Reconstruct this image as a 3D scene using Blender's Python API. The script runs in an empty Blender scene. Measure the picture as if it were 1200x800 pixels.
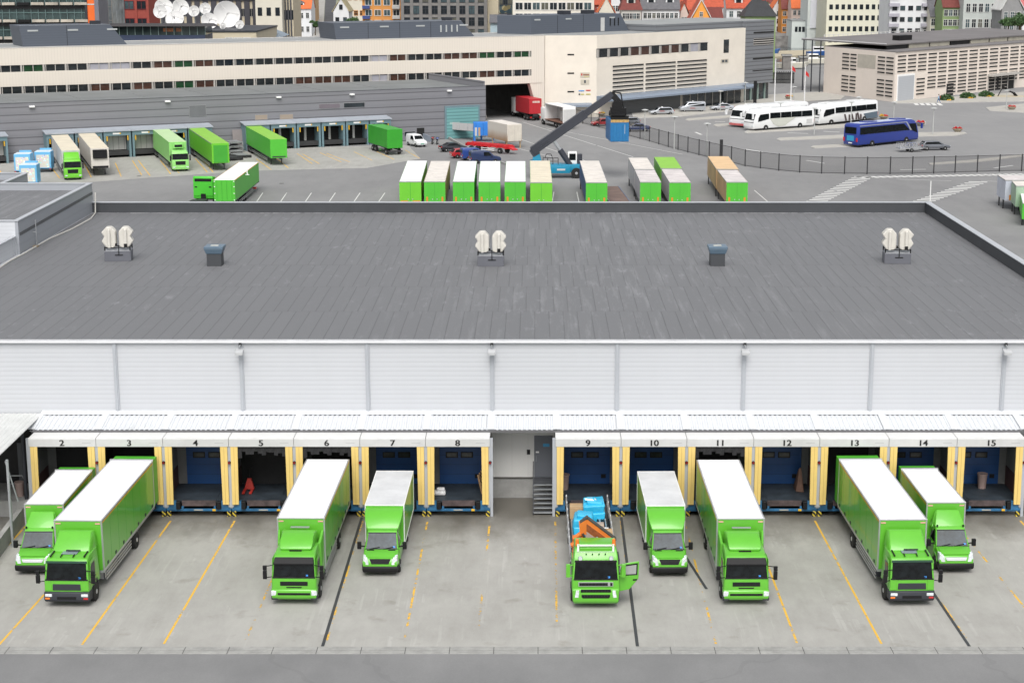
import bpy, bmesh, math, random
from mathutils import Vector, Matrix
R = math.radians
random.seed(7)
sc = bpy.context.scene
col = sc.collection

# ---------------------------------------------------------------- camera, sky, sun, exposure
CAM_H, CAM_F, CAM_CX = 33.0, 2004.0, 628.0
PITCH = math.atan(450 / 2004.0)
cd = bpy.data.cameras.new("camera")
cam = bpy.data.objects.new("camera", cd)
col.objects.link(cam)
cam.location = (0, 0, CAM_H)
cam.rotation_euler = (math.pi / 2 - PITCH, 0, 0)
cd.sensor_width = 36
cd.lens = CAM_F / 1200 * 36
cd.shift_x = -28 / 1200
cd.clip_start = 1
cd.clip_end = 6000
sc.camera = cam
w = bpy.data.worlds.new("World")
sc.world = w
w.use_nodes = True
nt = w.node_tree
sky = nt.nodes.new('ShaderNodeTexSky')
sky.sky_type = 'NISHITA'
sky.sun_disc = False
SUN_EL, SUN_AZ = R(52), R(180)
sky.sun_elevation = SUN_EL
sky.sun_rotation = SUN_AZ
sky.dust_density = 4
sky.ozone_density = 0.6
hs = nt.nodes.new('ShaderNodeHueSaturation')
hs.inputs['Saturation'].default_value = 0.22
nt.links.new(sky.outputs[0], hs.inputs['Color'])
bg = nt.nodes['Background']
nt.links.new(hs.outputs[0], bg.inputs[0])
bg.inputs[1].default_value = 0.13
sd = bpy.data.lights.new("sun", 'SUN')
sun = bpy.data.objects.new("sun", sd)
col.objects.link(sun)
sd.energy = 1.5
sd.angle = R(38)
sd.color = (1, .97, .93)
sdir = Vector((math.sin(SUN_AZ) * math.cos(SUN_EL), math.cos(SUN_AZ) * math.cos(SUN_EL), math.sin(SUN_EL)))
sun.rotation_euler = (-sdir).to_track_quat('-Z', 'Y').to_euler()
sc.view_settings.view_transform = 'Standard'
sc.view_settings.look = 'None'
sc.view_settings.gamma = 1
sc.view_settings.exposure = 0.42

# ---------------------------------------------------------------- survey helpers: photo bearings to places on the ground
_s, _c = math.sin(PITCH), math.cos(PITCH)
def ray(px, py):
    u = (px - CAM_CX) / CAM_F
    v = -(py - 400) / CAM_F
    return u, _c + v * _s, v * _c - _s
def G(px, py, z=0.0):
    a, b, d = ray(px, py)
    t = (z - CAM_H) / d
    return a * t, b * t
def onY(px, py, Y):
    a, b, d = ray(px, py)
    t = Y / b
    return a * t, CAM_H + d * t
def zat(py, Y):
    return onY(CAM_CX, py, Y)[1]

# ---------------------------------------------------------------- materials
MATS = {}
def mat(name, rgb, rough=.6, metal=0.0, var=.08, scale=.6, bump=0.0, bscale=8.0, spec=.5, alpha=None, coat=0):
    if name in MATS: return MATS[name]
    m = bpy.data.materials.new(name)
    m.use_nodes = True
    n = m.node_tree.nodes; l = m.node_tree.links
    b = n['Principled BSDF']
    b.inputs['Roughness'].default_value = rough
    b.inputs['Metallic'].default_value = metal
    b.inputs['Specular IOR Level'].default_value = spec
    if coat: b.inputs['Coat Weight'].default_value = coat
    tc = n.new('ShaderNodeTexCoord')
    if var:
        nz = n.new('ShaderNodeTexNoise'); nz.inputs['Scale'].default_value = scale; nz.inputs['Detail'].default_value = 6
        nz.inputs['Roughness'].default_value = .65
        l.new(tc.outputs['Object'], nz.inputs['Vector'])
        mr = n.new('ShaderNodeMapRange'); mr.inputs['From Min'].default_value = .3; mr.inputs['From Max'].default_value = .7
        mr.inputs['To Min'].default_value = 1 - var; mr.inputs['To Max'].default_value = 1 + var
        l.new(nz.outputs[0], mr.inputs[0])
        vm = n.new('ShaderNodeVectorMath'); vm.operation = 'SCALE'
        vm.inputs[0].default_value = rgb[:3]
        l.new(mr.outputs[0], vm.inputs['Scale'])
        l.new(vm.outputs[0], b.inputs['Base Color'])
    else:
        b.inputs['Base Color'].default_value = (*rgb[:3], 1)
    if bump:
        nb = n.new('ShaderNodeTexNoise'); nb.inputs['Scale'].default_value = bscale; nb.inputs['Detail'].default_value = 8
        l.new(tc.outputs['Object'], nb.inputs['Vector'])
        bp = n.new('ShaderNodeBump'); bp.inputs['Strength'].default_value = bump; bp.inputs['Distance'].default_value = .05
        l.new(nb.outputs[0], bp.inputs['Height']); l.new(bp.outputs[0], b.inputs['Normal'])
    if alpha is not None:
        b.inputs['Alpha'].default_value = alpha
    MATS[name] = m
    return m

def ramp(n, l, src, stops):
    r = n.new('ShaderNodeValToRGB')
    while len(r.color_ramp.elements) < len(stops): r.color_ramp.elements.new(.5)
    for e, (p, c) in zip(r.color_ramp.elements, stops):
        e.position = p; e.color = (*c, 1) if len(c) == 3 else c
    l.new(src, r.inputs[0])
    return r
def mixc(n, l, fac, a, b, mode='MIX'):
    x = n.new('ShaderNodeMix'); x.data_type = 'RGBA'; x.blend_type = mode
    for i, v in ((6, a), (7, b)):
        if isinstance(v, tuple): x.inputs[i].default_value = (*v, 1)
        else: l.new(v, x.inputs[i])
    if isinstance(fac, (int, float)): x.inputs[0].default_value = fac
    else: l.new(fac, x.inputs[0])
    return x.outputs[2]
def newmat(name, rough=.8):
    m = bpy.data.materials.new(name); m.use_nodes = True
    n = m.node_tree.nodes; l = m.node_tree.links
    b = n['Principled BSDF']; b.inputs['Roughness'].default_value = rough
    tc = n.new('ShaderNodeTexCoord')
    MATS[name] = m
    return m, n, l, b, tc.outputs['Object']
def noise(n, l, vec, scale, detail=6, rough=.6, stretch=None):
    if stretch:
        mp = n.new('ShaderNodeMapping'); mp.inputs['Scale'].default_value = stretch
        l.new(vec, mp.inputs[0]); vec = mp.outputs[0]
    z = n.new('ShaderNodeTexNoise'); z.inputs['Scale'].default_value = scale; z.inputs['Detail'].default_value = detail
    z.inputs['Roughness'].default_value = rough
    l.new(vec, z.inputs['Vector'])
    return z.outputs[0]
def math_(n, l, op, a, b=None, c=None, clamp=False):
    x = n.new('ShaderNodeMath'); x.operation = op; x.use_clamp = clamp
    for i, v in enumerate((a, b, c)):
        if v is None: continue
        if isinstance(v, (int, float)): x.inputs[i].default_value = v
        else: l.new(v, x.inputs[i])
    return x.outputs[0]
def bump_(n, l, b, h, strength=.3, dist=.05):
    bp = n.new('ShaderNodeBump'); bp.inputs['Strength'].default_value = strength; bp.inputs['Distance'].default_value = dist
    l.new(h, bp.inputs['Height']); l.new(bp.outputs[0], b.inputs['Normal'])
def sepxyz(n, l, v):
    s = n.new('ShaderNodeSeparateXYZ'); l.new(v, s.inputs[0]); return s.outputs

# ---------------------------------------------------------------- mesh builder
class MB:
    def __init__(self, off=(0, 0, 0)):
        self.v = []; self.f = []; self.m = []; self.mats = []; self.off = Vector(off)
    def mi(self, m):
        if m not in self.mats: self.mats.append(m)
        return self.mats.index(m)
    def add(self, vs, fs, m):
        b = len(self.v); k = self.mi(m)
        self.v += [Vector(p) for p in vs]
        for f in fs: self.f.append([i + b for i in f]); self.m.append(k)
        return self
    def hexa(self, p, m):      # p: 4 bottom, 4 top
        return self.add(p, [(3, 2, 1, 0), (4, 5, 6, 7), (0, 1, 5, 4), (1, 2, 6, 5), (2, 3, 7, 6), (3, 0, 4, 7)], m)
    def box(self, x0, x1, y0, y1, z0, z1, m):
        return self.hexa([(x0, y0, z0), (x1, y0, z0), (x1, y1, z0), (x0, y1, z0), (x0, y0, z1), (x1, y0, z1), (x1, y1, z1), (x0, y1, z1)], m)
    def quad(self, a, b, c, d, m):
        return self.add([a, b, c, d], [(0, 1, 2, 3)], m)
    def poly(self, pts, m):
        return self.add(pts, [tuple(range(len(pts)))], m)
    def loft(self, prof, hw, m, xc=0):    # side profile (y,z) swept to +-hw in x
        n = len(prof)
        if not hasattr(hw, '__len__'): hw = [hw] * n
        vs = [(xc - h, y, z) for (y, z), h in zip(prof, hw)] + [(xc + h, y, z) for (y, z), h in zip(prof, hw)]
        fs = [tuple(range(n)), tuple(range(2 * n - 1, n - 1, -1))]
        for i in range(n):
            j = (i + 1) % n
            fs.append((i, i + n, j + n, j))
        return self.add(vs, fs, m)
    def slabx(self, pts, x0, x1, m):      # polygon (y,z) between two x
        n = len(pts)
        vs = [(x0, y, z) for y, z in pts] + [(x1, y, z) for y, z in pts]
        fs = [tuple(range(n)), tuple(range(2 * n - 1, n - 1, -1))] + [(i, i + n, (i + 1) % n + n, (i + 1) % n) for i in range(n)]
        return self.add(vs, fs, m)
    def slaby(self, pts, y0, y1, m):      # polygon (x,z) between two y
        n = len(pts)
        vs = [(x, y0, z) for x, z in pts] + [(x, y1, z) for x, z in pts]
        fs = [tuple(range(n)), tuple(range(2 * n - 1, n - 1, -1))] + [(i, i + n, (i + 1) % n + n, (i + 1) % n) for i in range(n)]
        return self.add(vs, fs, m)
    def slabz(self, pts, z0, z1, m):      # polygon (x,y) between two z
        n = len(pts)
        vs = [(x, y, z0) for x, y in pts] + [(x, y, z1) for x, y in pts]
        fs = [tuple(range(n - 1, -1, -1)), tuple(range(n, 2 * n))] + [(i, (i + 1) % n, (i + 1) % n + n, i + n) for i in range(n)]
        return self.add(vs, fs, m)
    def tube(self, p0, p1, r0, m, r1=None, n=10, caps=True):
        p0 = Vector(p0); p1 = Vector(p1); d = (p1 - p0)
        if d.length < 1e-6: return self
        d.normalize(); r1 = r0 if r1 is None else r1
        u = d.orthogonal().normalized(); w_ = d.cross(u)
        vs = []
        for p, r in ((p0, r0), (p1, r1)):
            for i in range(n):
                a = 2 * math.pi * i / n
                vs.append(p + (u * math.cos(a) + w_ * math.sin(a)) * r)
        fs = [(i, (i + 1) % n, (i + 1) % n + n, i + n) for i in range(n)]
        if caps: fs += [tuple(range(n - 1, -1, -1)), tuple(range(n, 2 * n))]
        return self.add(vs, fs, m)
    def path(self, pts, r, m, n=6):
        for a, b in zip(pts, pts[1:]): self.tube(a, b, r, m, n=n)
        return self
    def bar(self, p0, p1, w_, h, m, up=(0, 0, 1)):   # rectangular bar
        p0 = Vector(p0); p1 = Vector(p1); d = (p1 - p0).normalized(); up = Vector(up)
        s = d.cross(up)
        if s.length < 1e-4: s = d.cross(Vector((0, 1, 0)))
        s.normalize(); t = s.cross(d)
        s *= w_ / 2; t *= h / 2
        return self.hexa([p0 - s - t, p0 + s - t, p1 + s - t, p1 - s - t, p0 - s + t, p0 + s + t, p1 + s + t, p1 - s + t], m)
    def seg(self, p0, p1, s0, s1, a, b, th, m, proud=None):  # slab lying on profile segment p0->p1 (y,z); half widths a at s0, b at s1
        p0 = Vector((0, p0[0], p0[1])); p1 = Vector((0, p1[0], p1[1])); d = p1 - p0
        nrm = Vector((0, -d.z, d.y)).normalized()
        q0 = p0 + d * s0; q1 = p0 + d * s1
        xa0, xa1 = (a if hasattr(a, '__len__') else (-a, a)); xb0, xb1 = (b if hasattr(b, '__len__') else (-b, b))
        o = nrm * (th if proud is None else proud); i = -nrm * th
        X = Vector((1, 0, 0))
        return self.hexa([q0 + X * xa0 + i, q0 + X * xa1 + i, q0 + X * xa1 + o, q0 + X * xa0 + o,
                          q1 + X * xb0 + i, q1 + X * xb1 + i, q1 + X * xb1 + o, q1 + X * xb0 + o], m)
    def lathe(self, c, prof, m, n=20):   # prof: (r,z)
        vs = []; fs = []
        for r, z in prof:
            for i in range(n):
                a = 2 * math.pi * i / n
                vs.append((c[0] + r * math.cos(a), c[1] + r * math.sin(a), c[2] + z))
        for k in range(len(prof) - 1):
            for i in range(n):
                j = (i + 1) % n
                fs.append((k * n + i, k * n + j, k * n + n + j, k * n + n + i))
        fs.append(tuple(range(n - 1, -1, -1))); fs.append(tuple(range((len(prof) - 1) * n, len(prof) * n)))
        return self.add(vs, fs, m)
    def mesh(self, name, bevel=0, segs=1, smooth=False, ang=25):
        me = bpy.data.meshes.new(name)
        me.from_pydata([tuple(p - self.off) for p in self.v], [], self.f)
        for m in self.mats: me.materials.append(m)
        for p, k in zip(me.polygons, self.m): p.material_index = k
        bm = bmesh.new(); bm.from_mesh(me)
        bmesh.ops.recalc_face_normals(bm, faces=bm.faces)
        if bevel:
            ed = [e for e in bm.edges if len(e.link_faces) == 2 and e.calc_face_angle(0) > R(ang)]
            bmesh.ops.bevel(bm, geom=ed, offset=bevel, segments=segs, profile=.5, affect='EDGES', clamp_overlap=True)
        bm.to_mesh(me); bm.free()
        if smooth:
            for p in me.polygons: p.use_smooth = True
            try: me.set_sharp_from_angle(angle=R(40))
            except Exception: pass
        return me
    def build(self, name, parent=None, bevel=0, segs=1, smooth=None, ang=25, label=None):
        o = bpy.data.objects.new(name, self.mesh(name, bevel, segs, bool(bevel and segs > 1) if smooth is None else smooth, ang))
        col.objects.link(o)
        if parent: o.parent = parent
        if label: o['label'] = label
        return o

def tag(o, label, cat, group=None):
    o['label'] = label; o['category'] = cat
    if group: o['group'] = group
    return o
def thing(name, label, cat, loc=(0, 0, 0), rz=0, group=None):
    o = bpy.data.objects.new(name, None); col.objects.link(o)
    o.empty_display_size = .5
    o.location = loc; o.rotation_euler = (0, 0, rz)
    return tag(o, label, cat, group)
def struct(name, mb, **k):
    o = mb.build(name, **k); o['kind'] = 'structure'; return o
def link_mesh(name, me, parent, loc=(0, 0, 0), rot=(0, 0, 0), scale=None):
    o = bpy.data.objects.new(name, me); col.objects.link(o)
    o.parent = parent; o.location = loc; o.rotation_euler = rot
    if scale: o.scale = scale
    return o
def copy_tree(o, parent=None):
    c = o.copy(); col.objects.link(c)
    if parent is not None: c.parent = parent
    for ch in list(o.children): copy_tree(ch, c)
    return c
def place(o, x, y, rz, z=0, label=None, group=None):
    o.location = (x, y, z); o.rotation_euler = (0, 0, rz)
    if label: o['label'] = label
    if group: o['group'] = group
    return o
def text_mesh(s, size, m, depth=.01):
    cu = bpy.data.curves.new('txt', 'FONT'); cu.body = s; cu.size = size; cu.extrude = depth; cu.align_x = 'CENTER'; cu.align_y = 'CENTER'
    cu.offset = size * .012
    t = bpy.data.objects.new('txt', cu); col.objects.link(t)
    dg = bpy.context.evaluated_depsgraph_get()
    me = bpy.data.meshes.new_from_object(t.evaluated_get(dg))
    bpy.data.objects.remove(t); bpy.data.curves.remove(cu)
    me.materials.clear(); me.materials.append(m)
    bm = bmesh.new(); bm.from_mesh(me)          # heavier strokes: a second copy of the figure a little to the side
    g_ = bmesh.ops.duplicate(bm, geom=bm.verts[:] + bm.edges[:] + bm.faces[:])
    for v_ in g_['geom']:
        if isinstance(v_, bmesh.types.BMVert): v_.co.x += size * .045; v_.co.z += .001
    bm.to_mesh(me); bm.free()
    return me

# ---------------------------------------------------------------- shared materials
GREEN = mat('green_paint', (.11, .42, .032), .33, var=.05, scale=.8, coat=.3)
GREEN2 = mat('deep_green_paint', (.05, .33, .03), .4, var=.08)
GREENY = mat('yellow_green_paint', (.25, .58, .07), .38, var=.05)
WHITE = mat('white_paint', (.80, .80, .79), .45, var=.03, scale=.5)
ROOFW = mat('white_roof_skin', (.80, .80, .81), .55, var=.05, scale=.9)
ROOFD = mat('dirty_white_roof_skin', (.66, .62, .57), .6, var=.14, scale=.7)
SILVER = mat('brushed_aluminium', (.55, .56, .57), .35, metal=.7, var=.06)
STEEL = mat('galvanised_steel', (.35, .37, .38), .5, metal=.4, var=.1)
DARK = mat('black_plastic', (.010, .010, .011), .5, var=.1, spec=.25)
DGREY = mat('dark_grey_plastic', (.035, .038, .046), .5, var=.1, spec=.3)
RUBBER = mat('tyre_rubber', (.014, .014, .014), .85, var=.2, scale=3)
GLASS = mat('dark_windscreen_glass', (.006, .008, .009), .08, var=.7, scale=2.5, spec=.16)
GLASSV = mat('tinted_windscreen_glass', (.030, .042, .052), .09, var=.6, scale=1.8, spec=.22)
BGLASS = mat('window_glass', (.022, .03, .035), .08, var=.6, scale=.35, spec=.7)
LAMP = mat('headlamp_glass', (.62, .66, .68), .12, var=.25, scale=8, spec=.8)
ORANGE = mat('orange_lens', (.75, .18, .02), .3, var=0)
RED = mat('red_lens', (.5, .02, .02), .3, var=0)
YELLOW = mat('yellow_line_paint', (.72, .42, .03), .7, var=.2, scale=3)
CHASSIS = mat('chassis_paint', (.03, .03, .032), .6, var=.2)
# ---------------------------------------------------------------- ground materials
def asphalt(name, base, light, big=.03, stain=.5):
    m, n, l, b, v = newmat(name, .88)
    a = noise(n, l, v, big, 5)
    c = noise(n, l, v, .35, 8, .7, (1, .35, 1))
    f = noise(n, l, v, 9, 4)
    s = math_(n, l, 'ADD', math_(n, l, 'MULTIPLY', a, .6), math_(n, l, 'MULTIPLY', c, .4))
    r = ramp(n, l, s, [(.33, base), (.66, light)])
    col2 = mixc(n, l, math_(n, l, 'MULTIPLY', f, .35), r.outputs[0], (base[0] * .55, base[1] * .55, base[2] * .55))
    # tar seams
    w_ = n.new('ShaderNodeTexVoronoi'); w_.feature = 'DISTANCE_TO_EDGE'; w_.inputs['Scale'].default_value = .045
    dist = n.new('ShaderNodeVectorMath'); dist.operation = 'ADD'
    nv = n.new('ShaderNodeTexNoise'); nv.inputs['Scale'].default_value = .3; l.new(v, nv.inputs['Vector'])
    sc_ = n.new('ShaderNodeVectorMath'); sc_.operation = 'SCALE'; sc_.inputs['Scale'].default_value = 2.5; l.new(nv.outputs['Color'], sc_.inputs[0])
    l.new(v, dist.inputs[0]); l.new(sc_.outputs[0], dist.inputs[1]); l.new(dist.outputs[0], w_.inputs['Vector'])
    cr = math_(n, l, 'LESS_THAN', w_.outputs['Distance'], .0035)
    col3 = mixc(n, l, math_(n, l, 'MULTIPLY', cr, .12), col2, (base[0] * .5, base[1] * .5, base[2] * .5))
    l.new(col3, b.inputs['Base Color'])
    bump_(n, l, b, f, .25, .02)
    return m
ASPH = asphalt('yard_asphalt', (.195, .195, .197), (.285, .285, .282))
ROAD = asphalt('road_asphalt', (.17, .172, .174), (.25, .251, .25), .12)
LOT = asphalt('bus_lot_asphalt', (.225, .225, .228), (.285, .283, .28), .05)

def concrete(name, dock=False):
    m, n, l, b, v = newmat(name, .75)
    a = noise(n, l, v, .12, 8, .7)
    g = noise(n, l, v, .9, 8, .75, (1, .3, 1))
    f = noise(n, l, v, 14, 3)
    s = math_(n, l, 'ADD', math_(n, l, 'MULTIPLY', a, .55), math_(n, l, 'MULTIPLY', g, .45))
    r = ramp(n, l, s, [(.30, (.285, .278, .255)), (.5, (.37, .364, .34)), (.70, (.45, .443, .415))])
    c = mixc(n, l, math_(n, l, 'MULTIPLY', f, .22), r.outputs[0], (.15, .145, .13))
    # tyre scuffs: narrow streaks along the direction of parking
    st = noise(n, l, v, 1.0, 5, .6, (2.4, .09, 1))
    stm = ramp(n, l, st, [(.56, (0, 0, 0)), (.66, (1, 1, 1))])
    br = noise(n, l, v, .25, 3)
    sm = math_(n, l, 'MULTIPLY', stm.outputs[0], math_(n, l, 'GREATER_THAN', br, .5))
    c = mixc(n, l, math_(n, l, 'MULTIPLY', sm, .24), c, (.55, .545, .52))
    # stains
    sp = noise(n, l, v, .55, 4, .55)
    spm = ramp(n, l, sp, [(.60, (0, 0, 0)), (.72, (1, 1, 1))])
    c = mixc(n, l, math_(n, l, 'MULTIPLY', spm.outputs[0], .32), c, (.15, .135, .10))
    if dock:   # oily band of dirt that lies in front of the docks
        xyz = sepxyz(n, l, v)
        e = math_(n, l, 'ADD', xyz[1], math_(n, l, 'MULTIPLY', math_(n, l, 'SUBTRACT', noise(n, l, v, .5, 6, .7, (1, .5, 1)), .5), 9))
        mr = n.new('ShaderNodeMapRange'); mr.inputs['From Min'].default_value = 93.2; mr.inputs['From Max'].default_value = 99.4
        l.new(e, mr.inputs[0])
        c = mixc(n, l, math_(n, l, 'MULTIPLY', mr.outputs[0], .80), c, (.075, .066, .050))
        rr = n.new('ShaderNodeMapRange'); rr.inputs['To Min'].default_value = .75; rr.inputs['To Max'].default_value = .38
        l.new(mr.outputs[0], rr.inputs[0]); l.new(rr.outputs[0], b.inputs['Roughness'])
    l.new(c, b.inputs['Base Color'])
    bump_(n, l, b, f, .15, .02)
    return m
CONC = concrete('yard_concrete', True)
CONC2 = concrete('apron_concrete')

def worn_paint(name, rgb, thr=.47, under=(.3, .3, .28)):
    m, n, l, b, v = newmat(name, .7)
    a = noise(n, l, v, 1.6, 8, .75)
    k = math_(n, l, 'ADD', a, math_(n, l, 'MULTIPLY', math_(n, l, 'SUBTRACT', noise(n, l, v, .22, 2), .5), .55))
    r = ramp(n, l, k, [(thr - .02, (0, 0, 0)), (thr + .02, (1, 1, 1))])
    l.new(mixc(n, l, .0, rgb, rgb), b.inputs['Base Color'])
    l.new(r.outputs[0], b.inputs['Alpha'])
    return m
YLINE = worn_paint('worn_yellow_paint', (.72, .43, .05), .41)
YLINE2 = worn_paint('very_worn_yellow_paint', (.72, .43, .05), .54)
WLINE = worn_paint('worn_white_paint', (.62, .62, .60), .36)

# ---------------------------------------------------------------- ground sheets
g = MB(); g.quad((-2500, -400, 0), (2500, -400, 0), (2500, 4500, 0), (-2500, 4500, 0), ASPH); struct('ground', g)
yk0 = G(600, 766.0)[1]; yk1 = G(600, 757.5)[1]
g = MB(); g.quad((-70, yk1, .004), (70, yk1, .004), (70, 102.3, .004), (-70, 102.3, .004), CONC); struct('loading_yard', g)
g = MB(); g.quad((-300, 20, .004), (300, 20, .004), (300, yk0, .004), (-300, yk0, .004), ROAD); struct('road', g)
KERB = mat('kerb_concrete', (.30, .30, .285), .8, var=.2, scale=1.5, bump=.2)
g = MB()
x = -69.0; ym = (yk0 + yk1) / 2
while x < 70:
    g.box(x, x + 2.13, yk0, ym - .03, -.05, .03, KERB); g.box(x, x + 2.13, ym + .03, yk1, -.05, .022, KERB)
    x += 2.16
g.box(-70, 70, yk0 + .01, yk1 - .01, -.1, .006, mat('dark_drain_grout', (.06, .06, .06), .9))  # dark filling under the joints between the slabs
struct('kerb', g, bevel=.01)

# yellow bay lines, measured one by one
def strip(mb, a, b, w_, m, z):
    a = Vector((*a, 0)); b = Vector((*b, 0)); d = (b - a).normalized(); s = Vector((-d.y, d.x, 0)) * w_ / 2
    mb.quad(*[(p.x, p.y, z) for p in (a - s, b - s, b + s, a + s)], m)
def gline(name, p0, p1, w_, m, z=.009):
    g = MB(); strip(g, G(*p0), G(*p1), w_, m, z); return struct(name, g)
for p0, p1, m in [((200, 610), (96, 755), YLINE), ((275, 610), (192, 754), YLINE), ((349, 610), (287, 752), YLINE2), ((425, 610), (383, 750), YLINE2),
                  ((501, 610), (474, 750), YLINE2), ((574, 611), (559, 751), YLINE2), ((650.7, 611), (652.4, 728), YLINE2), ((727.5, 610), (746, 752), YLINE2),
                  ((802, 610), (839, 754), YLINE2), ((880, 610), (934, 753), YLINE), ((955, 610), (1033, 754), YLINE), ((1036, 610), (1137, 754), YLINE2),
                  ((1117, 610), (1236, 754), YLINE2), ((1195.7, 610), (1330, 754), YLINE), ((52, 696), (-1, 755), YLINE), ((36, 610), (-100, 756), YLINE)]:
    gline('bay_line', p0, p1, .115, m)
JOINT = mat('rubber_joint', (.045, .048, .052), .7, var=.2)
for p0, p1 in [((424, 606), (378, 757)), ((728, 606), (747, 757)), ((770, 600), (828, 690)), ((1064, 650), (1136, 757))]:
    gline('yard_joint', p0, p1, .16, JOINT, .013)

# rear yard: concrete apron before the depot, white bay ticks, hatching
g = MB(); ap = [G(x, y) for x, y in [(-60, 192), (52, 190), (262, 177), (300, 174), (478, 170), (493, 186), (430, 197), (300, 200), (180, 208), (100, 214), (-60, 226)]]
g.poly([(x, y, .006) for x, y in ap], CONC2); struct('apron', g)
ang0 = None
for px, py, qx, qy in [(135, 191, 142, 207), (155, 188, 166, 205), (162, 188, 176, 206), (188, 188, 200, 204), (196, 187, 210, 203), (229, 186, 243, 202), (236, 186, 250, 202), (60, 196, 70, 209), (98, 190, 107, 208),
                       (348, 180, 366, 192), (354, 180, 374, 192), (375, 179, 400, 190), (383, 180, 410, 190), (415, 178, 436, 188), (440, 177, 462, 187), (322, 184, 338, 197), (300, 186, 318, 199), (0, 200, 6, 214), (475, 176, 492, 186)]:
    gline('bay_line', (px, py), (qx, qy), .16, YLINE, .011)
for px in (308, 336, 365, 393, 422, 451):
    gline('bay_line', (px, 226), (px - 9, 239), .14, WLINE, .008)
for p0, p1 in [((649, 225), (647, 239)), ((676, 225), (679, 239)), ((884, 223), (905, 241)), ((1091, 212), (1090, 236))]:
    gline('bay_line', p0, p1, .14, WLINE, .008)
for p0, p1 in [((612, 143), (742, 184)), ((650, 185), (560, 162)), ((640, 150), (800, 181)), ((600, 160), (690, 190)), ((1050, 210), (1115, 212)), ((1150, 212), (1200, 214))]:
    gline('lane_line', p0, p1, .16, WLINE, .008)
g = MB()
def hatch(a0, a1, b0, b1, n_, w_=.75):
    for i in range(n_):
        t = i / (n_ - 1)
        p = (a0[0] + (a1[0] - a0[0]) * t, a0[1] + (a1[1] - a0[1]) * t); q = (b0[0] + (b1[0] - b0[0]) * t, b0[1] + (b1[1] - b0[1]) * t)
        strip(g, G(*p), G(*q), w_, WLINE, .009)
hatch((945, 236), (1001, 207), (967, 237), (1023, 208), 17)
hatch((1070, 236), (1135, 213), (1092, 237), (1157, 213.5), 15)
struct('hatched_marking', g)
g = MB()
for i in range(27):
    x = 1005 + i * 8.2
    strip(g, G(x, 207 - i * .15), G(x + 8, 208.6 - i * .15), .8, WLINE, .009)
struct('dashed_marking', g)

# bus lot surface and raised islands
g = MB(); g.poly([(x, y, .005) for x, y in [G(*p) for p in [(640, 142), (742, 168), (800, 181), (860, 197), (962, 205), (1400, 200), (1500, 84), (960, 84), (870, 122), (740, 132), (690, 130)]]], LOT); struct('bus_lot', g)
ISL = mat('island_paving', (.40, .385, .35), .8, var=.1, scale=.6)
KRB = mat('island_kerb_stone', (.42, .41, .39), .8, var=.1)
def island(name, pts, h=.12):
    g = MB(); P_ = [G(*p) for p in pts]
    cx = sum(p[0] for p in P_) / len(P_); cy = sum(p[1] for p in P_) / len(P_)
    g.slabz(P_, -.05, h, KRB)
    g.poly([(cx + (x - cx) * .985, cy + (y - cy) * .97, h + .004) for x, y in P_], ISL)
    return struct(name, g)
island('pavement', [(803, 141), (806, 139.5), (895, 132.5), (898, 134), (885, 136.5), (806, 141.8)])
island('pavement', [(836, 147.5), (839, 146), (990, 137), (990, 139), (840, 148.8)])
island('pavement', [(872, 156), (875, 153.5), (1010, 144.5), (1085, 143), (1085, 146), (1010, 149), (876, 156.6)])
island('pavement', [(910, 164), (913, 162.3), (1040, 156), (1130, 155.2), (1133, 157), (1120, 159.5), (1040, 161), (914, 165)])
island('pavement', [(950, 173), (953, 171.5), (1010, 168), (1010, 171.5), (955, 174.2)])
island('pavement', [(740, 132), (865, 122), (890, 112), (962, 108), (990, 113), (985, 117), (900, 122), (870, 129), (800, 137), (742, 139)])
island('pavement', [(1047, 118.5), (1190, 109), (1260, 103), (1300, 108), (1210, 119), (1100, 121), (1050, 121.5)])
island('pavement', [(1155, 126.5), (1200, 122), (1300, 122), (1300, 131), (1200, 132.5), (1160, 130.5)])
island('pavement', [(1088, 192), (1140, 188), (1200, 181.5), (1200, 183.5), (1150, 190), (1090, 193.5)])
g = MB()
for i in range(5):
    strip(g, G(1071 + i * 7, 119.6 + i * .25), G(1075 + i * 7, 123.4 + i * .1), .9, WLINE, .012)
struct('zebra_crossing', g)
g = MB()
for (a, b, c_, d_) in [(838, 142.5, 850, 142.9), (923, 155.8, 947, 156.6), (873, 175, 893, 178), (965, 154, 984, 155), (1055, 199, 1085, 198.5), (1165, 197, 1187, 194), (945, 188, 966, 191.5), (1080, 155.5, 1100, 155), (815, 155, 822, 158)]:
    strip(g, G(a, b), G(c_, d_), .5, WLINE, .011)
struct('lane_marking', g)
MH = mat('cast_iron_cover', (.07, .07, .068), .7, var=.3, scale=4)
for px, py in [(163, 206.5), (330, 215), (612, 205)]:
    x, y = G(px, py); g = MB(); g.slabz([(x + .38 * math.cos(k * .524), y + .38 * math.sin(k * .524)) for k in range(12)], .0, .018, MH); struct('drain_cover', g)
# harbour water beyond, with quay
WATER = mat('harbour_water', (.05, .065, .07), .12, var=.3, scale=.05, bump=.4, bscale=.6)
g = MB(); g.poly([(x, y, .02) for x, y in [G(*p) for p in [(870, 76), (1060, 62), (1060, 52), (870, 54)]]], WATER); struct('water', g)
SANDY = mat('sandy_quay', (.42, .37, .27), .9, var=.2)
g = MB(); g.slabz([G(*p) for p in [(890, 70), (1000, 62), (1000, 59), (890, 62)]], -.1, .5, SANDY); struct('quay', g)
STONE = mat('rubble_stone', (.22, .21, .2), .9, var=.45, scale=.5, bump=1, bscale=.7)
g = MB(); g.slabz([G(*p) for p in [(880, 55), (1010, 55), (1010, 38), (880, 38)]], -.1, 4.0, STONE); struct('embankment', g)
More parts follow.
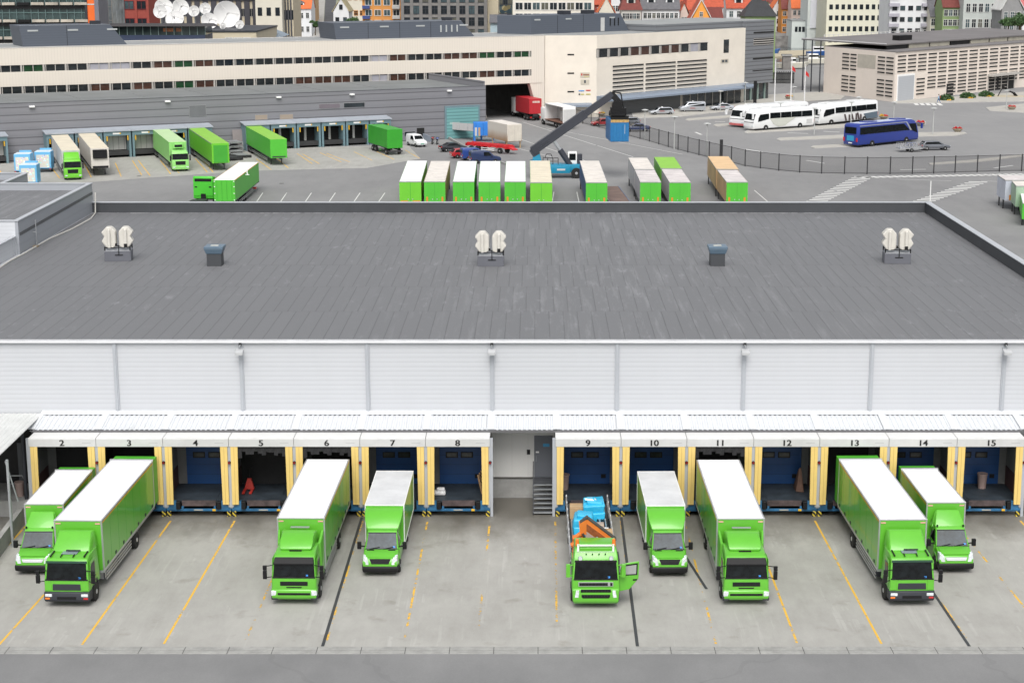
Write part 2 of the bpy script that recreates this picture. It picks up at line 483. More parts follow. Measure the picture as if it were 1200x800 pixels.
# ---------------------------------------------------------------- front warehouse
WY, DY = 102.33, 98.65          # wall plane, dock plane
WX0, WX1, WBACK, WH = -41.0, 36.1, 156.3, 10.1
WO = (-2.5, WY, 0)
def panel_mat(name, c, pitch=.2, axis=2, strength=.5, rough=.5, var=.05, grime=.25, gw=.16, gd=.14):
    m, n, l, b, v = newmat(name, rough)
    xyz = sepxyz(n, l, v)
    fr = math_(n, l, 'FRACT', math_(n, l, 'DIVIDE', xyz[axis], pitch))
    gr = math_(n, l, 'LESS_THAN', fr, gw)
    a = noise(n, l, v, .5, 6, .7, (1, 1, .25))
    col_ = mixc(n, l, math_(n, l, 'MULTIPLY', a, grime), c, tuple(x * .72 for x in c))
    col_ = mixc(n, l, math_(n, l, 'MULTIPLY', gr, gd), col_, tuple(x * .5 for x in c))
    l.new(col_, b.inputs['Base Color'])
    tri = math_(n, l, 'PINGPONG', fr, .5)
    bump_(n, l, b, tri, strength, .04)
    return m
CLAD = panel_mat('white_wall_cladding', (.50, .515, .54), .29, 2, .2, gw=.14, gd=.22)
PIL = mat('pilaster_steel', (.40, .42, .45), .5, metal=.1, var=.05)
def membrane():
    m, n, l, b, v = newmat('roofing_felt', .62)
    br = n.new('ShaderNodeTexBrick'); br.offset = .37; br.squash = 1
    br.inputs['Scale'].default_value = 1; br.inputs['Brick Width'].default_value = .93; br.inputs['Row Height'].default_value = 8.75
    br.inputs['Mortar Size'].default_value = .035; br.inputs['Mortar Smooth'].default_value = .3
    br.inputs['Color1'].default_value = (.156, .160, .168, 1); br.inputs['Color2'].default_value = (.168, .172, .180, 1); br.inputs['Mortar'].default_value = (.104, .106, .112, 1)
    dn = n.new('ShaderNodeTexNoise'); dn.inputs['Scale'].default_value = .7; l.new(v, dn.inputs['Vector'])
    ds = n.new('ShaderNodeVectorMath'); ds.operation = 'SCALE'; ds.inputs['Scale'].default_value = .05; l.new(dn.outputs['Color'], ds.inputs[0])
    av = n.new('ShaderNodeVectorMath'); av.operation = 'ADD'; l.new(v, av.inputs[0]); l.new(ds.outputs[0], av.inputs[1])
    l.new(av.outputs[0], br.inputs['Vector'])
    a = noise(n, l, v, .07, 6, .65)
    c = mixc(n, l, math_(n, l, 'MULTIPLY', a, .5), br.outputs[0], (.17, .172, .178))
    f = noise(n, l, v, 12, 4)
    c = mixc(n, l, math_(n, l, 'MULTIPLY', f, .3), c, (.07, .07, .073))
    # chalky white marks
    k = noise(n, l, v, 1.3, 8, .8, (1, .3, 1)); mk = ramp(n, l, k, [(.56, (0, 0, 0)), (.68, (1, 1, 1))])
    bg_ = noise(n, l, v, .06, 3)
    c = mixc(n, l, math_(n, l, 'MULTIPLY', math_(n, l, 'MULTIPLY', mk.outputs[0], .55), math_(n, l, 'SMOOTH_MIN', math_(n, l, 'MULTIPLY', math_(n, l, 'SUBTRACT', bg_, .42, None, True), 7, None, True), 1, .1)), c, (.34, .345, .36))
    ls = noise(n, l, v, 1.0, 6, .75, (1.6, .10, 1)); lm = ramp(n, l, ls, [(.52, (0, 0, 0)), (.66, (1, 1, 1))])
    xm = math_(n, l, 'SUBTRACT', 1, math_(n, l, 'DIVIDE', math_(n, l, 'ABSOLUTE', math_(n, l, 'SUBTRACT', sepxyz(n, l, v)[0], 9)), 24), None, True)
    c = mixc(n, l, math_(n, l, 'MULTIPLY', math_(n, l, 'MULTIPLY', lm.outputs[0], xm), .42), c, (.30, .305, .315))
    yb = math_(n, l, 'GREATER_THAN', math_(n, l, 'ADD', sepxyz(n, l, v)[1], math_(n, l, 'MULTIPLY', noise(n, l, v, .8, 6, .8), 2.6)), 54.75)
    c = mixc(n, l, math_(n, l, 'MULTIPLY', yb, .6), c, (.42, .42, .43))
    l.new(c, b.inputs['Base Color'])
    bump_(n, l, b, math_(n, l, 'SUBTRACT', math_(n, l, 'MULTIPLY', f, .15), br.outputs['Fac']), .5, .03)
    return m
FELT = membrane()
PARA = mat('parapet_metal', (.048, .052, .058), .55, var=.12, scale=.4)
CAP = mat('parapet_cap', (.52, .54, .57), .4, metal=.3, var=.05)

wh = thing('warehouse', 'long white-clad warehouse with grey felt roof and numbered loading bays along its front', 'warehouse', WO)
def W(): return MB(WO)
# walls (front wall kept whole; the bays project from it)
CONCW = mat('plinth_concrete', (.30, .30, .29), .8, var=.2, scale=.8, bump=.1)
m_ = W()
m_.box(WX0, WX1, WY, WY + .3, 1.35, WH, CLAD)
m_.box(WX0, WX1, WY + .02, WY + .3, -.1, 1.35, CONCW)
m_.box(WX0, WX0 + .3, WY + .3, WBACK, 0, WH, CLAD); m_.box(WX1 - .3, WX1, WY + .3, WBACK, 0, WH, CLAD); m_.box(WX0 + .3, WX1 - .3, WBACK - .3, WBACK, 0, WH, CLAD)
m_.build('wall', wh)
m_ = W(); m_.box(WX0 + .35, WX1 - .35, WY + .02, WBACK - .35, WH - .25, WH, FELT); m_.build('roof', wh)
m_ = W()
m_.box(WX0, WX1 + .1, WBACK - .34, WBACK - .01, WH, 11.02, PARA); m_.box(WX1 - .34, WX1 + .1, WY + .4, WBACK - .34, WH - .1, 11.02, PARA)
m_.build('parapet', wh)
m_ = W(); m_.box(WX0, WX1 + .15, WBACK - .39, WBACK + .04, 11.02, 11.08, CAP); m_.box(WX1 - .39, WX1 + .15, WY + .35, WBACK - .39, 11.02, 11.08, CAP)
m_.build('parapet_cap', wh)
m_ = W(); m_.box(WX0, WX1, WY - .16, WY - .003, WH - .06, WH + .06, mat('gutter_metal', (.58, .59, .61), .4, metal=.2)); m_.tube((WX0, WY - .16, WH - .1), (WX1, WY - .16, WH - .1), .07, MATS['gutter_metal']); m_.build('gutter', wh)
pil = None
px_ = [134, 282, 430, 576.5, 723.5, 872.5, 1022.5, 1178, -14]
for i, p in enumerate(px_):
    x = onY(p, 400, WY)[0]
    m_ = W(); m_.box(x - .13, x + .13, WY - .09, WY - .004, 5.5, WH - .07, PIL); m_.box(x - .05, x + .05, WY - .14, WY - .09, 5.5, WH - .1, PIL)
    m_.build('pilaster', wh)
    if p in (282, 576.5, 872.5, 1178):
        m_ = W(); m_.tube((x, WY - .12, WH - .2), (x, WY - .55, WH - .35), .04, STEEL); m_.box(x - .1, x + .1, WY - .25, WY - .1, WH - .3, WH - .1, DARK)
        m_.hexa([(x - .24, WY - .80, WH - .78), (x + .24, WY - .80, WH - .78), (x + .24, WY - .40, WH - .66), (x - .24, WY - .40, WH - .66), (x - .24, WY - .80, WH - .58), (x + .24, WY - .80, WH - .58), (x + .24, WY - .40, WH - .45), (x - .24, WY - .40, WH - .45)], mat('lamp_housing_grey', (.42, .43, .44), .5))
        m_.build('wall_lamp', wh, bevel=.02)

# corrugated canopy
CANW = mat('canopy_sheet', (.60, .62, .64), .5, var=.06, scale=.9)
_m, n, l, b, v = newmat('canopy_corrugated_sheet', .5)
dirt = noise(n, l, v, 2.2, 6, .7, (1, .08, 1)); dm = ramp(n, l, dirt, [(.6, (0, 0, 0)), (.75, (1, 1, 1))])
l.new(mixc(n, l, math_(n, l, 'MULTIPLY', dm.outputs[0], .35), (.58, .60, .625), (.22, .24, .19)), b.inputs['Base Color'])
CORR = _m
ys, zs, ye, ze = WY - .03, 5.53, 99.85, 5.08
def corrugated(mb, x0, x1, ya, za, yb, zb, m, pitch=.30, h=.05):
    x = x0
    prof = []
    while x < x1 - 1e-6:
        prof += [(x, 0), (x + pitch * .30, 0), (x + pitch * .45, h), (x + pitch * .85, h)]
        x += pitch
    prof.append((x, 0))
    vs = []; fs = []; k = len(prof)
    for (yy, zz) in ((ya, za), (yb, zb)):
        vs += [(q, yy, zz + h_) for q, h_ in prof]
    for i in range(k - 1): fs.append((i, i + 1, i + 1 + k, i + k))
    mb.add(vs, fs, m)
    vs2 = [(q[0], q[1], q[2] - .03) for q in vs]
    mb.add(vs2, fs, m)
cx0 = onY(37, 506, ye)[0]; cx1 = 37.0
yt = WY - .45; zt = zs - .5 * (.42 / (WY - ye))
edges = [onY(p, 506, ye)[0] for p in (37, 115, 193, 269.7, 345.7, 422.7, 499.3, 575, 652, 727.3, 804, 882, 959, 1039.7, 1119, 1200)] + [34.0, 37.0]
for i in range(len(edges) - 1):
    m_ = W(); corrugated(m_, edges[i] + .06, edges[i + 1] - .06, yt, zt, ye, ze, CORR)
    m_.box(edges[i] - .12, edges[i] + .12, ye, yt, ze - .06, ze - .05, CANW)
    # flat seam sheet between two corrugated fields
    m_.hexa([(edges[i] - .2, ye - .01, ze + .06), (edges[i] + .2, ye - .01, ze + .06), (edges[i] + .2, yt, zt + .06), (edges[i] - .2, yt, zt + .06),
             (edges[i] - .2, ye - .01, ze + .09), (edges[i] + .2, ye - .01, ze + .09), (edges[i] + .2, yt, zt + .09), (edges[i] - .2, yt, zt + .09)], CANW)
    m_.build('canopy_sheet', wh)
m_ = W(); m_.hexa([(cx0, yt - .05, zt + .07), (cx1, yt - .05, zt + .07), (cx1, WY - .01, zs + .09), (cx0, WY - .01, zs + .09), (cx0, yt - .05, zt + .11), (cx1, yt - .05, zt + .11), (cx1, WY - .01, zs + .14), (cx0, WY - .01, zs + .14)], CANW)
m_.build('canopy_flashing', wh)
m_ = W(); m_.box(cx0, cx1, ye - .04, ye + .05, ze - .14, ze - .01, mat('canopy_edge_dark', (.12, .12, .125), .6)); m_.build('canopy_edge_beam', wh)
# wall between bays 8 and 9: service door, vent, steps
m_ = W(); d0 = onY(626, 540, WY)[0]; d1 = onY(647.5, 540, WY)[0]
m_.box(d0, d1, WY - .09, WY - .045, 1.38, 4.05, mat('grey_door_paint', (.13, .14, .16), .5, var=.05))
m_.box(d0 + .55, d0 + .95, WY - .10, WY - .085, 3.35, 3.55, mat('blue_notice', (.05, .28, .5), .5)); m_.box(d0 + .1, d0 + .3, WY - .10, WY - .085, 2.95, 3.05, WHITE)
m_.tube((d0 + .12, WY - .1, 2.4), (d0 + .12, WY - .1, 2.75), .02, STEEL)
dr = m_.build('service_door', wh)
m_ = W(); m_.box(onY(633, 515, WY)[0], onY(642, 515, WY)[0], WY - .08, WY - .035, 4.4, 4.85, DARK); m_.build('vent_grille', wh)
m_ = W(); m_.box(d0 - .45, d0 - .25, WY - .1, WY - .004, 2.85, 3.15, DARK); m_.build('intercom', wh)
m_ = W(); m_.box(onY(573, 570, WY)[0], onY(651, 570, WY)[0], WY - .04, WY - .003, 1.37, 5.4, panel_mat('pale_vertical_panels', (.62, .62, .60), 1.0, 0, .1, .6, gw=.02, gd=.3)); m_.build('wall_lining', wh)
m_ = W(); m_.box(onY(579, 570, WY)[0], d0 - .05, WY - .055, WY - .002, 1.28, 1.36, mat('dirty_ledge', (.08, .075, .07), .8)); m_.build('plinth_ledge', wh)

# ---------------------------------------------------------------- loading bays
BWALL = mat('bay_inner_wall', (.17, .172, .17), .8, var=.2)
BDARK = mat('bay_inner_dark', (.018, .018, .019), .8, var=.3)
BSIDE = mat('bay_side_skirt', (.07, .03, .03), .8, var=.3)
HEAD = mat('bay_header_sheet', (.52, .525, .52), .45, var=.06, scale=1.2)
HEADT = mat('bay_header_top', (.66, .66, .65), .5, var=.03)
BLUE = mat('door_blue_enamel', (.008, .06, .20), .42, var=.1)
BLUE2 = mat('leveller_blue_paint', (.022, .12, .25), .55, var=.45, scale=1.4)
LEVEL = mat('leveller_worn_deck', (.025, .034, .044), .6, var=.5, scale=1.0, bump=.2)
PADY = mat('yellow_curtain_pad', (.72, .52, .17), .6, var=.06, scale=1)
PADD = mat('pad_seam', (.45, .31, .09), .7)
NUM = mat('black_number_paint', (.008, .008, .008), .6, var=0)
_m, n, l, b, v = newmat('hazard_stripes', .6)
xyz = sepxyz(n, l, v)
fr = math_(n, l, 'FRACT', math_(n, l, 'MULTIPLY', math_(n, l, 'ADD', xyz[0], xyz[2]), 3.6))
l.new(mixc(n, l, math_(n, l, 'GREATER_THAN', fr, .55), (.015, .015, .015), (.55, .42, .04)), b.inputs['Base Color'])
HAZ = _m
CURT = mat('black_canvas_curtain', (.018, .018, .02), .8, var=.3, bump=.6, bscale=2)
bounds = {2: (36, 115), 3: (115, 193), 4: (193, 269.7), 5: (269.7, 345.7), 6: (345.7, 422.7), 7: (422.7, 499.3), 8: (499.3, 574.5),
          9: (650.5, 727.3), 10: (727.3, 804), 11: (804, 882), 12: (882, 959), 13: (959, 1039.7), 14: (1039.7, 1119), 15: (1119, 1198.5)}
DX = {k: (onY(a, 560, DY)[0], onY(b_, 560, DY)[0]) for k, (a, b_) in bounds.items()}
BT, BB = 4.88, 4.40
DECK = .98
brandm = mat('header_maker_plate', (.22, .22, .23), .5)
lampred = mat('red_signal_lens', (.22, .01, .015), .3, var=0)
for k, (x0, x1) in DX.items():
    m_ = W()
    lone_l = k in (2, 9); lone_r = k in (8,)
    t = .05
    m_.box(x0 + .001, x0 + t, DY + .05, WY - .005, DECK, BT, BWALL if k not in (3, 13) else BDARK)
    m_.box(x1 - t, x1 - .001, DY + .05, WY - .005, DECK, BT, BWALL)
    if lone_l: m_.box(x0 - .16, x0, DY + .02, DY + .2, 0, BT, PIL)
    if lone_r or k == 15: m_.box(x1, x1 + .16, DY + .02, DY + .2, 0, BT, PIL)
    m_.box(x0 + t, x0 + t + .03, DY + .1, WY - .2, DECK, 2.2, BSIDE); m_.box(x1 - t - .03, x1 - t, DY + .1, WY - .2, DECK, 2.2, BSIDE)
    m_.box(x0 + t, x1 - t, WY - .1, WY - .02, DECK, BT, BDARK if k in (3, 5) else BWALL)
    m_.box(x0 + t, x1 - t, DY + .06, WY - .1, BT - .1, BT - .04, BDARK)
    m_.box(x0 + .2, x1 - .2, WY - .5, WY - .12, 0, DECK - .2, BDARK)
    # sloping lid of the shelter
    m_.hexa([(x0 + .02, DY - .04, BT), (x1 - .02, DY - .04, BT), (x1 - .02, WY - .05, 4.93), (x0 + .02, WY - .05, 4.93),
             (x0 + .02, DY - .04, BT + .05), (x1 - .02, DY - .04, BT + .05), (x1 - .02, WY - .05, 4.98), (x0 + .02, WY - .05, 4.98)], HEADT)
    bay = m_.build('loading_bay', wh)
    def B(): return MB(WO)
    bay_parent = bay
    m_ = B(); xa = x0 + .012; xb = x1 - .012
    m_.box(xa, xb, DY - .07, DY + .04, BB, BT, HEAD); m_.box(x1 - .85, x1 - .3, DY - .074, DY - .06, 4.63, 4.66, brandm)
    m_.build('header_board', bay, bevel=.015)
    tm = text_mesh(str(k), .52, NUM, .004)
    cx_ = (x0 + x1) / 2 - .02
    o = link_mesh('bay_number', tm, bay, (cx_ - WO[0], DY - .076 - WO[1], 4.64 - .02), (R(90), 0, 0)); o.scale = (1.15, 1, 1)
    # grey post between pads and the pads themselves
    for xx, s in ((x0, 1), (x1, -1)):
        m_ = B(); m_.box(min(xx, xx + s * .09), max(xx, xx + s * .09), DY - .02, DY + .05, .55, BB - .003, PIL)
        m_.box(min(xx, xx + s * .16) , max(xx, xx + s * .16), DY - .06, DY + .02, .62, .95, PIL); m_.build('shelter_post', bay)
    for xx, s in ((x0, 1), (x1, -1)):
        m_ = B(); a = xx + s * .10; bt = a + s * .42; bb_ = a + s * .38
        sh = .0
        m_.hexa([(a, DY - .16, .80), (bb_ , DY - .13, .80), (bb_, DY + .02, .80), (a, DY + .02, .80), (a, DY - .07, BB - .01), (bt, DY - .07, BB - .01), (bt, DY + .02, BB - .01), (a, DY + .02, BB - .01)], PADY)
        q = a + s * .2
        m_.hexa([(q - .01, DY - .165, .82), (q + .01, DY - .165, .82), (q + .01, DY - .13, .82), (q - .01, DY - .13, .82), (q - .01, DY - .077, BB - .03), (q + .01, DY - .077, BB - .03), (q + .01, DY - .05, BB - .03), (q - .01, DY - .05, BB - .03)], PADD)
        m_.build('curtain_pad', bay)
    m_ = B(); m_.tube((x1, DY - .03, 3.42), (x1, DY - .14, 3.42), .09, DARK); m_.tube((x1, DY - .14, 3.42), (x1, DY - .18, 3.42), .07, lampred); m_.build('signal_lamp', bay)
    # sectional door: towards the middle of the building, as the sidewalls are seen from the middle
    if k not in (2, 3, 5, 6, 11, 13):
        dx0, dx1 = x0 + .62, x1 - .5
        m_ = B(); m_.box(dx0, dx1, WY - .17, WY - .104, DECK, 4.2, BLUE)
        for q in range(1, 5): m_.box(dx0, dx1, WY - .175, WY - .165, DECK + q * .62, DECK + q * .62 + .012, BDARK)
        for q in (.28, .62):
            cxq = dx0 + (dx1 - dx0) * q
            m_.box(cxq - .38, cxq + .38, WY - .19, WY - .16, 2.66, 3.04, DARK); m_.box(cxq - .31, cxq + .31, WY - .2, WY - .188, 2.72, 2.98, mat('door_pane', (.045, .05, .05), .2, var=.5, scale=2))
        m_.box(dx1 - .55, dx1 - .25, WY - .2, WY - .17, 1.35, 1.6, DARK)
        m_.build('sectional_door', bay)
    else:
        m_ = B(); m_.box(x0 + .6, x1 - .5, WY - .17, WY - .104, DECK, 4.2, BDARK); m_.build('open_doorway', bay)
    # deck and front beam
    m_ = B(); m_.box(x0 + .05, x1 - .05, DY + .18, WY - .18, DECK - .12, DECK - .004, LEVEL); m_.box(x0 + .95, x1 - .95, DY + .12, WY - .3, DECK - .004, DECK + .02, LEVEL)
    m_.box(x0 + .95, x1 - .95, DY + .10, DY + .18, DECK - .35, DECK + .012, mat('rusty_lip', (.07, .05, .05), .7, var=.6, scale=2)); m_.build('dock_leveller', bay)
    m_ = B()
    m_.box(x0 + .02, x0 + .6, DY + .0, DY + .17, .42, DECK, BLUE2); m_.box(x1 - .6, x1 - .02, DY + .0, DY + .17, .42, DECK, BLUE2)
    m_.box(x0 + .02, x1 - .02, DY + .03, DY + .15, .34, .47, BLUE2); m_.box(x1 - 1.15, x1 - .95, DY - .02, DY + .03, .36, .48, YELLOW); m_.box((x0 + x1) / 2 - .3, (x0 + x1) / 2 + .25, DY - .0, DY + .03, .38, .45, mat('plate_grey', (.4, .38, .33), .5))
    for xx in (x0 + 1.0, x1 - 1.0): m_.box(xx - .06, xx + .06, DY - .01, DY + .1, .47, .64, BLUE2)
    m_.build('front_beam', bay)
    for xx in (x0 + .62, x1 - .88):
        m_ = B(); m_.box(xx, xx + .26, DY - .1, DY + .17, .48, DECK - .02, DARK); m_.build('rubber_buffer', bay, bevel=.02)
    for xx, s in ((x0, 1), (x1, -1)):
        if (k in (2, 9) and s == 1): pass
        m_ = B(); a, c_ = sorted((xx + s * .05, xx + s * .27)); m_.box(a, c_, DY + .0, DY + .22, 0, .345, HAZ); m_.build('bollard_foot', bay)
    if k in (6, 11, 5):
        m_ = B(); pts = []
        N = 12
        for i in range(N):
            a = x0 + .5 + (x1 - x0 - 1.0) * i / N; c_ = x0 + .5 + (x1 - x0 - 1.0) * (i + 1) / N
            lo = 3.95 + .12 * math.sin(i * 1.9) - (.3 if i in (0, N - 1) else 0)
            m_.hexa([(a, DY + .05 + .05 * (i % 2), lo), (c_, DY + .05 + .05 * ((i + 1) % 2), lo), (c_, DY + .2, lo), (a, DY + .2, lo), (a, DY + .06, BB), (c_, DY + .06, BB), (c_, DY + .2, BB), (a, DY + .2, BB)], CURT)
        m_.build('canvas_curtain', bay)

# access steps between bays 8 and 9
sx0 = onY(625.5, 590, 99.5)[0]; sx1 = onY(649, 590, 99.5)[0]
st = thing('access_steps', 'dark steel steps with handrail up to the grey door between bays 8 and 9', 'stairs', ((sx0 + sx1) / 2, 100, 0))
o_ = ((sx0 + sx1) / 2, 100, 0)
SD = mat('dark_step_steel', (.09, .095, .105), .5, metal=.3, var=.2)
for i in range(7):
    m_ = MB(o_); yy = 98.9 + i * .33; zz = .19 * (i + 1)
    m_.box(sx0, sx1, yy, yy + .30, zz - .04, zz, SD); m_.box(sx0, sx1, yy - .008, yy + .02, zz - .07, zz + .004, STEEL); m_.build('tread', st)
m_ = MB(o_); m_.box(sx0, sx1, 101.2, 102.28, 1.29, 1.35, SD); m_.build('landing', st)
m_ = MB(o_)
for xx in (sx0 - .03, sx1 + .03): m_.bar((xx, 98.85, .1), (xx, 101.25, 1.3), .05, .2, SD)
m_.build('stringer', st)
m_ = MB(o_); xx = sx0 - .03
m_.path([(xx, 98.95, 0), (xx, 98.95, 1.1), (xx, 101.3, 2.4), (xx, 102.2, 2.4)], .03, SD); m_.path([(xx, 98.95, .6), (xx, 101.3, 1.85), (xx, 102.2, 1.85)], .02, SD); m_.tube((xx, 101.3, 1.3), (xx, 101.3, 2.4), .025, SD); m_.tube((xx, 100.1, .7), (xx, 100.1, 1.75), .025, SD)
m_.build('handrail', st)

# things lying in the bays
def bin_(x, y, label, m):
    g = MB((x, y, DECK)); g.lathe((x, y, DECK), [(.24, 0), (.3, .85), (.33, .9), (.33, .95), (.27, .93)], m, 16); o = g.build('waste_bin', smooth=True); o.location = (x, y, DECK); return tag(o, label, 'bin')
PINKB = mat('pinkish_plastic', (.30, .22, .2), .6)
bin_(DX[15][0] + 2.35, WY - 1.1, 'pinkish plastic waste bin with a black rim standing inside bay 15', PINKB)
bin_(DX[9][0] + .35 + .25, WY - 1.3, 'waste bin standing just inside bay 9 behind its left pad', PINKB)
x = DX[5][0] + .75; y = WY - 2.0
pj = thing('pallet_jack', 'red hand pallet truck parked inside bay 5', 'pallet truck', (x, y, DECK + .02))
m_ = MB(); m_.box(-.3, -.14, -.5, .5, .05, .12, mat('jack_red', (.42, .03, .02), .5)); m_.box(.14, .3, -.5, .5, .05, .12, MATS['jack_red']); m_.hexa([(-.3, .45, .05), (.3, .45, .05), (.3, .75, .05), (-.3, .75, .05), (-.12, .55, .7), (.12, .55, .7), (.12, .7, .7), (-.12, .7, .7)], MATS['jack_red']); m_.build('forks', pj)
m_ = MB(); m_.tube((0, .65, .5), (0, .85, 1.3), .025, DARK); m_.tube((-.15, .85, 1.3), (.15, .85, 1.3), .03, DARK); m_.build('handle', pj)
WOOD = mat('bare_wood', (.30, .18, .09), .8, var=.3, scale=3)
def leaning(x, y, label, rz, m):
    r = MB()
    for i in range(6): r.box(-.5, .5, -.06, -.03, .02 + i * .2, .14 + i * .2, m)
    for xx in (-.46, 0, .46): r.box(xx - .04, xx + .04, -.03, .06, 0, 1.2, m)
    o = r.build('wooden_pallet'); o.location = (x, y, DECK + .02); o.rotation_euler = (R(-12), 0, rz); return tag(o, label, 'pallet')
leaning(DX[8][1] - .45, WY - 1.8, 'brown wooden pallet leaning on the right side wall inside bay 8', R(80), WOOD)
m_ = MB(); random.seed(3)
m_.hexa([(-.25, -.5, 0), (.25, -.6, 0), (.3, .5, 0), (-.3, .5, 0), (-.02, -.15, 1.45), (.1, -.1, 1.5), (.15, .2, 1.3), (-.05, .2, 1.25)], mat('brown_tarp', (.12, .065, .045), .8, var=.4, scale=2, bump=.5, bscale=3))
o = m_.build('folded_tarpaulin', bevel=.08, segs=2); o.location = (DX[12][1] - .8, WY - 1.4, DECK); tag(o, 'brown folded tarpaulin heaped against the right wall inside bay 12', 'tarpaulin')
m_ = MB(); m_.box(-.35, .35, -.25, .25, 0, .25, mat('crumpled_white_film', (.6, .6, .6), .5, bump=1, bscale=6)); m_.box(-.2, .3, -.15, .2, .25, .42, MATS['crumpled_white_film'])
o = m_.build('plastic_film_bundle', bevel=.07, segs=2); o.location = (DX[8][0] + .75, WY - 2.4, DECK + .02); tag(o, 'crumpled white plastic film lying on the left of the deck in bay 8', 'plastic film')

# ---------------------------------------------------------------- roof annex at the left and roof furniture
ax1 = -40.75; ay0 = 133.3; ay1 = 152.5; az = 12.75
AGREY = panel_mat('annex_cladding', (.34, .36, .39), .9, 2, .15, .4)
ALIGHT = panel_mat('annex_light_cladding', (.58, .60, .63), .3, 2, .2, .45)
an = thing('roof_annex', 'grey-clad annex rising above the left end of the warehouse roof', 'building', (-50, 140, 0))
AO = (-50, 140, 0)
m_ = MB(AO); m_.box(-75, ax1 - .02, ay0 + .12, 156.5, 0, az - .7, AGREY)
m_.box(ax1 - .25, ax1, ay0, 156.3, WH - .3, az, AGREY); m_.box(-75, ax1 - .25, ay0, ay0 + .25, WH - .3, az - .0, ALIGHT); m_.box(-48.9, ax1 - .25, 156.05, 156.3, WH, az, AGREY)
m_.box(-49.15, -48.9, 156.05, 164, 0, az, AGREY); m_.box(-75, -49.15, 163.75, 164, 0, az, AGREY); m_.box(-75, -49.15, 156.5, 163.75, 0, az - .72, AGREY)
m_.build('wall', an)
m_ = MB(AO); m_.box(-75, ax1 - .25, ay0 + .25, 156.05, az - .69, az - .6, FELT); m_.box(-75, -49.15, 156.06, 163.7, az - .7, az - .61, FELT); m_.build('roof', an)
m_ = MB(AO); m_.box(ax1 - .35, ax1 + .06, ay0 - .06, 156.36, az, az + .07, CAP); m_.box(-75, ax1 - .35, ay0 - .06, ay0 + .3, az, az + .07, CAP); m_.box(-48.8, ax1 - .35, 156.0, 156.36, az, az + .07, CAP)
m_.box(-49.2, -48.8, 156.0, 164.06, az, az + .07, CAP); m_.box(-75, -49.2, 163.7, 164.06, az, az + .07, CAP); m_.build('parapet_cap', an)
m_ = MB(AO); m_.hexa([(ax1 + .005, ay0 + .3, 11.55), (ax1 + .03, ay0 + .3, 11.55), (ax1 + .03, 156.2, 11.75), (ax1 + .005, 156.2, 11.75), (ax1 + .005, ay0 + .3, 11.8), (ax1 + .03, ay0 + .3, 11.8), (ax1 + .03, 156.2, 12.0), (ax1 + .005, 156.2, 12.0)], mat('dark_reveal', (.09, .095, .10), .5)); m_.build('wall_stripe', an)
lowr = thing('lower_roof_wing', 'lower roof wing with a white panel wall at the left edge of the roof', 'building', (-50, 118, 0)); LO = (-50, 118, 0)
m_ = MB(LO); m_.box(-75, -41.05, 102.4, ay0 - .02, 0, 10.12, ALIGHT); m_.build('wall', lowr)
m_ = MB(LO); m_.box(-75, -41.3, 102.6, ay0 - .05, 10.12, 10.2, FELT); m_.build('roof', lowr)
m_ = MB(LO); m_.box(-41.2, -41.04, 103, ay0 - .08, 10.12, 11.5, ALIGHT)
for q in range(8): m_.box(-41.03, -40.98, 104 + q * 4.1, 104.15 + q * 4.1, 10.12, 11.5, CAP)
m_.build('side_panel', lowr)
m_ = MB(LO); m_.box(-41.28, -40.96, 103, ay0 - .08, 11.5, 11.58, CAP); m_.build('panel_cap', lowr)
cb = MB(); pts = [(-40.4, 103.5, 10.15), (-40.5, 118, 10.15), (-40.3, 124, 10.15), (-40.6, 130, 10.15), (-40.5, 133.5, 10.15), (-40.5, 141, 10.15), (-40.0, 146, 10.15), (-39.9, 152, 10.15), (-40.3, 155.2, 10.2), (-40.3, 155.6, 12)]
cb.path(pts, .06, mat('cable_sheath', (.55, .54, .5), .6)); o = cb.build('roof_cable'); tag(o, 'pale cable snaking along the foot of the annex wall on the roof', 'cable')
am = MB(); x, y = G(38, 289, 10.1); am.tube((x, y, 10.1), (x, y, 12.6), .05, STEEL); am.tube((x + .35, y + .1, 10.1), (x + .35, y + .1, 12.3), .04, STEEL); am.box(x - .3, x + .5, y - .25, y + .25, 10.1, 10.2, mat('wood_pad', (.25, .2, .13), .9)); am.tube((x, y, 11.3), (x + .35, y + .1, 11.3), .03, STEEL)
o = am.build('roof_pipe'); tag(o, 'pair of thin grey pipes standing on the roof beside the low white panel wall', 'pipe')

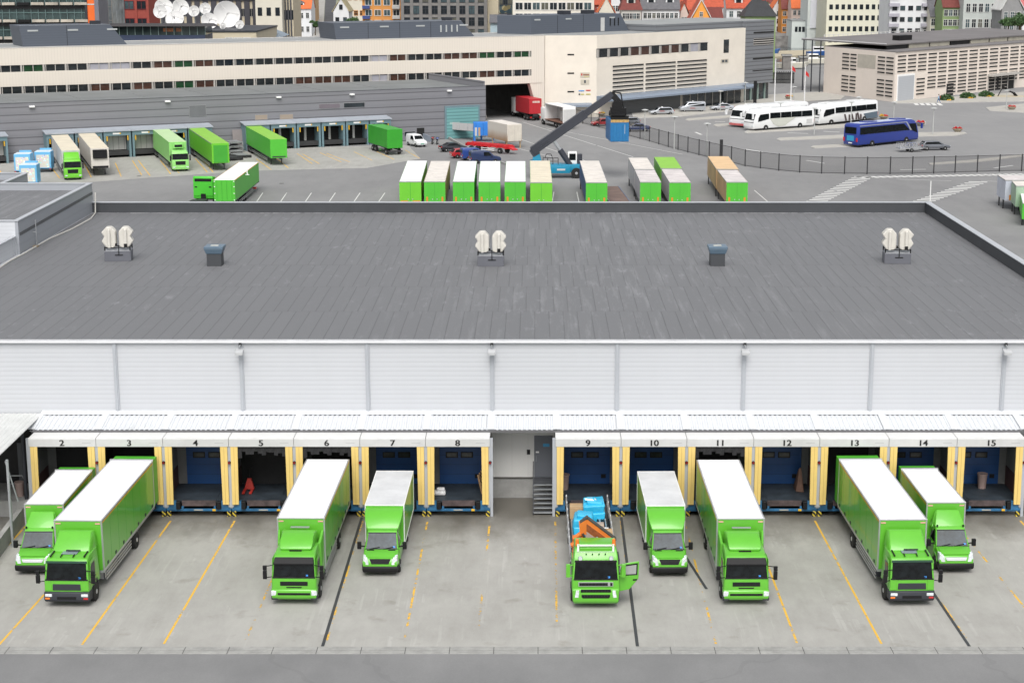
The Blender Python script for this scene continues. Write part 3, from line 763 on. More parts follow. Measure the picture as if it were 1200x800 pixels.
COWL = mat('cream_cowl_plastic', (.58, .56, .51), .5, var=.06, scale=1.5)
BASEG = mat('fan_base_grey', (.12, .125, .145), .5, var=.1)
def roof_fan(px, py, label, rz):
    x, y = G(px, py, 10.1)
    r = thing('roof_fan', label, 'roof fan', (x, y, 10.1), rz, 'twin-cowled fans on the warehouse roof')
    m_ = MB(); m_.box(-1.0, 1.0, -.1, 1.3, 0, .78, BASEG); m_.box(-1.0, 1.0, -.11, 1.31, .78, .84, CAP); m_.build('base', r, bevel=.02)
    m_ = MB()
    for xx in (-.95, .95):
        for yy in (-.05, 1.2): m_.tube((xx, yy, .8), (xx, yy, 1.15), .05, DARK)
    m_.box(-1.0, 1.0, .1, .16, 1.0, 1.07, DARK); m_.box(-1.0, 1.0, 1.0, 1.06, 1.0, 1.07, DARK); m_.tube((.1, -.12, .5), (.1, -.12, 1.2), .035, DARK); m_.tube((-.2, -.12, .5), (.4, -.12, .5), .035, DARK); m_.box(-.15, -.0, -.15, -.05, 1.2, 1.4, DARK)
    m_.build('frame', r)
    for s in (-1, 1):
        m_ = MB()
        pr = [(.12, 1.5), (.12, 2.75), (.42, 3.12), (.82, 3.12), (1.2, 2.68), (.98, 2.3), (1.2, 1.9), (.85, 1.38), (.35, 1.32)]
        pr = [(s * a, (z - 1.3) * .90 + .98) for a, z in pr]
        m_.slaby(pr, .1, .95, COWL)
        m_.slaby([(s * .5, 1.02), (s * .5, 2.5), (s * .75, 2.5), (s * .75, 1.02)], -.06, .1, COWL)
        c = m_.build('cowl', r, bevel=.06)
        if s == 1:
            m_ = MB(); m_.box(.5, .75, -.08, -.055, 1.06, 1.36, DARK); m_.build('outlet', c)
    return r
roof_fan(138.5, 306, 'leftmost twin-cowled cream roof fan on a grey base, near the annex', R(6))
roof_fan(575, 312, 'middle twin-cowled cream roof fan on a grey base, below the row of trailers', 0)
roof_fan(1051.5, 309, 'rightmost twin-cowled cream roof fan on a grey base, near the right parapet', R(-4))
VB = mat('vent_hood_blue_grey', (.10, .155, .21), .4, var=.1)
def roof_vent(px, py, label, rz):
    x, y = G(px, py, 10.1)
    r = thing('roof_vent', label, 'roof vent', (x, y, 10.1), rz, 'square vents on the warehouse roof')
    m_ = MB(); m_.box(-.55, .55, 0, 1.1, 0, .95, PARA); m_.build('shaft', r, bevel=.015)
    m_ = MB(); m_.hexa([(-.58, -.04, .95), (.58, -.04, .95), (.58, 1.14, .95), (-.58, 1.14, .95), (-.72, -.18, 1.35), (.72, -.18, 1.35), (.72, 1.28, 1.35), (-.72, 1.28, 1.35)], VB)
    m_.box(-.72, .72, -.18, 1.28, 1.35, 1.5, VB); m_.build('hood', r, bevel=.02)
    m_ = MB(); m_.box(-.3, .3, .35, .75, 1.5, 1.53, mat('vent_label', (.5, .5, .45), .6)); m_.build('lid_plate', r)
roof_vent(251, 312, 'blue-grey hooded square vent on the left half of the roof', 0)
roof_vent(841, 312, 'blue-grey hooded square vent on the right half of the roof', 0)

# lean-to canopy and low wall at the far left
lc = thing('lean_to_canopy', 'grey corrugated lean-to canopy on steel posts at the left edge of the yard', 'canopy', (-33, 98, 0)); CO = (-33, 98, 0)
m_ = MB(CO); ex = onY(36, 508, 98.9)[0]
GREYC = mat('grey_canopy_sheet', (.56, .57, .56), .6, var=.1)
# sloping towards the viewer; its outer right corner is cut back
corrugated(m_, -48, cx0 - .25, WY - .05, 5.46, 92.9, 5.38, GREYC, .33, .035)
m_.build('roof_sheet', lc)
m_ = MB(CO); m_.box(-48, cx0 - .25, 92.85, 92.95, 5.16, 5.36, PIL); m_.box(cx0 - .35, cx0 - .22, 92.95, WY - .1, 5.2, 5.36, PIL); m_.build('edge_beam', lc)
m_ = MB(CO); xx = onY(8.5, 545, 93.2)[0]; m_.tube((xx, 93.2, 0), (xx, 93.2, 5.2), .08, STEEL); m_.build('post', lc)
m_ = MB(CO); m_.tube((xx - .1, 93.2, 5.1), (xx + .35, 93.6, 2.6), .04, STEEL); m_.build('brace', lc)
m_ = MB(CO); m_.tube((DX[2][0] - .45, 99.0, 0), (DX[2][0] - .45, 99.0, 5.15), .1, DGREY); m_.build('post', lc)
m_ = MB(CO); m_.box(-48, DX[2][0] - .35, 98.6, WY - .02, .0, 1.0, CONCW); m_.build('platform', lc)
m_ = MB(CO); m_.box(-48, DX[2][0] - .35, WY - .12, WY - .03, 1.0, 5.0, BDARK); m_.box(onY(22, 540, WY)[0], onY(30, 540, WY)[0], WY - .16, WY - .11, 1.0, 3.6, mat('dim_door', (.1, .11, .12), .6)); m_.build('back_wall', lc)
lw = MB(); lx = onY(-2, 640, 90)[0]
p0 = G(0, 662); p1 = G(26, 613)
lw.hexa([(p0[0] - .15, p0[1] - 8, 0), (p0[0] + .15, p0[1] - 8, 0), (p1[0] + .15, p1[1], 0), (p1[0] - .15, p1[1], 0), (p0[0] - .15, p0[1] - 8, 1.0), (p0[0] + .15, p0[1] - 8, 1.0), (p1[0] + .15, p1[1], 1.0), (p1[0] - .15, p1[1], 1.0)], CONCW)
o = lw.build('low_wall'); tag(o, 'low concrete wall beside the leftmost green van', 'wall')
for i, (qx, qy) in enumerate([(DX[2][0] - 1.0, 99.6), (DX[2][0] - 2.8, 100.2)]):
    if i == 0:
        g = MB((qx, qy, 1)); g.lathe((qx, qy, 1), [(.22, 0), (.28, .8), (.31, .85), (.31, .9)], PINKB, 16); o = g.build('waste_bin', smooth=True); o.location = (qx, qy, 1); tag(o, 'pinkish waste bin on the platform under the lean-to canopy left of bay 2', 'bin')
        g = MB((qx, qy, 1)); g.path([(qx - .8, qy + .3, 1), (qx - .8, qy + .3, 2.0), (qx - .5, qy + .1, 2.25), (qx + .1, qy + .3, 2.2), (qx + .2, qy + .4, 1.9)], .04, STEEL, 8); g.path([(qx - .85, qy + .3, 1.6), (qx - .4, qy + .1, 1.75), (qx + .2, qy + .4, 1.6)], .03, STEEL, 8); o = g.build('hoop_rail'); o.location = (qx, qy, 1); tag(o, 'bent grey hoop rail beside the bin under the lean-to canopy', 'rail')
    else:
        c = thing('red_chair', 'dark red chair on the shaded platform under the lean-to canopy', 'chair', (qx, qy, 1)); rm = mat('dull_red', (.14, .012, .015), .6)
        g = MB(); g.box(-.25, .25, -.25, .25, .42, .48, rm); g.build('seat', c); g = MB(); g.box(-.25, .25, .2, .25, .5, .95, rm); g.build('backrest', c)
        for a in (-.22, .22):
            for b_ in (-.22, .22): g = MB(); g.tube((a, b_, 0), (a, b_, .43), .02, DARK); g.build('leg', c)
# ---------------------------------------------------------------- vehicles: local front faces -Y, origin on the ground under the front bumper
_wheel = {}
def wheel(parent, x, y, r, w_, detail=True, dual=False):
    key = (round(r, 2), round(w_, 2), detail)
    if key not in _wheel:
        t = MB(); n = 26
        prof = [(r * .62, -w_ / 2), (r * .93, -w_ / 2), (r, -w_ * .38), (r, w_ * .38), (r * .93, w_ / 2), (r * .62, w_ / 2)]
        vs = []; fs = []
        for rr, xx in prof:
            for i in range(n):
                a = 2 * math.pi * i / n; vs.append((xx, rr * math.cos(a), rr * math.sin(a)))
        for k in range(len(prof) - 1):
            for i in range(n): j = (i + 1) % n; fs.append((k * n + i, k * n + j, k * n + n + j, k * n + n + i))
        fs.append(tuple(range(n))); fs.append(tuple(range(5 * n, 6 * n)))
        t.add(vs, fs, RUBBER)
        rm = MB(); rm.tube((w_ * .1, 0, 0), (w_ * .46, 0, 0), r * .60, SILVER, r1=r * .62, n=n); rm.tube((w_ * .46, 0, 0), (w_ * .56, 0, 0), r * .3, SILVER, r1=r * .22, n=12)
        for i in range(8):
            a = i * math.pi / 4; rm.tube((w_ * .40, math.cos(a) * r * .44, math.sin(a) * r * .44), (w_ * .50, math.cos(a) * r * .44, math.sin(a) * r * .44), r * .07, CHASSIS, n=6)
        _wheel[key] = (t.mesh('wheel', smooth=True), rm.mesh('rim'))
    a, b_ = _wheel[key]
    o = link_mesh('wheel', a, parent, (x, y, r), (0, 0, 0 if x > 0 else math.pi))
    link_mesh('rim', b_, o)
    return o

def mirror(parent, x, y, z0, z1, s, m=DARK, arm=.3):
    g = MB(); g.box(min(x, x + s * .2), max(x, x + s * .2), y - .12, y + .02, z0, z0 + (z1 - z0) * .62, m); g.box(min(x, x + s * .2), max(x, x + s * .2), y - .11, y + .01, z0 + (z1 - z0) * .68, z1, m)
    g.tube((x - s * arm, y + .15, z0 + .05), (x + s * .05, y, z0 + .05), .025, DARK); g.tube((x - s * arm, y + .15, z1 - .05), (x + s * .05, y, z1 - .05), .025, DARK)
    return g.build('mirror', parent, bevel=.03)

def cargo_box(root, hw, y0, y1, z0, z1, green=GREEN, stripe=True, latch=True, silver=SILVER, roofm=ROOFW, raised=False, frame=.07):
    g = MB(); g.box(-hw + .01, hw - .01, y0, y1, z0, z1 - .01, green)
    g.box(-hw + .01, hw - .01, y0 + .01, y1 - .01, z0 - .14, z0, STEEL)
    box = g.build('cargo_box', root)
    g = MB(); g.box(-hw + .05, hw - .05, y0 + .05, y1 - .05, z1 - .012, z1 + .012, roofm); g.build('roof_panel', box)
    g = MB(); f = frame; e = .012
    for s in (-1, 1):
        a, b_ = sorted((s * (hw - f), s * (hw + e)))
        g.box(a, b_, y0 - e, y0 + f, z0 - .02, z1 + .02, silver); g.box(a, b_, y1 - f, y1 + e, z0 - .02, z1 + .02, silver)
        g.box(a, b_, y0 + f, y1 - f, z1 - f, z1 + .02, silver); g.box(a, b_, y0 + f, y1 - f, z0 - .06, z0 + f * .6, silver)
    g.box(-hw + f, hw - f, y0 - e, y0 + f, z1 - f * .7, z1 + .02, silver); g.box(-hw + f, hw - f, y1 - f, y1 + e, z1 - f, z1 + .02, silver)
    g.build('corner_frame', box, bevel=.01)
    if stripe:
        g = MB()
        for s in (-1, 1):
            a, b_ = sorted((s * (hw - .005), s * (hw + .008))); g.box(a, b_, y0 + .1, y1 - .1, z1 - .16, z1 - .09, mat('amber_stripe', (.75, .42, .02), .4, var=0))
        g.build('amber_stripe', box)
        for s in (-1, 1):
            g = MB(); a = s * (hw - .22); g.box(a - .13, a + .13, y0 - .02, y0, z1 - .2, z1 - .13, mat('marker_pale', (.7, .35, .3), .4)); g.build('marker_plate', box)
    if latch:
        n = int((y1 - y0) / 1.55)
        for s in (-1, 1):
            for i in range(n):
                yy = y0 + .8 + i * (y1 - y0 - 1.4) / max(1, n - 1)
                g = MB(); a, b_ = sorted((s * (hw - .01), s * (hw + .015))); g.box(a, b_, yy - .11, yy + .11, z0 + .1, z0 + .26, DGREY); g.build('side_latch', box)
            for i in range(1, n):
                yy = y0 + i * (y1 - y0) / n
                g = MB(); a, b_ = sorted((s * (hw - .01), s * (hw - .004 + .0))); g.box(a, b_, yy - .012, yy + .012, z0 + .1, z1 - .2, GREEN2); g.build('panel_joint', box)
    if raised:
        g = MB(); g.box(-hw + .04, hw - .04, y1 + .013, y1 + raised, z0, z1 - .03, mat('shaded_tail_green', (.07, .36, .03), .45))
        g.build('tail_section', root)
        g = MB(); g.box(-hw - .01, hw + .01, y1 + .0, y1 + .13, z1 + .02, z1 + .09, SILVER); g.build('roof_rail', box)
    return box

def chassis(root, hw, y0, y1, z, bars=True, by0=None, by1=None):
    g = MB(); g.box(-.42, -.32, y0, y1, z - .28, z, CHASSIS); g.box(.32, .42, y0, y1, z - .28, z, CHASSIS)
    yy = y0 + .5
    while yy < y1: g.box(-.32, .32, yy, yy + .08, z - .24, z - .05, CHASSIS); yy += 1.2
    g.build('chassis_frame', root)
    if bars:
        for s in (-1, 1):
            g = MB(); a = s * (hw - .06)
            for zz in (z - .22, z - .4, z - .58): g.box(a - .02, a + .02, by0, by1, zz - .05, zz + .04, SILVER)
            for yy in (by0 + .3, (by0 + by1) / 2, by1 - .3): g.box(a - s * .05 - .03, a - s * .05 + .03, yy - .04, yy + .04, z - .62, z - .05, CHASSIS)
            g.build('side_guard', root)

def side_door(root, hw, pts, win, m=GREEN, glass=GLASS, handle=None):
    for s in (-1, 1):
        g = MB(); a, b_ = sorted((s * (hw - .02), s * (hw + .008))); g.slabx(pts, a, b_, m); d = g.build('door', root, bevel=.006)
        g = MB(); a, b_ = sorted((s * (hw - .01), s * (hw + .022))); g.slabx(win, a, b_, glass); g.build('side_window', d, bevel=.01)
        if handle:
            g = MB(); a, b_ = sorted((s * (hw), s * (hw + .03))); g.box(a, b_, handle[0] - .1, handle[0] + .1, handle[1] - .025, handle[1] + .025, DARK); g.build('handle', d)

def arch(root, hw, y, r, m=DARK, depth=.35, top=True):
    for s in (-1, 1):
        g = MB(); n = 9
        for i in range(n):
            a0 = math.pi * i / n; a1 = math.pi * (i + 1) / n
            p = lambda a, rr: (y + math.cos(a) * rr, .5 + math.sin(a) * rr)
            (ya, za), (yb, zb), (yc, zc), (yd, zd) = p(a0, r), p(a1, r), p(a1, r + .07), p(a0, r + .07)
            x0, x1 = s * (hw - depth), s * (hw + .015)
            g.hexa([(x0, ya, za), (x1, ya, za), (x1, yb, zb), (x0, yb, zb), (x0, yd, zd), (x1, yd, zd), (x1, yc, zc), (x0, yc, zc)], m)
        g.build('mudguard', root)

def wipers(root, p0, p1, xs, parent):
    g = MB(); g.seg(p0, p1, .08, .17, (.62, .74), (.62, .74), .035, mat('blue_sticker', (.03, .22, .6), .5)); g.build('windscreen_sticker', parent)
    g = MB()
    for x in xs: g.bar((x, p0[0] - .05, p0[1] + .03), (x + .55, p0[0] * .85 + p1[0] * .15 - .05, p0[1] * .85 + p1[1] * .15), .03, .03, DARK)
    g.build('wiper', parent)

def plate(parent, y, z, x=0, w_=.5):
    g = MB(); g.box(x - w_ / 2, x + w_ / 2, y - .02, y, z, z + .11, WHITE); g.build('number_plate', parent)

# ---- flat-fronted distribution truck with a dark separate bumper (bays 3 and 13)
def distribution_truck(label):
    r = thing('box_truck', label, 'truck', group='green trucks backed into the front bays')
    L = 2.15
    g = MB(); g.loft([(.08, .62), (.04, .95), (.07, 1.50), (.30, 2.42), (.44, 2.56), (.8, 2.64), (L, 2.66), (L, .85), (1.85, .85), (1.62, 1.12), (.68, 1.12), (.5, .75), (.3, .62)], [1.16, 1.17, 1.17, 1.10, 1.06, 1.06, 1.06, 1.17, 1.17, 1.17, 1.17, 1.17, 1.16], GREEN)
    cab = g.build('cab', r, bevel=.05, segs=3)
    A, B_, C = (.04, .95), (.07, 1.50), (.30, 2.42)
    g = MB(); g.seg(B_, C, .04, .96, 1.06, 1.01, .02, GLASS); ws = g.build('windscreen', r, bevel=.02); wipers(r, B_, C, (-.8, .15), ws)
    g = MB(); g.seg(B_, C, -.03, .05, 1.12, 1.11, .03, DARK); g.seg(B_, C, .92, 1.04, 1.07, 1.05, .05, mat('dark_green_visor', (.01, .05, .03), .4)); g.build('windscreen_surround', r, bevel=.01)
    g = MB(); g.seg(A, B_, .02, .62, .74, .72, .03, DGREY)
    for q in range(5): g.seg(A, B_, .08 + q * .1, .11 + q * .1, .70, .70, .045, DARK)
    g.build('grille', r, bevel=.02)
    for s in (-1, 1):
        a, b_ = sorted((s * .80, s * 1.14)); g = MB(); g.seg(A, B_, -.05, .95, (a, b_), (a, b_), .02, GREEN); g.build('front_panel', r, bevel=.03)
    g = MB(); g.loft([(-.02, .34), (-.08, .48), (-.04, .86), (.10, .90), (.55, .88), (.62, .36)], [1.14, 1.2, 1.19, 1.18, 1.2, 1.18], DGREY); bp = g.build('bumper', r, bevel=.04, segs=2)
    g = MB(); g.box(-.5, .5, -.09, -.04, .5, .64, DARK); g.build('air_intake', bp)
    for s in (-1, 1):
        g = MB(); a, b_ = sorted((s * .76, s * 1.12)); g.box(a, b_, -.10, -.03, .64, .79, LAMP); g.build('headlight', bp, bevel=.02)
        g = MB(); a, b_ = sorted((s * .88, s * 1.12)); g.box(a, b_, -.095, -.03, .50, .59, RED if s > 0 else ORANGE); g.build('indicator', bp, bevel=.01)
        mirror(r, s * 1.34, .0, 1.38, 2.05, s)
    side_door(r, 1.165, [(.35, .95), (.30, 1.5), (.48, 2.38), (1.35, 2.38), (1.35, .95)], [(.42, 1.50), (.56, 2.2), (1.22, 2.2), (1.22, 1.5)], handle=(1.2, 1.38))
    arch(r, 1.16, 1.15, .62, DGREY)
    for s in (-1, 1):
        wheel(r, s * 1.08, 1.15, .50, .30); wheel(r, s * 1.0, 9.3, .50, .52)
        g = MB(); a, b_ = sorted((s * .75, s * 1.15)); g.box(a, b_, .45, .68, .32, .42, DARK); g.box(a, b_, .5, .68, .55, .64, SILVER); g.build('step', r)
    g = MB()
    for x in (-.88, .88): g.bar((x, .42, 2.66), (x, 1.5, 2.72), .06, .06, DARK)
    for x in (-.35, .3): g.bar((x, .42, 2.64), (x, .75, 2.68), .05, .04, DARK)
    g.build('roof_bars', r)
    g = MB(); g.box(-.42, .40, .78, 1.3, 2.65, 2.70, mat('roof_hatch_glass', (.2, .25, .28), .2, var=.1)); g.build('roof_hatch', r, bevel=.02)
    g = MB(); g.loft([(1.15, 2.62), (1.15, 2.72), (1.95, 3.45), (2.1, 3.50), (2.35, 3.48), (2.35, 2.62)], [1.0, .95, .84, .86, .95, 1.06], GREEN); d = g.build('wind_deflector', r, bevel=.05, segs=2)
    g = MB(); g.box(-.25, .5, 1.1, 1.16, 2.72, 2.78, DGREY); g.build('deflector_lip', d)
    chassis(r, 1.25, 2.2, 13.4, 1.02, True, 3.2, 8.3)
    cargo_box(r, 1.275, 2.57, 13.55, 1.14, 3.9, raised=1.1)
    g = MB(); g.box(-1.15, -.6, 3.2, 4.4, .45, 1.0, DGREY); g.box(.6, 1.15, 3.0, 4.6, .42, .98, SILVER); g.build('fuel_tank', r, bevel=.06)
    return r

# ---- truck with a rounded deflector, black visor and green bumper (bays 6 and 11)
def rigid_truck(label):
    r = thing('box_truck', label, 'truck', group='green trucks backed into the front bays')
    L = 2.2
    g = MB(); g.loft([(.10, .45), (.02, .62), (.0, 1.0), (.06, 1.52), (.30, 2.42), (.45, 2.60), (1.2, 2.72), (L, 2.74), (L, .8), (1.95, .8), (1.72, 1.12), (.78, 1.12), (.6, .7), (.5, .45)], [1.14, 1.17, 1.18, 1.17, 1.10, 1.07, 1.05, 1.05, 1.17, 1.17, 1.17, 1.17, 1.17, 1.14], GREEN)
    g.build('cab', r, bevel=.10, segs=3)
    A0, A, B_, C = (.02, .62), (.0, 1.0), (.06, 1.52), (.30, 2.42)
    g = MB(); g.seg(B_, C, .02, .93, 1.09, 1.02, .025, GLASS); ws = g.build('windscreen', r, bevel=.03); wipers(r, B_, C, (-.8, .1), ws)
    g = MB(); g.seg(B_, C, -.04, .05, 1.12, 1.10, .035, DARK); g.build('windscreen_surround', r, bevel=.01)
    g = MB(); g.hexa([(-1.08, .10, 2.18), (1.08, .10, 2.18), (1.02, .38, 2.50), (-1.02, .38, 2.50), (-1.06, .05, 2.26), (1.06, .05, 2.26), (1.0, .36, 2.56), (-1.0, .36, 2.56)], DARK); g.build('sun_visor', r, bevel=.03)
    g = MB(); g.seg(A, B_, .18, .60, .72, .72, .025, DARK)
    for q in range(4): g.seg(A, B_, .24 + q * .09, .27 + q * .09, .68, .68, .04, DGREY)
    g.seg(A, B_, -.05, .06, .38, .42, .02, DARK); g.build('grille', r, bevel=.015)
    g = MB(); g.loft([(.04, .32), (-.07, .46), (-.06, .84), (.02, .92), (.5, .92), (.55, .34)], [1.1, 1.18, 1.20, 1.18, 1.21, 1.17], GREEN); bp = g.build('bumper', r, bevel=.05, segs=2)
    g = MB(); g.box(-.85, .85, -.085, -.05, .60, .72, DARK); g.build('air_intake', bp, bevel=.01)
    for s in (-1, 1):
        g = MB(); a, b_ = sorted((s * .90, s * 1.19)); g.hexa([(a, -.09, .56), (b_, -.06, .56), (b_, .12, .56), (a, .0, .56), (a, -.09, .84), (b_, -.06, .84), (b_, .12, .84), (a, .0, .84)], LAMP); g.build('headlight', bp, bevel=.03)
        g = MB(); a, b_ = sorted((s * .85, s * 1.21)); g.loft([(-.05, .32), (-.02, .52), (.5, .52), (.5, .32)], .18, DGREY, xc=s * 1.03); g.build('bumper_corner', bp, bevel=.04)
        mirror(r, s * 1.38, -.02, 1.5, 2.22, s)
    side_door(r, 1.17, [(.30, .95), (.30, 1.5), (.48, 2.42), (1.4, 2.42), (1.4, .95)], [(.38, 1.52), (.55, 2.24), (1.28, 2.24), (1.28, 1.52)], handle=(1.25, 1.38))
    arch(r, 1.17, 1.25, .62, DARK)
    for s in (-1, 1):
        wheel(r, s * 1.08, 1.25, .50, .30); wheel(r, s * 1.0, 8.9, .50, .52)
        g = MB(); a, b_ = sorted((s * .75, s * 1.16)); g.box(a, b_, .45, .66, .34, .60, DARK); g.build('step', r)
    g = MB(); g.loft([(.95, 2.66), (.90, 2.80), (1.35, 3.14), (1.9, 3.34), (2.2, 3.36), (2.55, 3.30), (2.55, 2.66)], [.74, .86, .90, .84, .84, .95, 1.0], GREEN); d = g.build('wind_deflector', r, bevel=.11, segs=3)
    g = MB(); g.box(-.32, .32, .86, .98, 2.66, 2.74, DARK); g.build('deflector_foot', d)
    g = MB(); g.box(-.5, .5, 2.5, 2.7, 3.40, 3.43, STEEL); g.build('deflector_bracket', r)
    for s in (-1, 1):
        g = MB(); g.hexa([(s * 1.05, 2.05, .8), (s * 1.20, 2.15, .8), (s * 1.20, 2.85, .8), (s * 1.12, 2.85, .8), (s * 1.0, 2.05, 2.7), (s * 1.14, 2.15, 2.7), (s * 1.22, 2.85, 3.2), (s * 1.1, 2.85, 3.2)], GREEN); g.build('side_fairing', r, bevel=.03)
    chassis(r, 1.25, 2.2, 13.2, 1.0, True, 3.4, 8.0)
    cargo_box(r, 1.275, 2.93, 13.85, 1.12, 3.8)
    g = MB(); g.box(-1.15, -.6, 3.3, 4.5, .45, 1.0, DGREY); g.box(.6, 1.15, 3.2, 4.8, .42, .98, DGREY); g.build('fuel_tank', r, bevel=.06)
    return r

# ---- box vans
def box_van(label, style):
    r = thing('box_van', label, 'van', group='green box vans backed into the front bays')
    if style == 'round':
        pr = [(.10, .34), (.0, .55), (.02, .82), (.14, 1.02), (.95, 1.26), (1.62, 2.02), (1.85, 2.18), (3.0, 2.25), (3.0, .45), (1.38, .45), (1.26, .76), (.50, .76), (.40, .34)]
        hw = [.90, .95, .97, .93, .93, .82, .78, .80, .99, .99, .985, .985, .95]
    else:
        pr = [(.10, .34), (.0, .55), (.03, .80), (.16, 1.00), (.98, 1.25), (1.55, 2.04), (1.75, 2.18), (2.6, 2.24), (2.6, .45), (1.38, .45), (1.26, .76), (.50, .76), (.40, .34)]
        hw = [.88, .95, .96, .92, .92, .82, .78, .80, .99, .99, .985, .985, .95]
    g = MB(); g.loft(pr, hw, GREEN); g.build('cab', r, bevel=.06, segs=3)
    P0, P1, P2, P3, P4, P5 = pr[:6]
    g = MB(); g.seg(P4, P5, .02, .94, .86, .76, .015, GLASSV); ws = g.build('windscreen', r, bevel=.03)
    g = MB(); g.seg(P4, P5, -.02, .04, .9, .88, .02, DARK); g.seg(P4, P5, .92, .98, .78, .78, .02, DARK); g.build('windscreen_seal', ws)
    wipers(r, P4, P5, (-.65, .1), ws)
    g = MB(); g.seg((.14, 1.05), P4, .05, .96, .80, .84, .03, GREEN); bn = g.build('bonnet', r, bevel=.04, segs=2)
    if style == 'round':
        g = MB()
        for s in (-1, 1): g.seg(P3, P4, .80, .90, tuple(sorted((s * .38, s * .78))), tuple(sorted((s * .40, s * .78))), .045, DARK)
        g.build('bonnet_vent', bn)
    g = MB()
    if style == 'round':
        g.hexa([(-.46, -.01, .74), (.46, -.01, .74), (.46, .1, .74), (-.46, .1, .74), (-.58, .06, 1.0), (.58, .06, 1.0), (.58, .15, 1.0), (-.58, .15, 1.0)], DARK)
        for q in range(3): g.box(-.5, .5, -.015 + q * .02, .03 + q * .02, .78 + q * .07, .80 + q * .07, DGREY)
    else:
        g.hexa([(-.52, -.015, .76), (.52, -.015, .76), (.52, .1, .76), (-.52, .1, .76), (-.6, .05, .93), (.6, .05, .93), (.6, .15, .93), (-.6, .15, .93)], SILVER)
        for q in range(2): g.box(-.52, .52, -.02 + q * .02, .03, .80 + q * .06, .82 + q * .06, DARK)
    g.build('grille', r, bevel=.01)
    g = MB(); g.loft([(.05, .24), (-.08, .34), (-.06, .56), (.0, .62), (.62, .60), (.62, .26)], [.90, .97, .99, .96, 1.02, .98], DARK); bp = g.build('bumper', r, bevel=.05, segs=2)
    for s in (-1, 1):
        g = MB(); g.hexa([(s * .60, -.04, .68), (s * .95, .04, .68), (s * .97, .32, .74), (s * .66, .15, .74), (s * .68, .02, 1.02), (s * .92, .12, 1.14), (s * .95, .5, 1.17), (s * .72, .32, 1.12)], LAMP); g.build('headlight', r, bevel=.03)
        g = MB(); g.box(min(s * 1.14, s * 1.36), max(s * 1.14, s * 1.36), 1.18, 1.34, 1.18, 1.58, DARK); g.tube((s * .92, 1.3, 1.3), (s * 1.2, 1.26, 1.35), .04, DARK); g.build('mirror', r, bevel=.04)
    # sloping side windows
    for s in (-1, 1):
        g = MB(); p = [(1.25, 1.38), (1.72, 1.98), (2.35, 2.0), (2.35, 1.38)]
        xw = lambda z: .925 - (z - 1.25) * .165
        vs = [(s * (xw(z) + .02), y, z) for y, z in p] + [(s * (xw(z) - .03), y, z) for y, z in p]
        g.add(vs, [(0, 1, 2, 3), (7, 6, 5, 4), (0, 4, 5, 1), (1, 5, 6, 2), (2, 6, 7, 3), (3, 7, 4, 0)], GLASS); g.build('side_window', r)
        g = MB(); a, b_ = sorted((s * .93, s * .995)); g.slabx([(1.15, .5), (1.15, 1.28), (2.5, 1.28), (2.5, .5)], a, b_, GREEN); g.build('door', r, bevel=.02)
        wheel(r, s * .92, .88, .36, .24); wheel(r, s * .86, 5.9, .36, .35)
    arch(r, .985, .88, .30 + .12, GREEN, .25)
    bf = 3.06
    if style == 'round':
        g = MB(); g.loft([(1.70, 2.08), (1.72, 2.22), (2.1, 2.60), (2.5, 2.84), (2.9, 2.96), (3.1, 2.97), (3.1, 2.1)], [.82, .90, 1.03, 1.07, 1.07, 1.07, .95], GREEN); g.build('roof_fairing', r, bevel=.10, segs=3)
    else:
        bf = 2.74
        g = MB(); g.loft([(1.35 + .35, 2.14), (1.75, 2.22), (2.40, 2.86), (2.5, 2.88), (2.5, 2.2)], [.84, .82, .62, .62, .9], GREEN); g.build('wind_deflector', r, bevel=.04, segs=2)
        for s in (-1, 1):
            g = MB(); g.hexa([(s * .60, 2.1, 2.2), (s * .95, 2.0, 2.0), (s * .95, 2.5, 2.0), (s * .62, 2.5, 2.2), (s * .60, 2.45, 2.84), (s * .64, 2.44, 2.84), (s * .66, 2.5, 2.84), (s * .6, 2.5, 2.84)], GREEN); g.build('deflector_wing', r, bevel=.02)
            g = MB(); g.tube((s * .72, 1.66, 2.16), (s * .72, 1.66, 2.26), .05, DARK); g.build('roof_marker', r)
    chassis(r, 1.0, bf, 9.0, .78, False)
    w_ = SILVER if style != 'round' else WHITE
    if style == 'round':
        cargo_box(r, 1.1, bf, bf + 6.55, .82, 3.1, stripe=False, latch=False, silver=mat('white_edge_trim', (.72, .73, .72), .5), roofm=mat('grey_translucent_roof', (.58, .59, .60), .5, var=.12, scale=.8), frame=.05)
    else:
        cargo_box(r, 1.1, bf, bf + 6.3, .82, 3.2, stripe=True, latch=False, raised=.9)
    return r

t3 = distribution_truck('big green box truck with dark bumper backed into bay 3 beside the leftmost van'); place(t3, -24.35, 83.75, R(-1.6))
t13 = distribution_truck('big green box truck with dark bumper in bay 13, left of the van'); place(t13, 19.55, 83.9, R(1.2))
t6 = rigid_truck('green truck with black visor and rounded roof deflector backed into bay 6'); place(t6, -12.6, 84.1, R(-.8))
t11 = rigid_truck('green truck with black visor and rounded roof deflector backed into bay 11'); place(t11, 10.95, 84.0, R(.4))
v7 = box_van('green box van with smooth roof fairing backed into bay 7, right of a truck', 'round'); place(v7, -8.5, 88.3, R(-.5))
v10 = box_van('green box van with smooth roof fairing backed into bay 10, beside the crane truck', 'round'); place(v10, 7.3, 88.2, R(.9))
v2 = box_van('green box van with chrome grille and wedge deflector in bay 2, leftmost of all', 'wedge'); place(v2, -27.5, 88.5, R(0))
v14 = box_van('green box van with chrome grille and wedge deflector in bay 14, rightmost of all', 'wedge'); place(v14, 23.05, 88.8, R(1))

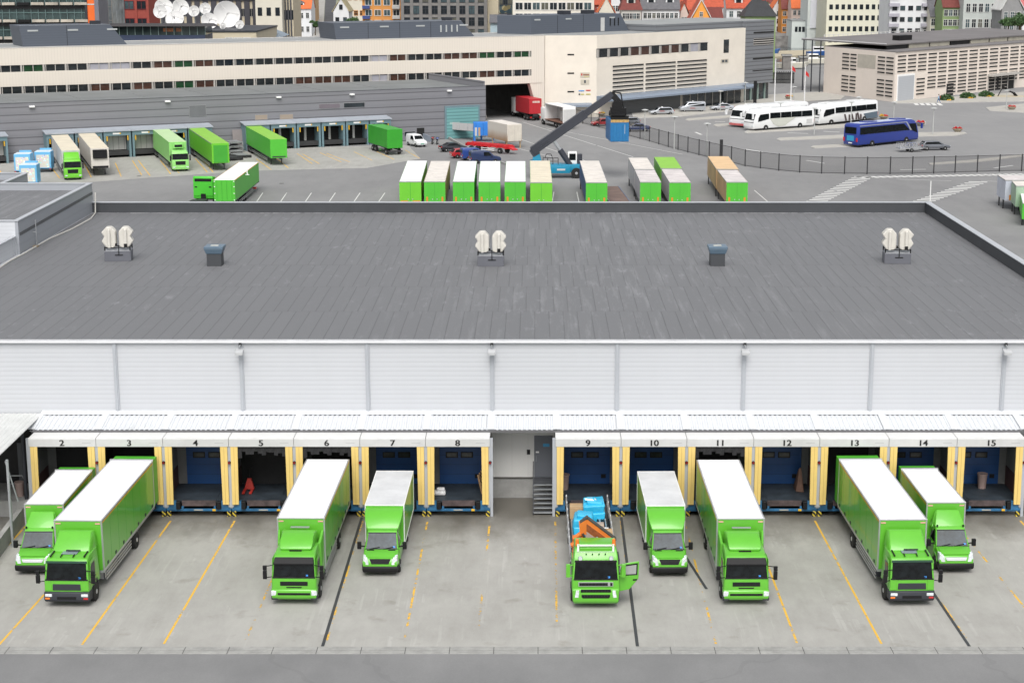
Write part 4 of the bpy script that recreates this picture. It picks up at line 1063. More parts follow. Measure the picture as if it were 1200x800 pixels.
# ---- crane truck in bay 9
r = thing('crane_truck', 'green flatbed truck with folded orange loader crane and open door in bay 9', 'truck', (3.1, 83.55, 0), R(.3))
g = MB(); g.loft([(.12, .42), (.03, .6), (.0, 1.1), (.05, 1.62), (.26, 2.60), (.42, 2.82), (.62, 3.12), (.85, 3.2), (2.1, 3.2), (2.2, 3.1), (2.2, .8), (2.05, .8), (1.82, 1.15), (.88, 1.15), (.65, .6), (.5, .42)], [1.16, 1.21, 1.23, 1.22, 1.16, 1.14, 1.08, 1.05, 1.05, 1.1, 1.22, 1.22, 1.22, 1.22, 1.22, 1.16], GREEN); g.build('cab', r, bevel=.07, segs=3)
A, B_, C = (.0, 1.1), (.05, 1.62), (.26, 2.60)
g = MB(); g.seg(B_, C, .03, .93, 1.13, 1.06, .025, GLASS); ws = g.build('windscreen', r, bevel=.04); wipers(r, B_, C, (-.8, .1), ws)
g = MB(); g.seg(B_, C, -.03, .05, 1.16, 1.14, .035, DARK); g.seg(B_, C, .9, 1.0, 1.1, 1.08, .06, DARK); g.build('windscreen_surround', r, bevel=.015)
for z0, z1, hw_ in ((1.28, 1.5, .90), (.98, 1.12, .78), (.70, .84, .74)):
    g = MB(); yy = -.0 if z0 > 1.2 else -.06
    g.box(-hw_, hw_, yy - .035, yy + .05, z0, z1, SILVER if z0 > 1.2 else DARK); g.box(-hw_ + .04, hw_ - .04, yy - .045, yy, z0 + .03, z1 - .03, DARK)
    for q in range(9): g.box(-hw_ + .15 + q * hw_ * .2, -hw_ + .17 + q * hw_ * .2, yy - .05, yy, z0 + .03, z1 - .03, DGREY)
    g.build('grille', r)
g = MB(); g.box(.62, .74, -.065, -.03, 1.31, 1.47, SILVER); g.build('badge', r)
g = MB(); g.loft([(.05, .30), (-.08, .46), (-.08, 1.1), (0, 1.16), (.4, 1.16), (.45, .32)], [1.12, 1.2, 1.22, 1.2, 1.23, 1.2], GREEN); bp = g.build('bumper', r, bevel=.06, segs=3)
g = MB(); g.box(-.78, .78, -.10, -.06, .96, 1.1, DARK); g.box(-.7, .7, -.10, -.06, .64, .80, DARK); g.build('air_intake', bp, bevel=.02)
for s in (-1, 1):
    g = MB(); g.hexa([(s * .88, -.1, .66), (s * 1.12, -.08, .66), (s * 1.2, .1, .66), (s * .9, 0, .66), (s * .84, -.1, 1.08), (s * 1.04, -.08, 1.1), (s * 1.16, .1, 1.1), (s * .86, 0, 1.08)], LAMP); g.build('headlight', bp, bevel=.03)
    g = MB(); g.box(min(s * 1.32, s * 1.54), max(s * 1.32, s * 1.54), .02, .16, 1.75, 2.45, GREEN); g.tube((s * 1.15, .2, 2.35), (s * 1.4, .1, 2.4), .03, DARK); g.tube((s * 1.15, .2, 1.8), (s * 1.4, .1, 1.8), .03, DARK); g.build('mirror', r, bevel=.05)
    g = MB(); g.tube((s * .80, .26, 2.70), (s * .80, .32, 2.72), .12, SILVER, n=14); g.tube((s * .80, .20, 2.69), (s * .80, .26, 2.70), .10, LAMP, n=14); g.build('spotlight', r)
    g = MB(); g.lathe((s * .95, .8, 3.2), [(.1, 0), (.1, .12), (.09, .14), (.09, .34), (.05, .38)], ORANGE, 12); g.build('beacon', r, smooth=True)
    wheel(r, s * 1.12, 1.35, .52, .3); wheel(r, s * .95, 10.2, .5, .52); wheel(r, s * .95, 11.55, .5, .52)
g = MB(); g.box(-.82, .82, .50, .56, 3.0, 3.2, GREEN); g.box(-.9, .9, .60, .66, 3.22, 3.34, WHITE); g.box(-.98, -.84, .48, .66, 2.98, 3.34, WHITE); g.box(.84, .98, .48, .66, 2.98, 3.34, WHITE); g.box(-.98, .98, .48, .56, 2.94, 3.0, WHITE); g.build('light_board', r, bevel=.02)
g = MB()
for x in (-.5, -.17, .17, .5): g.tube((x, .40, 2.90), (x, .34, 2.90), .035, DARK)
g.build('marker_lamp', r)
arch(r, 1.22, 1.35, .64, DARK)
for s in (-1,):
    g = MB(); g.slabx([(.40, .95), (.34, 1.6), (.52, 2.6), (1.5, 2.6), (1.5, .95)], -1.235, -1.2, GREEN); d = g.build('door', r); g = MB(); g.slabx([(.45, 1.65), (.6, 2.4), (1.38, 2.4), (1.38, 1.65)], -1.25, -1.22, GLASS); g.build('side_window', d)
g = MB(); g.slabx([(.30, .9), (.30, 2.6), (1.6, 2.6), (1.6, .9)], 1.15, 1.24, CHASSIS); g.build('door_opening', r)
# opened door swings out on its front hinge
g = MB(); g.slaby([(0, .85), (.55, .95), (1.02, 1.5), (1.05, 2.45), (.15, 2.35), (0, 1.7)], -.04, .04, GREEN)
od = g.build('open_door', r, bevel=.02); od.location = (1.22, .38, 0); od.rotation_euler = (0, 0, R(8))
g = MB(); g.slaby([(.12, 1.72), (.95, 1.72), (.97, 2.36), (.2, 2.28)], -.055, .055, DARK); g.slaby([(.19, 1.78), (.88, 1.78), (.90, 2.28), (.25, 2.22)], -.06, .06, mat('pale_door_glass', (.30, .31, .30), .1, var=.2)); g.build('side_window', od)
g = MB(); g.box(.72, .95, -.06, -.03, 1.42, 1.5, DARK); g.build('handle', od)
g = MB(); g.box(-.42, -.3, 2.1, 13.7, .75, 1.05, CHASSIS); g.box(.3, .42, 2.1, 13.7, .75, 1.05, CHASSIS); g.build('chassis_frame', r)
g = MB(); g.box(-1.24, 1.24, 3.8, 13.9, 1.05, 1.2, mat('flatbed_deck', (.05, .055, .06), .7, var=.4)); fb = g.build('flatbed', r)
for s in (-1, 1):
    g = MB(); x = s * 1.22
    for z in (1.25, 1.5, 1.75): g.box(x - .03, x + .03, 3.8, 13.8, z - .03, z + .04, SILVER)
    yy = 3.85
    while yy < 13.8: g.box(x - .035, x + .035, yy, yy + .09, 1.2, 1.85, SILVER); yy += 1.22
    g.build('side_rail', fb)
g = MB()
for x in (-1.0, -.93, -.86): g.tube((x, 4.6, 1.28), (x, 12.6, 1.28), .035, SILVER)
g.build('side_pipes', fb)
OR = mat('crane_orange', (.62, .17, .025), .45, var=.1); HYD = mat('crane_dark', (.05, .045, .04), .5, var=.2)
g = MB(); g.box(-1.2, -.35, 2.5, 3.3, .9, 1.75, HYD); g.box(-1.15, 1.15, 2.6, 3.1, .85, 1.15, HYD); cb_ = g.build('crane_base', r, bevel=.03)
g = MB(); g.box(-1.15, -.75, 2.6, 3.05, 1.7, 2.15, OR); g.tube((-1.05, 3.1, 1.6), (-.6, 3.2, 2.0), .14, OR); g.tube((-1.0, 2.8, 1.5), (-1.0, 2.8, 2.5), .16, OR); g.tube((-.6, 2.85, 1.9), (-.6, 2.85, 3.3), .10, HYD); g.tube((-.85, 3.15, 1.9), (-.45, 3.1, 2.2), .11, OR); g.box(-.9, -.55, 3.1, 3.4, 1.5, 1.8, OR); g.box(-1.15, -.8, 2.7, 3.1, 2.2, 3.0, OR); g.tube((-1.2, 2.75, 2.5), (-.55, 2.75, 2.9), .16, OR); g.tube((-1.1, 2.7, 2.9), (-.7, 2.7, 3.2), .13, OR); g.tube((-1.15, 2.65, 2.2), (-.6, 2.65, 2.35), .1, HYD); g.build('crane_column', r, bevel=.02)
g = MB(); g.hexa([(-.75, 2.8, 3.55), (-.75, 3.2, 3.55), (1.12, 3.2, 2.15), (1.12, 2.8, 2.15), (-.35, 2.8, 3.95), (-.35, 3.2, 3.95), (1.16, 3.2, 2.75), (1.16, 2.8, 2.75)], OR)
g.hexa([(-.55, 2.76, 3.45), (-.55, 2.8, 3.45), (.9, 2.8, 2.4), (.9, 2.76, 2.4), (-.38, 2.76, 3.75), (-.38, 2.8, 3.75), (1.0, 2.8, 2.7), (1.0, 2.76, 2.7)], mat('boom_inset_plate', (.22, .06, .015), .6, var=.5, scale=4)); g.build('crane_boom', r, bevel=.03)  # dark inset panel on the front face of the boom
g = MB(); g.bar((-.72, 3.02, 3.72), (-.35, 3.02, 4.02), .46, .08, HYD); g.bar((-.38, 3.02, 4.02), (1.18, 3.02, 2.80), .46, .06, HYD); g.hexa([(-.75, 2.75, 3.2), (-.4, 2.75, 3.1), (-.4, 3.25, 3.1), (-.75, 3.25, 3.2), (-.8, 2.75, 3.7), (-.4, 2.75, 3.95), (-.4, 3.25, 3.95), (-.8, 3.25, 3.7)], OR); g.build('crane_elbow', r)
g = MB(); g.tube((-.4, 2.74, 2.9), (.5, 2.74, 2.55), .06, mat('pale_green_hose', (.25, .33, .2), .5)); g.tube((-.2, 2.72, 2.4), (.15, 2.72, 3.0), .05, MATS['pale_green_hose']); g.tube((.15, 2.72, 3.0), (.6, 2.72, 2.3), .05, STEEL); g.tube((-.6, 2.7, 3.2), (-.3, 2.7, 2.5), .06, HYD); g.build('crane_hydraulics', r)
g = MB(); g.bar((-1.0, 2.75, 2.3), (-.85, 2.75, 3.0), .05, .12, WHITE); g.bar((-1.15, 2.75, 2.4), (-1.0, 2.75, 3.0), .05, .1, WHITE); g.build('crane_levers', r)
# load on the bed
bx0, by0_ = 3.1, 83.55
CYAN = mat('blue_wrap_film', (.03, .42, .68), .3, var=.1, bump=.8, bscale=3)
def wrapped(x, y, s, label, knot=False):
    g = MB(); random.seed(int(y * 10)); j = lambda a: a + random.uniform(-.09, .09)
    for (a, b_, c_, d_, e_, f_) in ((-.62, .62, -.75, .75, 0, .62), (-.58, .6, -.70, .72, .5, 1.12), (-.4, .5, -.5, .55, 1.0, 1.24)):
        g.hexa([(j(a * s), j(c_), e_), (j(b_ * s), j(c_), e_), (j(b_ * s), j(d_), e_), (j(a * s), j(d_), e_), (j(a * s), j(c_), j(f_)), (j(b_ * s), j(c_), j(f_)), (j(b_ * s), j(d_), j(f_)), (j(a * s), j(d_), j(f_))], CYAN)
    if knot: g.hexa([(-.5, -.2, 1.2), (.25, -.3, 1.2), (.2, .2, 1.2), (-.45, .15, 1.2), (-.55, -.1, 1.42), (.0, -.1, 1.32), (.1, .1, 1.36), (-.3, .1, 1.3)], WHITE)
    o = g.build('wrapped_pallet', bevel=.16, segs=3); o.location = (bx0 + x, by0_ + y, 1.205); return tag(o, label, 'wrapped load')
wrapped(.20, 10.9, 1, 'bright blue wrapped load with a white knot on top, farther one on the flatbed', True)
wrapped(-.42, 8.4, .95, 'load wrapped in bright blue film, nearer one behind the orange crane')
CARD = mat('cardboard', (.42, .28, .15), .8, var=.12, scale=2)
def carton(x, y, sx, sy, sz, label, m=CARD):
    g = MB(); g.box(-sx, sx, -sy, sy, .12, sz, m); g.box(-sx - .01, sx + .01, -.04, .04, .12, sz + .006, mat('packing_tape', (.5, .4, .25), .4))
    for a in (-sx + .06, -.05, sx - .16): g.box(a, a + .1, -sy, sy, 0, .12, WOOD)
    o = g.build('cardboard_box'); o.location = (bx0 + x, by0_ + y, 1.205); return tag(o, label, 'box')
carton(-.75, 11.2, .38, .5, .75, 'flat brown cardboard box left of the farther blue load on the flatbed')
carton(.18, 6.9, .5, .5, 1.05, 'greyish brown carton between the nearer blue load and the orange crane', mat('dusty_cardboard', (.36, .29, .24), .8, var=.1))
carton(.80, 6.5, .34, .4, .85, 'small square tan carton with tape near the right rail of the flatbed')
g = MB()
for i in range(7):
    for j in range(3): g.tube((-.33 + i * .11, -1.6 + .1 * ((i + j) % 3), .06 + j * .11), (-.33 + i * .11, 1.5, .06 + j * .11), .05, DARK if (i + j) % 3 else SILVER)
g.box(-.05, .2, -.9, -.6, .3, .5, WHITE)
o = g.build('pipe_bundle'); o.location = (bx0 + .78, by0_ + 8.7, 1.205); tag(o, 'bundle of dark pipes lying along the right side of the flatbed', 'pipes')
# ---------------------------------------------------------------- rear depot (grey cladding, slanting away to the right)
DA = Vector((-88.0, 282.3)); DB = Vector((-9.4, 322.3)); DZ = 9.5
DANG = math.atan2(DB.y - DA.y, DB.x - DA.x)
Dd = (DB - DA).normalized(); Dn = Vector((Dd.y, -Dd.x))
DLEN = (DB - DA).length
def sbear(px, A, d, z=2.0, out=0.0):    # position along a facade line seen at photo column px (approximate bearing)
    n_ = Vector((d.y, -d.x)); A2 = A + n_ * out
    # iterate with the row where the point at height z appears
    u = (px - CAM_CX) / CAM_F
    s = 0
    for _ in range(12):
        P_ = A2 + d * s
        f = P_.y * _c - (z - CAM_H) * _s     # view depth
        # u = x/f  ->  A.x + d.x s = u (y c - dz s)
        num = u * (A2.y * _c - (z - CAM_H) * _s) - A2.x
        den = d.x - u * d.y * _c
        s = num / den
    return s
dep = thing('depot', 'long dark-grey clad depot with teal-framed loading docks, slanting across the rear yard', 'depot', (DA.x, DA.y, 0), DANG)
DCL = panel_mat('depot_cladding', (.205, .207, .225), 1.25, 2, .8, .5, grime=.3, gw=.13, gd=1.0)
DROOF = mat('depot_roof_membrane', (.17, .18, .18), .8, var=.15, scale=.15)
TEAL = mat('teal_frame_paint', (.14, .22, .25), .5, var=.08)
TEALD = panel_mat('teal_roller_door', (.15, .34, .34), .6, 2, .7, .5, grime=.2, gw=.25, gd=.6)
g = MB(); g.box(-40, DLEN, 0, 26, -.1, DZ - .45, DCL); g.box(-40, DLEN, 0, .3, DZ - .45, DZ, DCL); g.box(DLEN - .3, DLEN, .3, 26, DZ - .45, DZ + .9, DCL); g.build('wall', dep)
g = MB(); g.box(-40, DLEN - .32, .32, 26.3, DZ - .43, DZ - .36, DROOF)
for q in range(11): g.box(-40 + q * 11, -39.9 + q * 11, .4, 26.2, DZ - .36, DZ - .30, mat('roof_seam', (.22, .23, .23), .8))
g.build('roof', dep)
g = MB(); g.box(-40, DLEN, -.05, .33, DZ, DZ + .07, mat('depot_cap', (.09, .095, .105), .5)); g.build('parapet_cap', dep)
for px in (37, 196, 326, 412, 526):
    s = sbear(px, DA, Dd, 9); g = MB(); g.box(s - .45, s + .45, -.5, -.02, 8.75, 9.05, WHITE); g.build('wall_lamp', dep, bevel=.05)
INN = mat('dock_inner_dark', (.012, .012, .012), .9)
SECT = panel_mat('grey_sectional_door', (.60, .60, .57), .95, 0, .5, .6, gw=.1, gd=1.0)
def docks(px_edges, doors, z=4.6, out=2.6):
    S = [sbear(p, DA, Dd, 3, out) for p in px_edges]
    for i in range(len(S) - 1):
        a, b_ = S[i] + .12, S[i + 1] - .12
        g = MB(); t = .34
        g.box(a, a + t, -out, 0, 0, z - .9, TEAL); g.box(b_ - t, b_, -out, 0, 0, z - .9, TEAL); g.box(a, b_, -out, 0, z - .9, z - .2, TEAL)
        g.hexa([(a - .15, -out - .2, z - .2), (b_ + .15, -out - .2, z - .2), (b_ + .15, -.003, z + .15), (a - .15, -.003, z + .15), (a - .15, -out - .2, z - .05), (b_ + .15, -out - .2, z - .05), (b_ + .15, -.003, z + .35), (a - .15, -.003, z + .35)], mat('dock_hood_grey', (.33, .36, .40), .5))
        dk = g.build('dock_shelter', dep)
        g = MB(); g.box(a + t, b_ - t, -.2, -.02, 0, z - .9, INN); g.box(a + t, b_ - t, -out + .4, -.2, .9, 1.1, INN); g.box(a + t, b_ - t, -out + .3, -out + .6, .4, 1.15, CHASSIS); g.build('dock_platform', dk)
        if doors[i] == 'd':
            g = MB(); g.box(a + t + .05, b_ - t - .05, -.5, -.21, 1.15, z - .95, SECT); g.build('sectional_door', dk)
        elif doors[i] == 'o':
            g = MB(); c_ = (a + b_) / 2; g.box(c_ - .15, c_ + .25, -.45, -.21, 1.1, z - .95, SECT); g.build('door_edge', dk)
        for xx in (a + t + .12, b_ - t - .28):
            g = MB(); g.box(xx, xx + .16, -out - .03, -out + .1, z - 1.75, z - .95, YELLOW); g.build('guide_marker', dk)
        g = MB(); c_ = (a + b_) / 2; g.box(c_ - .75, c_ + .4, -out - .03, -out, z - .66, z - .40, WHITE); g.box(c_ + .4, c_ + .6, -out - .03, -out, z - .66, z - .40, YELLOW); g.build('dock_sign', dk)
docks([-58, -24, 10], 'dd')
docks([54, 87.5, 121, 154.5, 188, 220, 250], ['o', 'o', 'd', 'd', 'o', 'o'])
docks([287, 317, 347.5, 376.5, 405, 433, 459], ['o', 'o', 'o', 'o', 'o', 'o'])
# roller gate, windows and door of the depot
s0, s1 = sbear(523, DA, Dd, 3), sbear(560, DA, Dd, 3)
g = MB(); g.box(s0 - .35, s1 + .35, -.18, -.01, 0, 6.1, TEAL); gt = g.build('gate_frame', dep)
g = MB(); g.box(s0, s1, -.24, -.185, .05, 5.7, TEALD); g.box(s0 + .6, s0 + 2.6, -.26, -.23, 2.7, 3.1, mat('pale_teal_plate', (.3, .45, .42), .5)); g.build('roller_gate', gt)
for a, b_, z0, z1, m in ((374, 398, 6.6, 7.35, mat('purple_grey_blind', (.16, .14, .16), .4)), (403, 427, 6.6, 7.35, BGLASS), (328, 343, 5.0, 5.8, mat('tan_blind', (.3, .25, .2), .5)), (299, 313, 5.1, 5.9, mat('tan_blind', (.3, .25, .2), .5)), (474, 486, .95, 1.7, BGLASS), (222, 241, 6.2, 8.0, mat('flush_door_panel', (.14, .142, .155), .5))):
    s0, s1 = sbear(a, DA, Dd, (z0 + z1) / 2), sbear(b_, DA, Dd, (z0 + z1) / 2)
    g = MB(); g.box(s0 - .08, s1 + .08, -.07, -.01, z0 - .08, z1 + .08, mat('window_frame_grey', (.25, .25, .26), .5)); g.box(s0, s1, -.09, -.068, z0, z1, m); g.build('window', dep)
s0 = sbear(488.5, DA, Dd, 1); s1 = sbear(497, DA, Dd, 1)
g = MB(); g.box(s0, s1, -.1, -.01, 0, 2.3, INN); g.build('doorway', dep)
# screen boards beside docks
def FP(px, out, z=2.0):
    s = sbear(px, DA, Dd, z, out); p = DA + Dd * s + Dn * out; return p.x, p.y
x, y = FP(279, .8); g = MB(); g.box(-.9, .9, -.06, .06, 0, 3.6, mat('pinkish_grey_board', (.25, .22, .22), .6)); o = g.build('board_panel'); o.location = (x, y, 0); o.rotation_euler = (R(-6), 0, DANG); tag(o, 'pinkish grey board leaning on the depot wall between two dock groups', 'board')
x, y = FP(289, 2.5); g = MB(); g.slabx([(-3, 0), (-3, 1.1), (3, 3.4), (3, 0)], -.06, .06, mat('blue_grey_screen', (.28, .32, .38), .5)); o = g.build('side_screen'); o.location = (x, y, 0); o.rotation_euler = (0, 0, DANG); tag(o, 'blue-grey sloping side screen left of the second dock group', 'screen')
x, y = FP(501, 2.2); g = MB(); g.slabx([(-2.2, 0), (-2.2, 1.0), (2.2, 1.3), (2.2, 0)], -.05, .05, mat('blue_grey_screen', (.28, .32, .38), .5)); o = g.build('side_screen'); o.location = (x, y, 0); o.rotation_euler = (0, 0, DANG); tag(o, 'low blue-grey screen beside the depot doorway and the motorbikes', 'screen')

# ---------------------------------------------------------------- cream office block behind
CREAM = panel_mat('cream_ribbed_concrete', (.70, .645, .565), .55, 0, .35, .75, grime=.25)
OROOF = mat('office_roof', (.27, .28, .28), .8, var=.1, scale=.2)
OA = Vector((-98.0, 310.1)); OB = Vector((1.8, 362.1)); OZ = 17.0
Od = (OB - OA).normalized(); OANG = math.atan2(Od.y, Od.x); OL = (OB - OA).length
off = thing('office_building', 'long cream office block with two ribbon window rows and dark rooftop housings', 'building', (OA.x, OA.y, 0), OANG)
MULL = mat('pale_mullion', (.42, .40, .37), .6)
RW = [mat('ribbon_glass_a', (.018, .022, .024), .07, var=.6, scale=.5), mat('ribbon_glass_b', (.06, .03, .022), .12, var=.5, scale=.6), mat('ribbon_glass_c', (.012, .05, .02), .12, var=.5, scale=.6), mat('ribbon_blind', (.33, .33, .37), .4, var=.1)]
g = MB(); dpt = 16
sU = sbear(569, OA, Od, 5); sE = OL
rows = ((13.95, 12.75), (10.15, 8.85))
segs_z = [(7.3, rows[1][1]), (rows[1][0], rows[0][1]), (rows[0][0], OZ)]
x0w = -45; x1w = sbear(623, OA, Od, 12)
for a, b_ in segs_z: g.box(x0w, sE, 0, dpt, a, b_, CREAM)
for b_, a in rows: g.box(x1w, sE, 0, dpt, a, b_, CREAM); g.box(x0w, x1w, .45, dpt, a, b_, INN)
g.box(x0w, sU, 0, dpt, 0, 7.3, CREAM)
s2 = sbear(628, OA, Od, 2); g.box(s2 + 1.5, sE, 0, dpt, 0, 7.3, CREAM)
g.build('wall', off)
g = MB(); g.hexa([(s2 - 1.4, .1, 7.3), (s2 + 1.5, .1, 7.3), (s2 + 1.5, 1.4, 7.3), (s2 - 1.4, 1.4, 7.3), (s2 + .9, .1, 0), (s2 + 1.5, .1, 0), (s2 + 1.5, 1.4, 0), (s2 + .9, 1.4, 0)], CREAM); g.build('slanted_pier', off)
TSHADE = mat('tunnel_shade_concrete', (.07, .068, .065), .9, var=.25)  # shade of the underpass put into the concrete colour
g = MB(); g.box(s2 + 1.3, s2 + 1.49, 1.5, 46, 0, 7.28, TSHADE); g.box(sU + .01, sU + .2, .2, 15, 0, 7.28, TSHADE); g.box(sU + .2, s2 + 1.3, .3, 46, 7.1, 7.28, TSHADE); g.box(sU + 9, s2 + 1.3, 45.7, 46, 0, 7.1, TSHADE); g.build('underpass_shade_lining', off)  # tunnel walls and ceiling added behind the opening to keep it dark
sp = sbear(588, OA, Od, 2)
g = MB(); g.hexa([(sp - 2.3, 5, 0), (sp - .9, 5, 0), (sp - .9, 6.5, 0), (sp - 2.3, 6.5, 0), (sp - 5.8, 5, 7.3), (sp - 3.6, 5, 7.3), (sp - 3.6, 6.5, 7.3), (sp - 5.8, 6.5, 7.3)], MULL); g.build('slanted_pier', off)
g = MB(); g.box(x0w, sE, .05, dpt - .05, OZ, OZ + .06, OROOF); g.build('roof', off)
g = MB(); g.box(x0w, sE, -.04, .3, OZ + .003, OZ + .16, mat('pale_coping', (.5, .49, .47), .6)); g.box(x0w, sE, dpt - .3, dpt + .04, OZ + .003, OZ + .16, MATS['pale_coping']); g.build('coping', off)
random.seed(11)
s = sbear(-2, OA, Od, 12); step = 3.98
i = 0
while s < x1w - .5:
    for ri, (zt_, zb) in enumerate(rows):
        k = random.choices([0, 1, 2, 3], [.6, .27, .12, .01])[0]
        if ri == 0 and 4 <= i <= 5: k = 3
        e = min(s + step, x1w)
        g = MB(); g.box(s, e, .20, .28, zb, zt_, RW[k]); g.box(s, s + .32, .02, .2, zb, zt_, MULL); g.box(s + .5, s + .62, .06, .2, zb, zt_, MULL); g.box((s + .55 + e) / 2 - .06, (s + .55 + e) / 2 + .06, .06, .2, zb, zt_, MULL); g.box(s + .32, e, .12, .2, zt_ - .1, zt_, DGREY)
        g.build('ribbon_window', off)
    s += step; i += 1
HOUS = panel_mat('rooftop_housing_cladding', (.088, .102, .128), .45, 2, .4, .5, grime=.15)
HLIT = mat('pale_louvre', (.40, .42, .42), .5)
def housing(root, A, d, pa, pb, zb, h, dep_, louv, slope=True, slots=()):
    s0 = sbear(pa, A, d, zb, -3.0); s1 = sbear(pb, A, d, zb, -3.0)
    g = MB(); sl = 3.0 if slope else 0
    g.hexa([(s0, 3, zb), (s1, 3, zb), (s1, 3 + dep_, zb), (s0, 3 + dep_, zb), (s0 - .5, 3, zb + h), (s1 - sl, 3, zb + h), (s1 - sl, 3 + dep_, zb + h), (s0 - .5, 3 + dep_, zb + h)], HOUS)
    hs_ = g.build('rooftop_housing', root)
    n = max(2, int((s1 - s0) / 7))
    for q in louv:
        xx = s0 + (s1 - s0) * q; g = MB(); g.box(xx - .95, xx + .95, 2.93, 3.0, zb + h - 1.0, zb + h - .72, HLIT); g.build('louvre', hs_)
    for q in range(1, n):
        xx = s0 + (s1 - s0 - sl) * q / n; g = MB(); g.box(xx - .03, xx + .03, 2.97, 3.0, zb, zb + h, DARK); g.build('panel_joint', hs_)
    for q, dk in slots:
        xx = s0 + (s1 - s0) * q; g = MB(); g.box(xx - .15, xx + .15, 2.9, 3.0, zb + 1.0, zb + 2.4, HLIT if not dk else DARK); g.build('slot', hs_)
    g = MB(); g.box(s1 - sl - 3.2, s1 - sl - 1.5, 4.0, 5.6, zb + h, zb + h + .7, DGREY); g.build('roof_box', hs_)
    g = MB(); g.box(s0 - .5, s1 - sl, 2.95, 3.25, zb + h, zb + h + .1, HLIT if False else mat('housing_coping', (.2, .22, .25), .5)); g.build('coping', hs_)
    return hs_
housing(off, OA, Od, 27, 149, OZ + .06, 3.7, 9, (.1, .48, .86))
housing(off, OA, Od, 394, 556, OZ + .06, 3.2, 9, (.06, .34, .6, .92), slots=((.75, 0), (.79, 0), (.83, 0), (.87, 0)))

# middle bay with signs and right wing, one building
RA = Vector((1.9, 362.4)); RB = Vector((12.8, 363.6)); RC = Vector((48.6, 402.5))
rw = thing('hall_wing', 'cream right wing with long louvre slots, canopy and small signs, joined to the office block', 'building', (RA.x, RA.y, 0), 0)
RO = (RA.x, RA.y, 0)
CREAM2 = mat('cream_wall_panel', (.71, .655, .57), .8, var=.06, scale=.25, bump=.1, bscale=1)
g = MB(RO)
g.slabz([(RA.x, RA.y), (RB.x, RB.y), (RC.x, RC.y), (RC.x - 14, RC.y + 13), (RA.x - 8, RA.y + 15)], -.1, 17.0, CREAM2); g.build('wall', rw)
g = MB(RO); g.slabz([(RA.x + .2, RA.y + .3), (RB.x, RB.y + .3), (RC.x - .3, RC.y + .2), (RC.x - 14, RC.y + 12.7), (RA.x - 7.8, RA.y + 14.8)], 17.003, 17.08, OROOF); g.build('roof', rw)
Rd = (RC - RB).normalized(); RANG = math.atan2(Rd.y, Rd.x)
Md = (RB - RA).normalized(); MANG = math.atan2(Md.y, Md.x)
def rel(P, r0=RA): return (P.x - r0.x, P.y - r0.y, 0)
def onwall(name, parent, mb, P, ang, bevel=0):
    o = mb.build(name, parent, bevel=bevel); o.location = rel(P); o.rotation_euler = (0, 0, ang); return o
a, b_ = sbear(699, RB, Rd, 13.5), sbear(829, RB, Rd, 13.5)
n = 11; st_ = (b_ - a) / n
for i in range(n):
    g = MB(); k = random.choice([0, 0, 1, 3, 0]); x0 = a + i * st_
    g.box(x0, x0 + st_, -.02, .05, 12.4, 14.2, RW[k]); g.box(x0, x0 + .45, -.1, -.02, 12.4, 14.2, MULL); g.box(x0 + .6, x0 + .75, -.1, -.02, 12.4, 14.2, MULL); g.box(x0, x0 + st_, -.12, -.02, 14.1, 14.25, DGREY)
    onwall('ribbon_window', rw, g, RB, RANG)
for pa, pb in ((718, 754), (756.5, 791.5), (793.5, 828)):
    a, b_ = sbear(pa, RB, Rd, 8), sbear(pb, RB, Rd, 8)
    g = MB()
    for q in range(8): z = 10.35 - q * .86; g.box(a, b_, -.03, .05, z - .22, z + .12, INN); g.box(a, b_, -.12, -.03, z - .28, z - .2, MULL)
    onwall('louvre_panel', rw, g, RB, RANG)
a = sbear(848, RB, Rd, 13); b_ = sbear(854, RB, Rd, 13); g = MB(); g.box(a, b_, -.05, .05, 11.6, 14.6, BGLASS); onwall('window', rw, g, RB, RANG)
SIGNB = mat('sign_backing', (.50, .46, .38), .7)
def wsign(label, P, d, ang, pa, pb, z0, z1, bits, back=True):
    a = sbear(pa, P, d, (z0 + z1) / 2); b_ = sbear(pb, P, d, (z0 + z1) / 2)
    g = MB()
    if back: g.box(a, b_, -.06, -.003, z0, z1, SIGNB)
    for u0, u1, v0, v1, m in bits: g.box(a + (b_ - a) * u0, a + (b_ - a) * u1, -.08, -.055, z0 + (z1 - z0) * v0, z0 + (z1 - z0) * v1, m)
    o = onwall('wall_sign', rw, g, P, ang); o['label'] = label
sr = mat('sign_red', (.5, .05, .04), .5); sb = mat('sign_blue', (.06, .25, .6), .5); sk = mat('sign_dark', (.06, .07, .08), .5); sy = mat('sign_yellow', (.5, .45, .15), .5); so = mat('sign_brown', (.28, .16, .1), .6)
wsign('tan sign with a red mark', RA, Md, MANG, 680, 691, 8.25, 9.35, ((.08, .22, .4, .8, sr), (.3, .95, .4, .7, so), (.4, .9, .12, .22, sy)))
wsign('pale sign with a dark shield', RA, Md, MANG, 680.5, 690.5, 6.8, 7.85, ((.4, .6, .3, .9, sk),))
wsign('small blue lettered sign', RA, Md, MANG, 678, 684.5, 5.35, 5.7, ((0, 1, .2, .8, sb),), False)
wsign('small red lettered sign', RA, Md, MANG, 686.5, 692, 5.4, 5.8, ((0, 1, .2, .8, sr),), False)
wsign('small dark lettered sign', RA, Md, MANG, 678, 684.5, 4.6, 5.0, ((0, .3, .1, .9, sk), (.4, 1, .2, .8, sy)), False)
wsign('small yellow lettered sign', RA, Md, MANG, 686.5, 692, 4.6, 5.0, ((0, 1, .2, .8, sy),), False)
wsign('small beige sign with dark letters', RB, Rd, RANG, 844.5, 853.5, 9.3, 10.2, ((.15, .45, .2, .8, sk), (.55, .85, .2, .8, sk)))
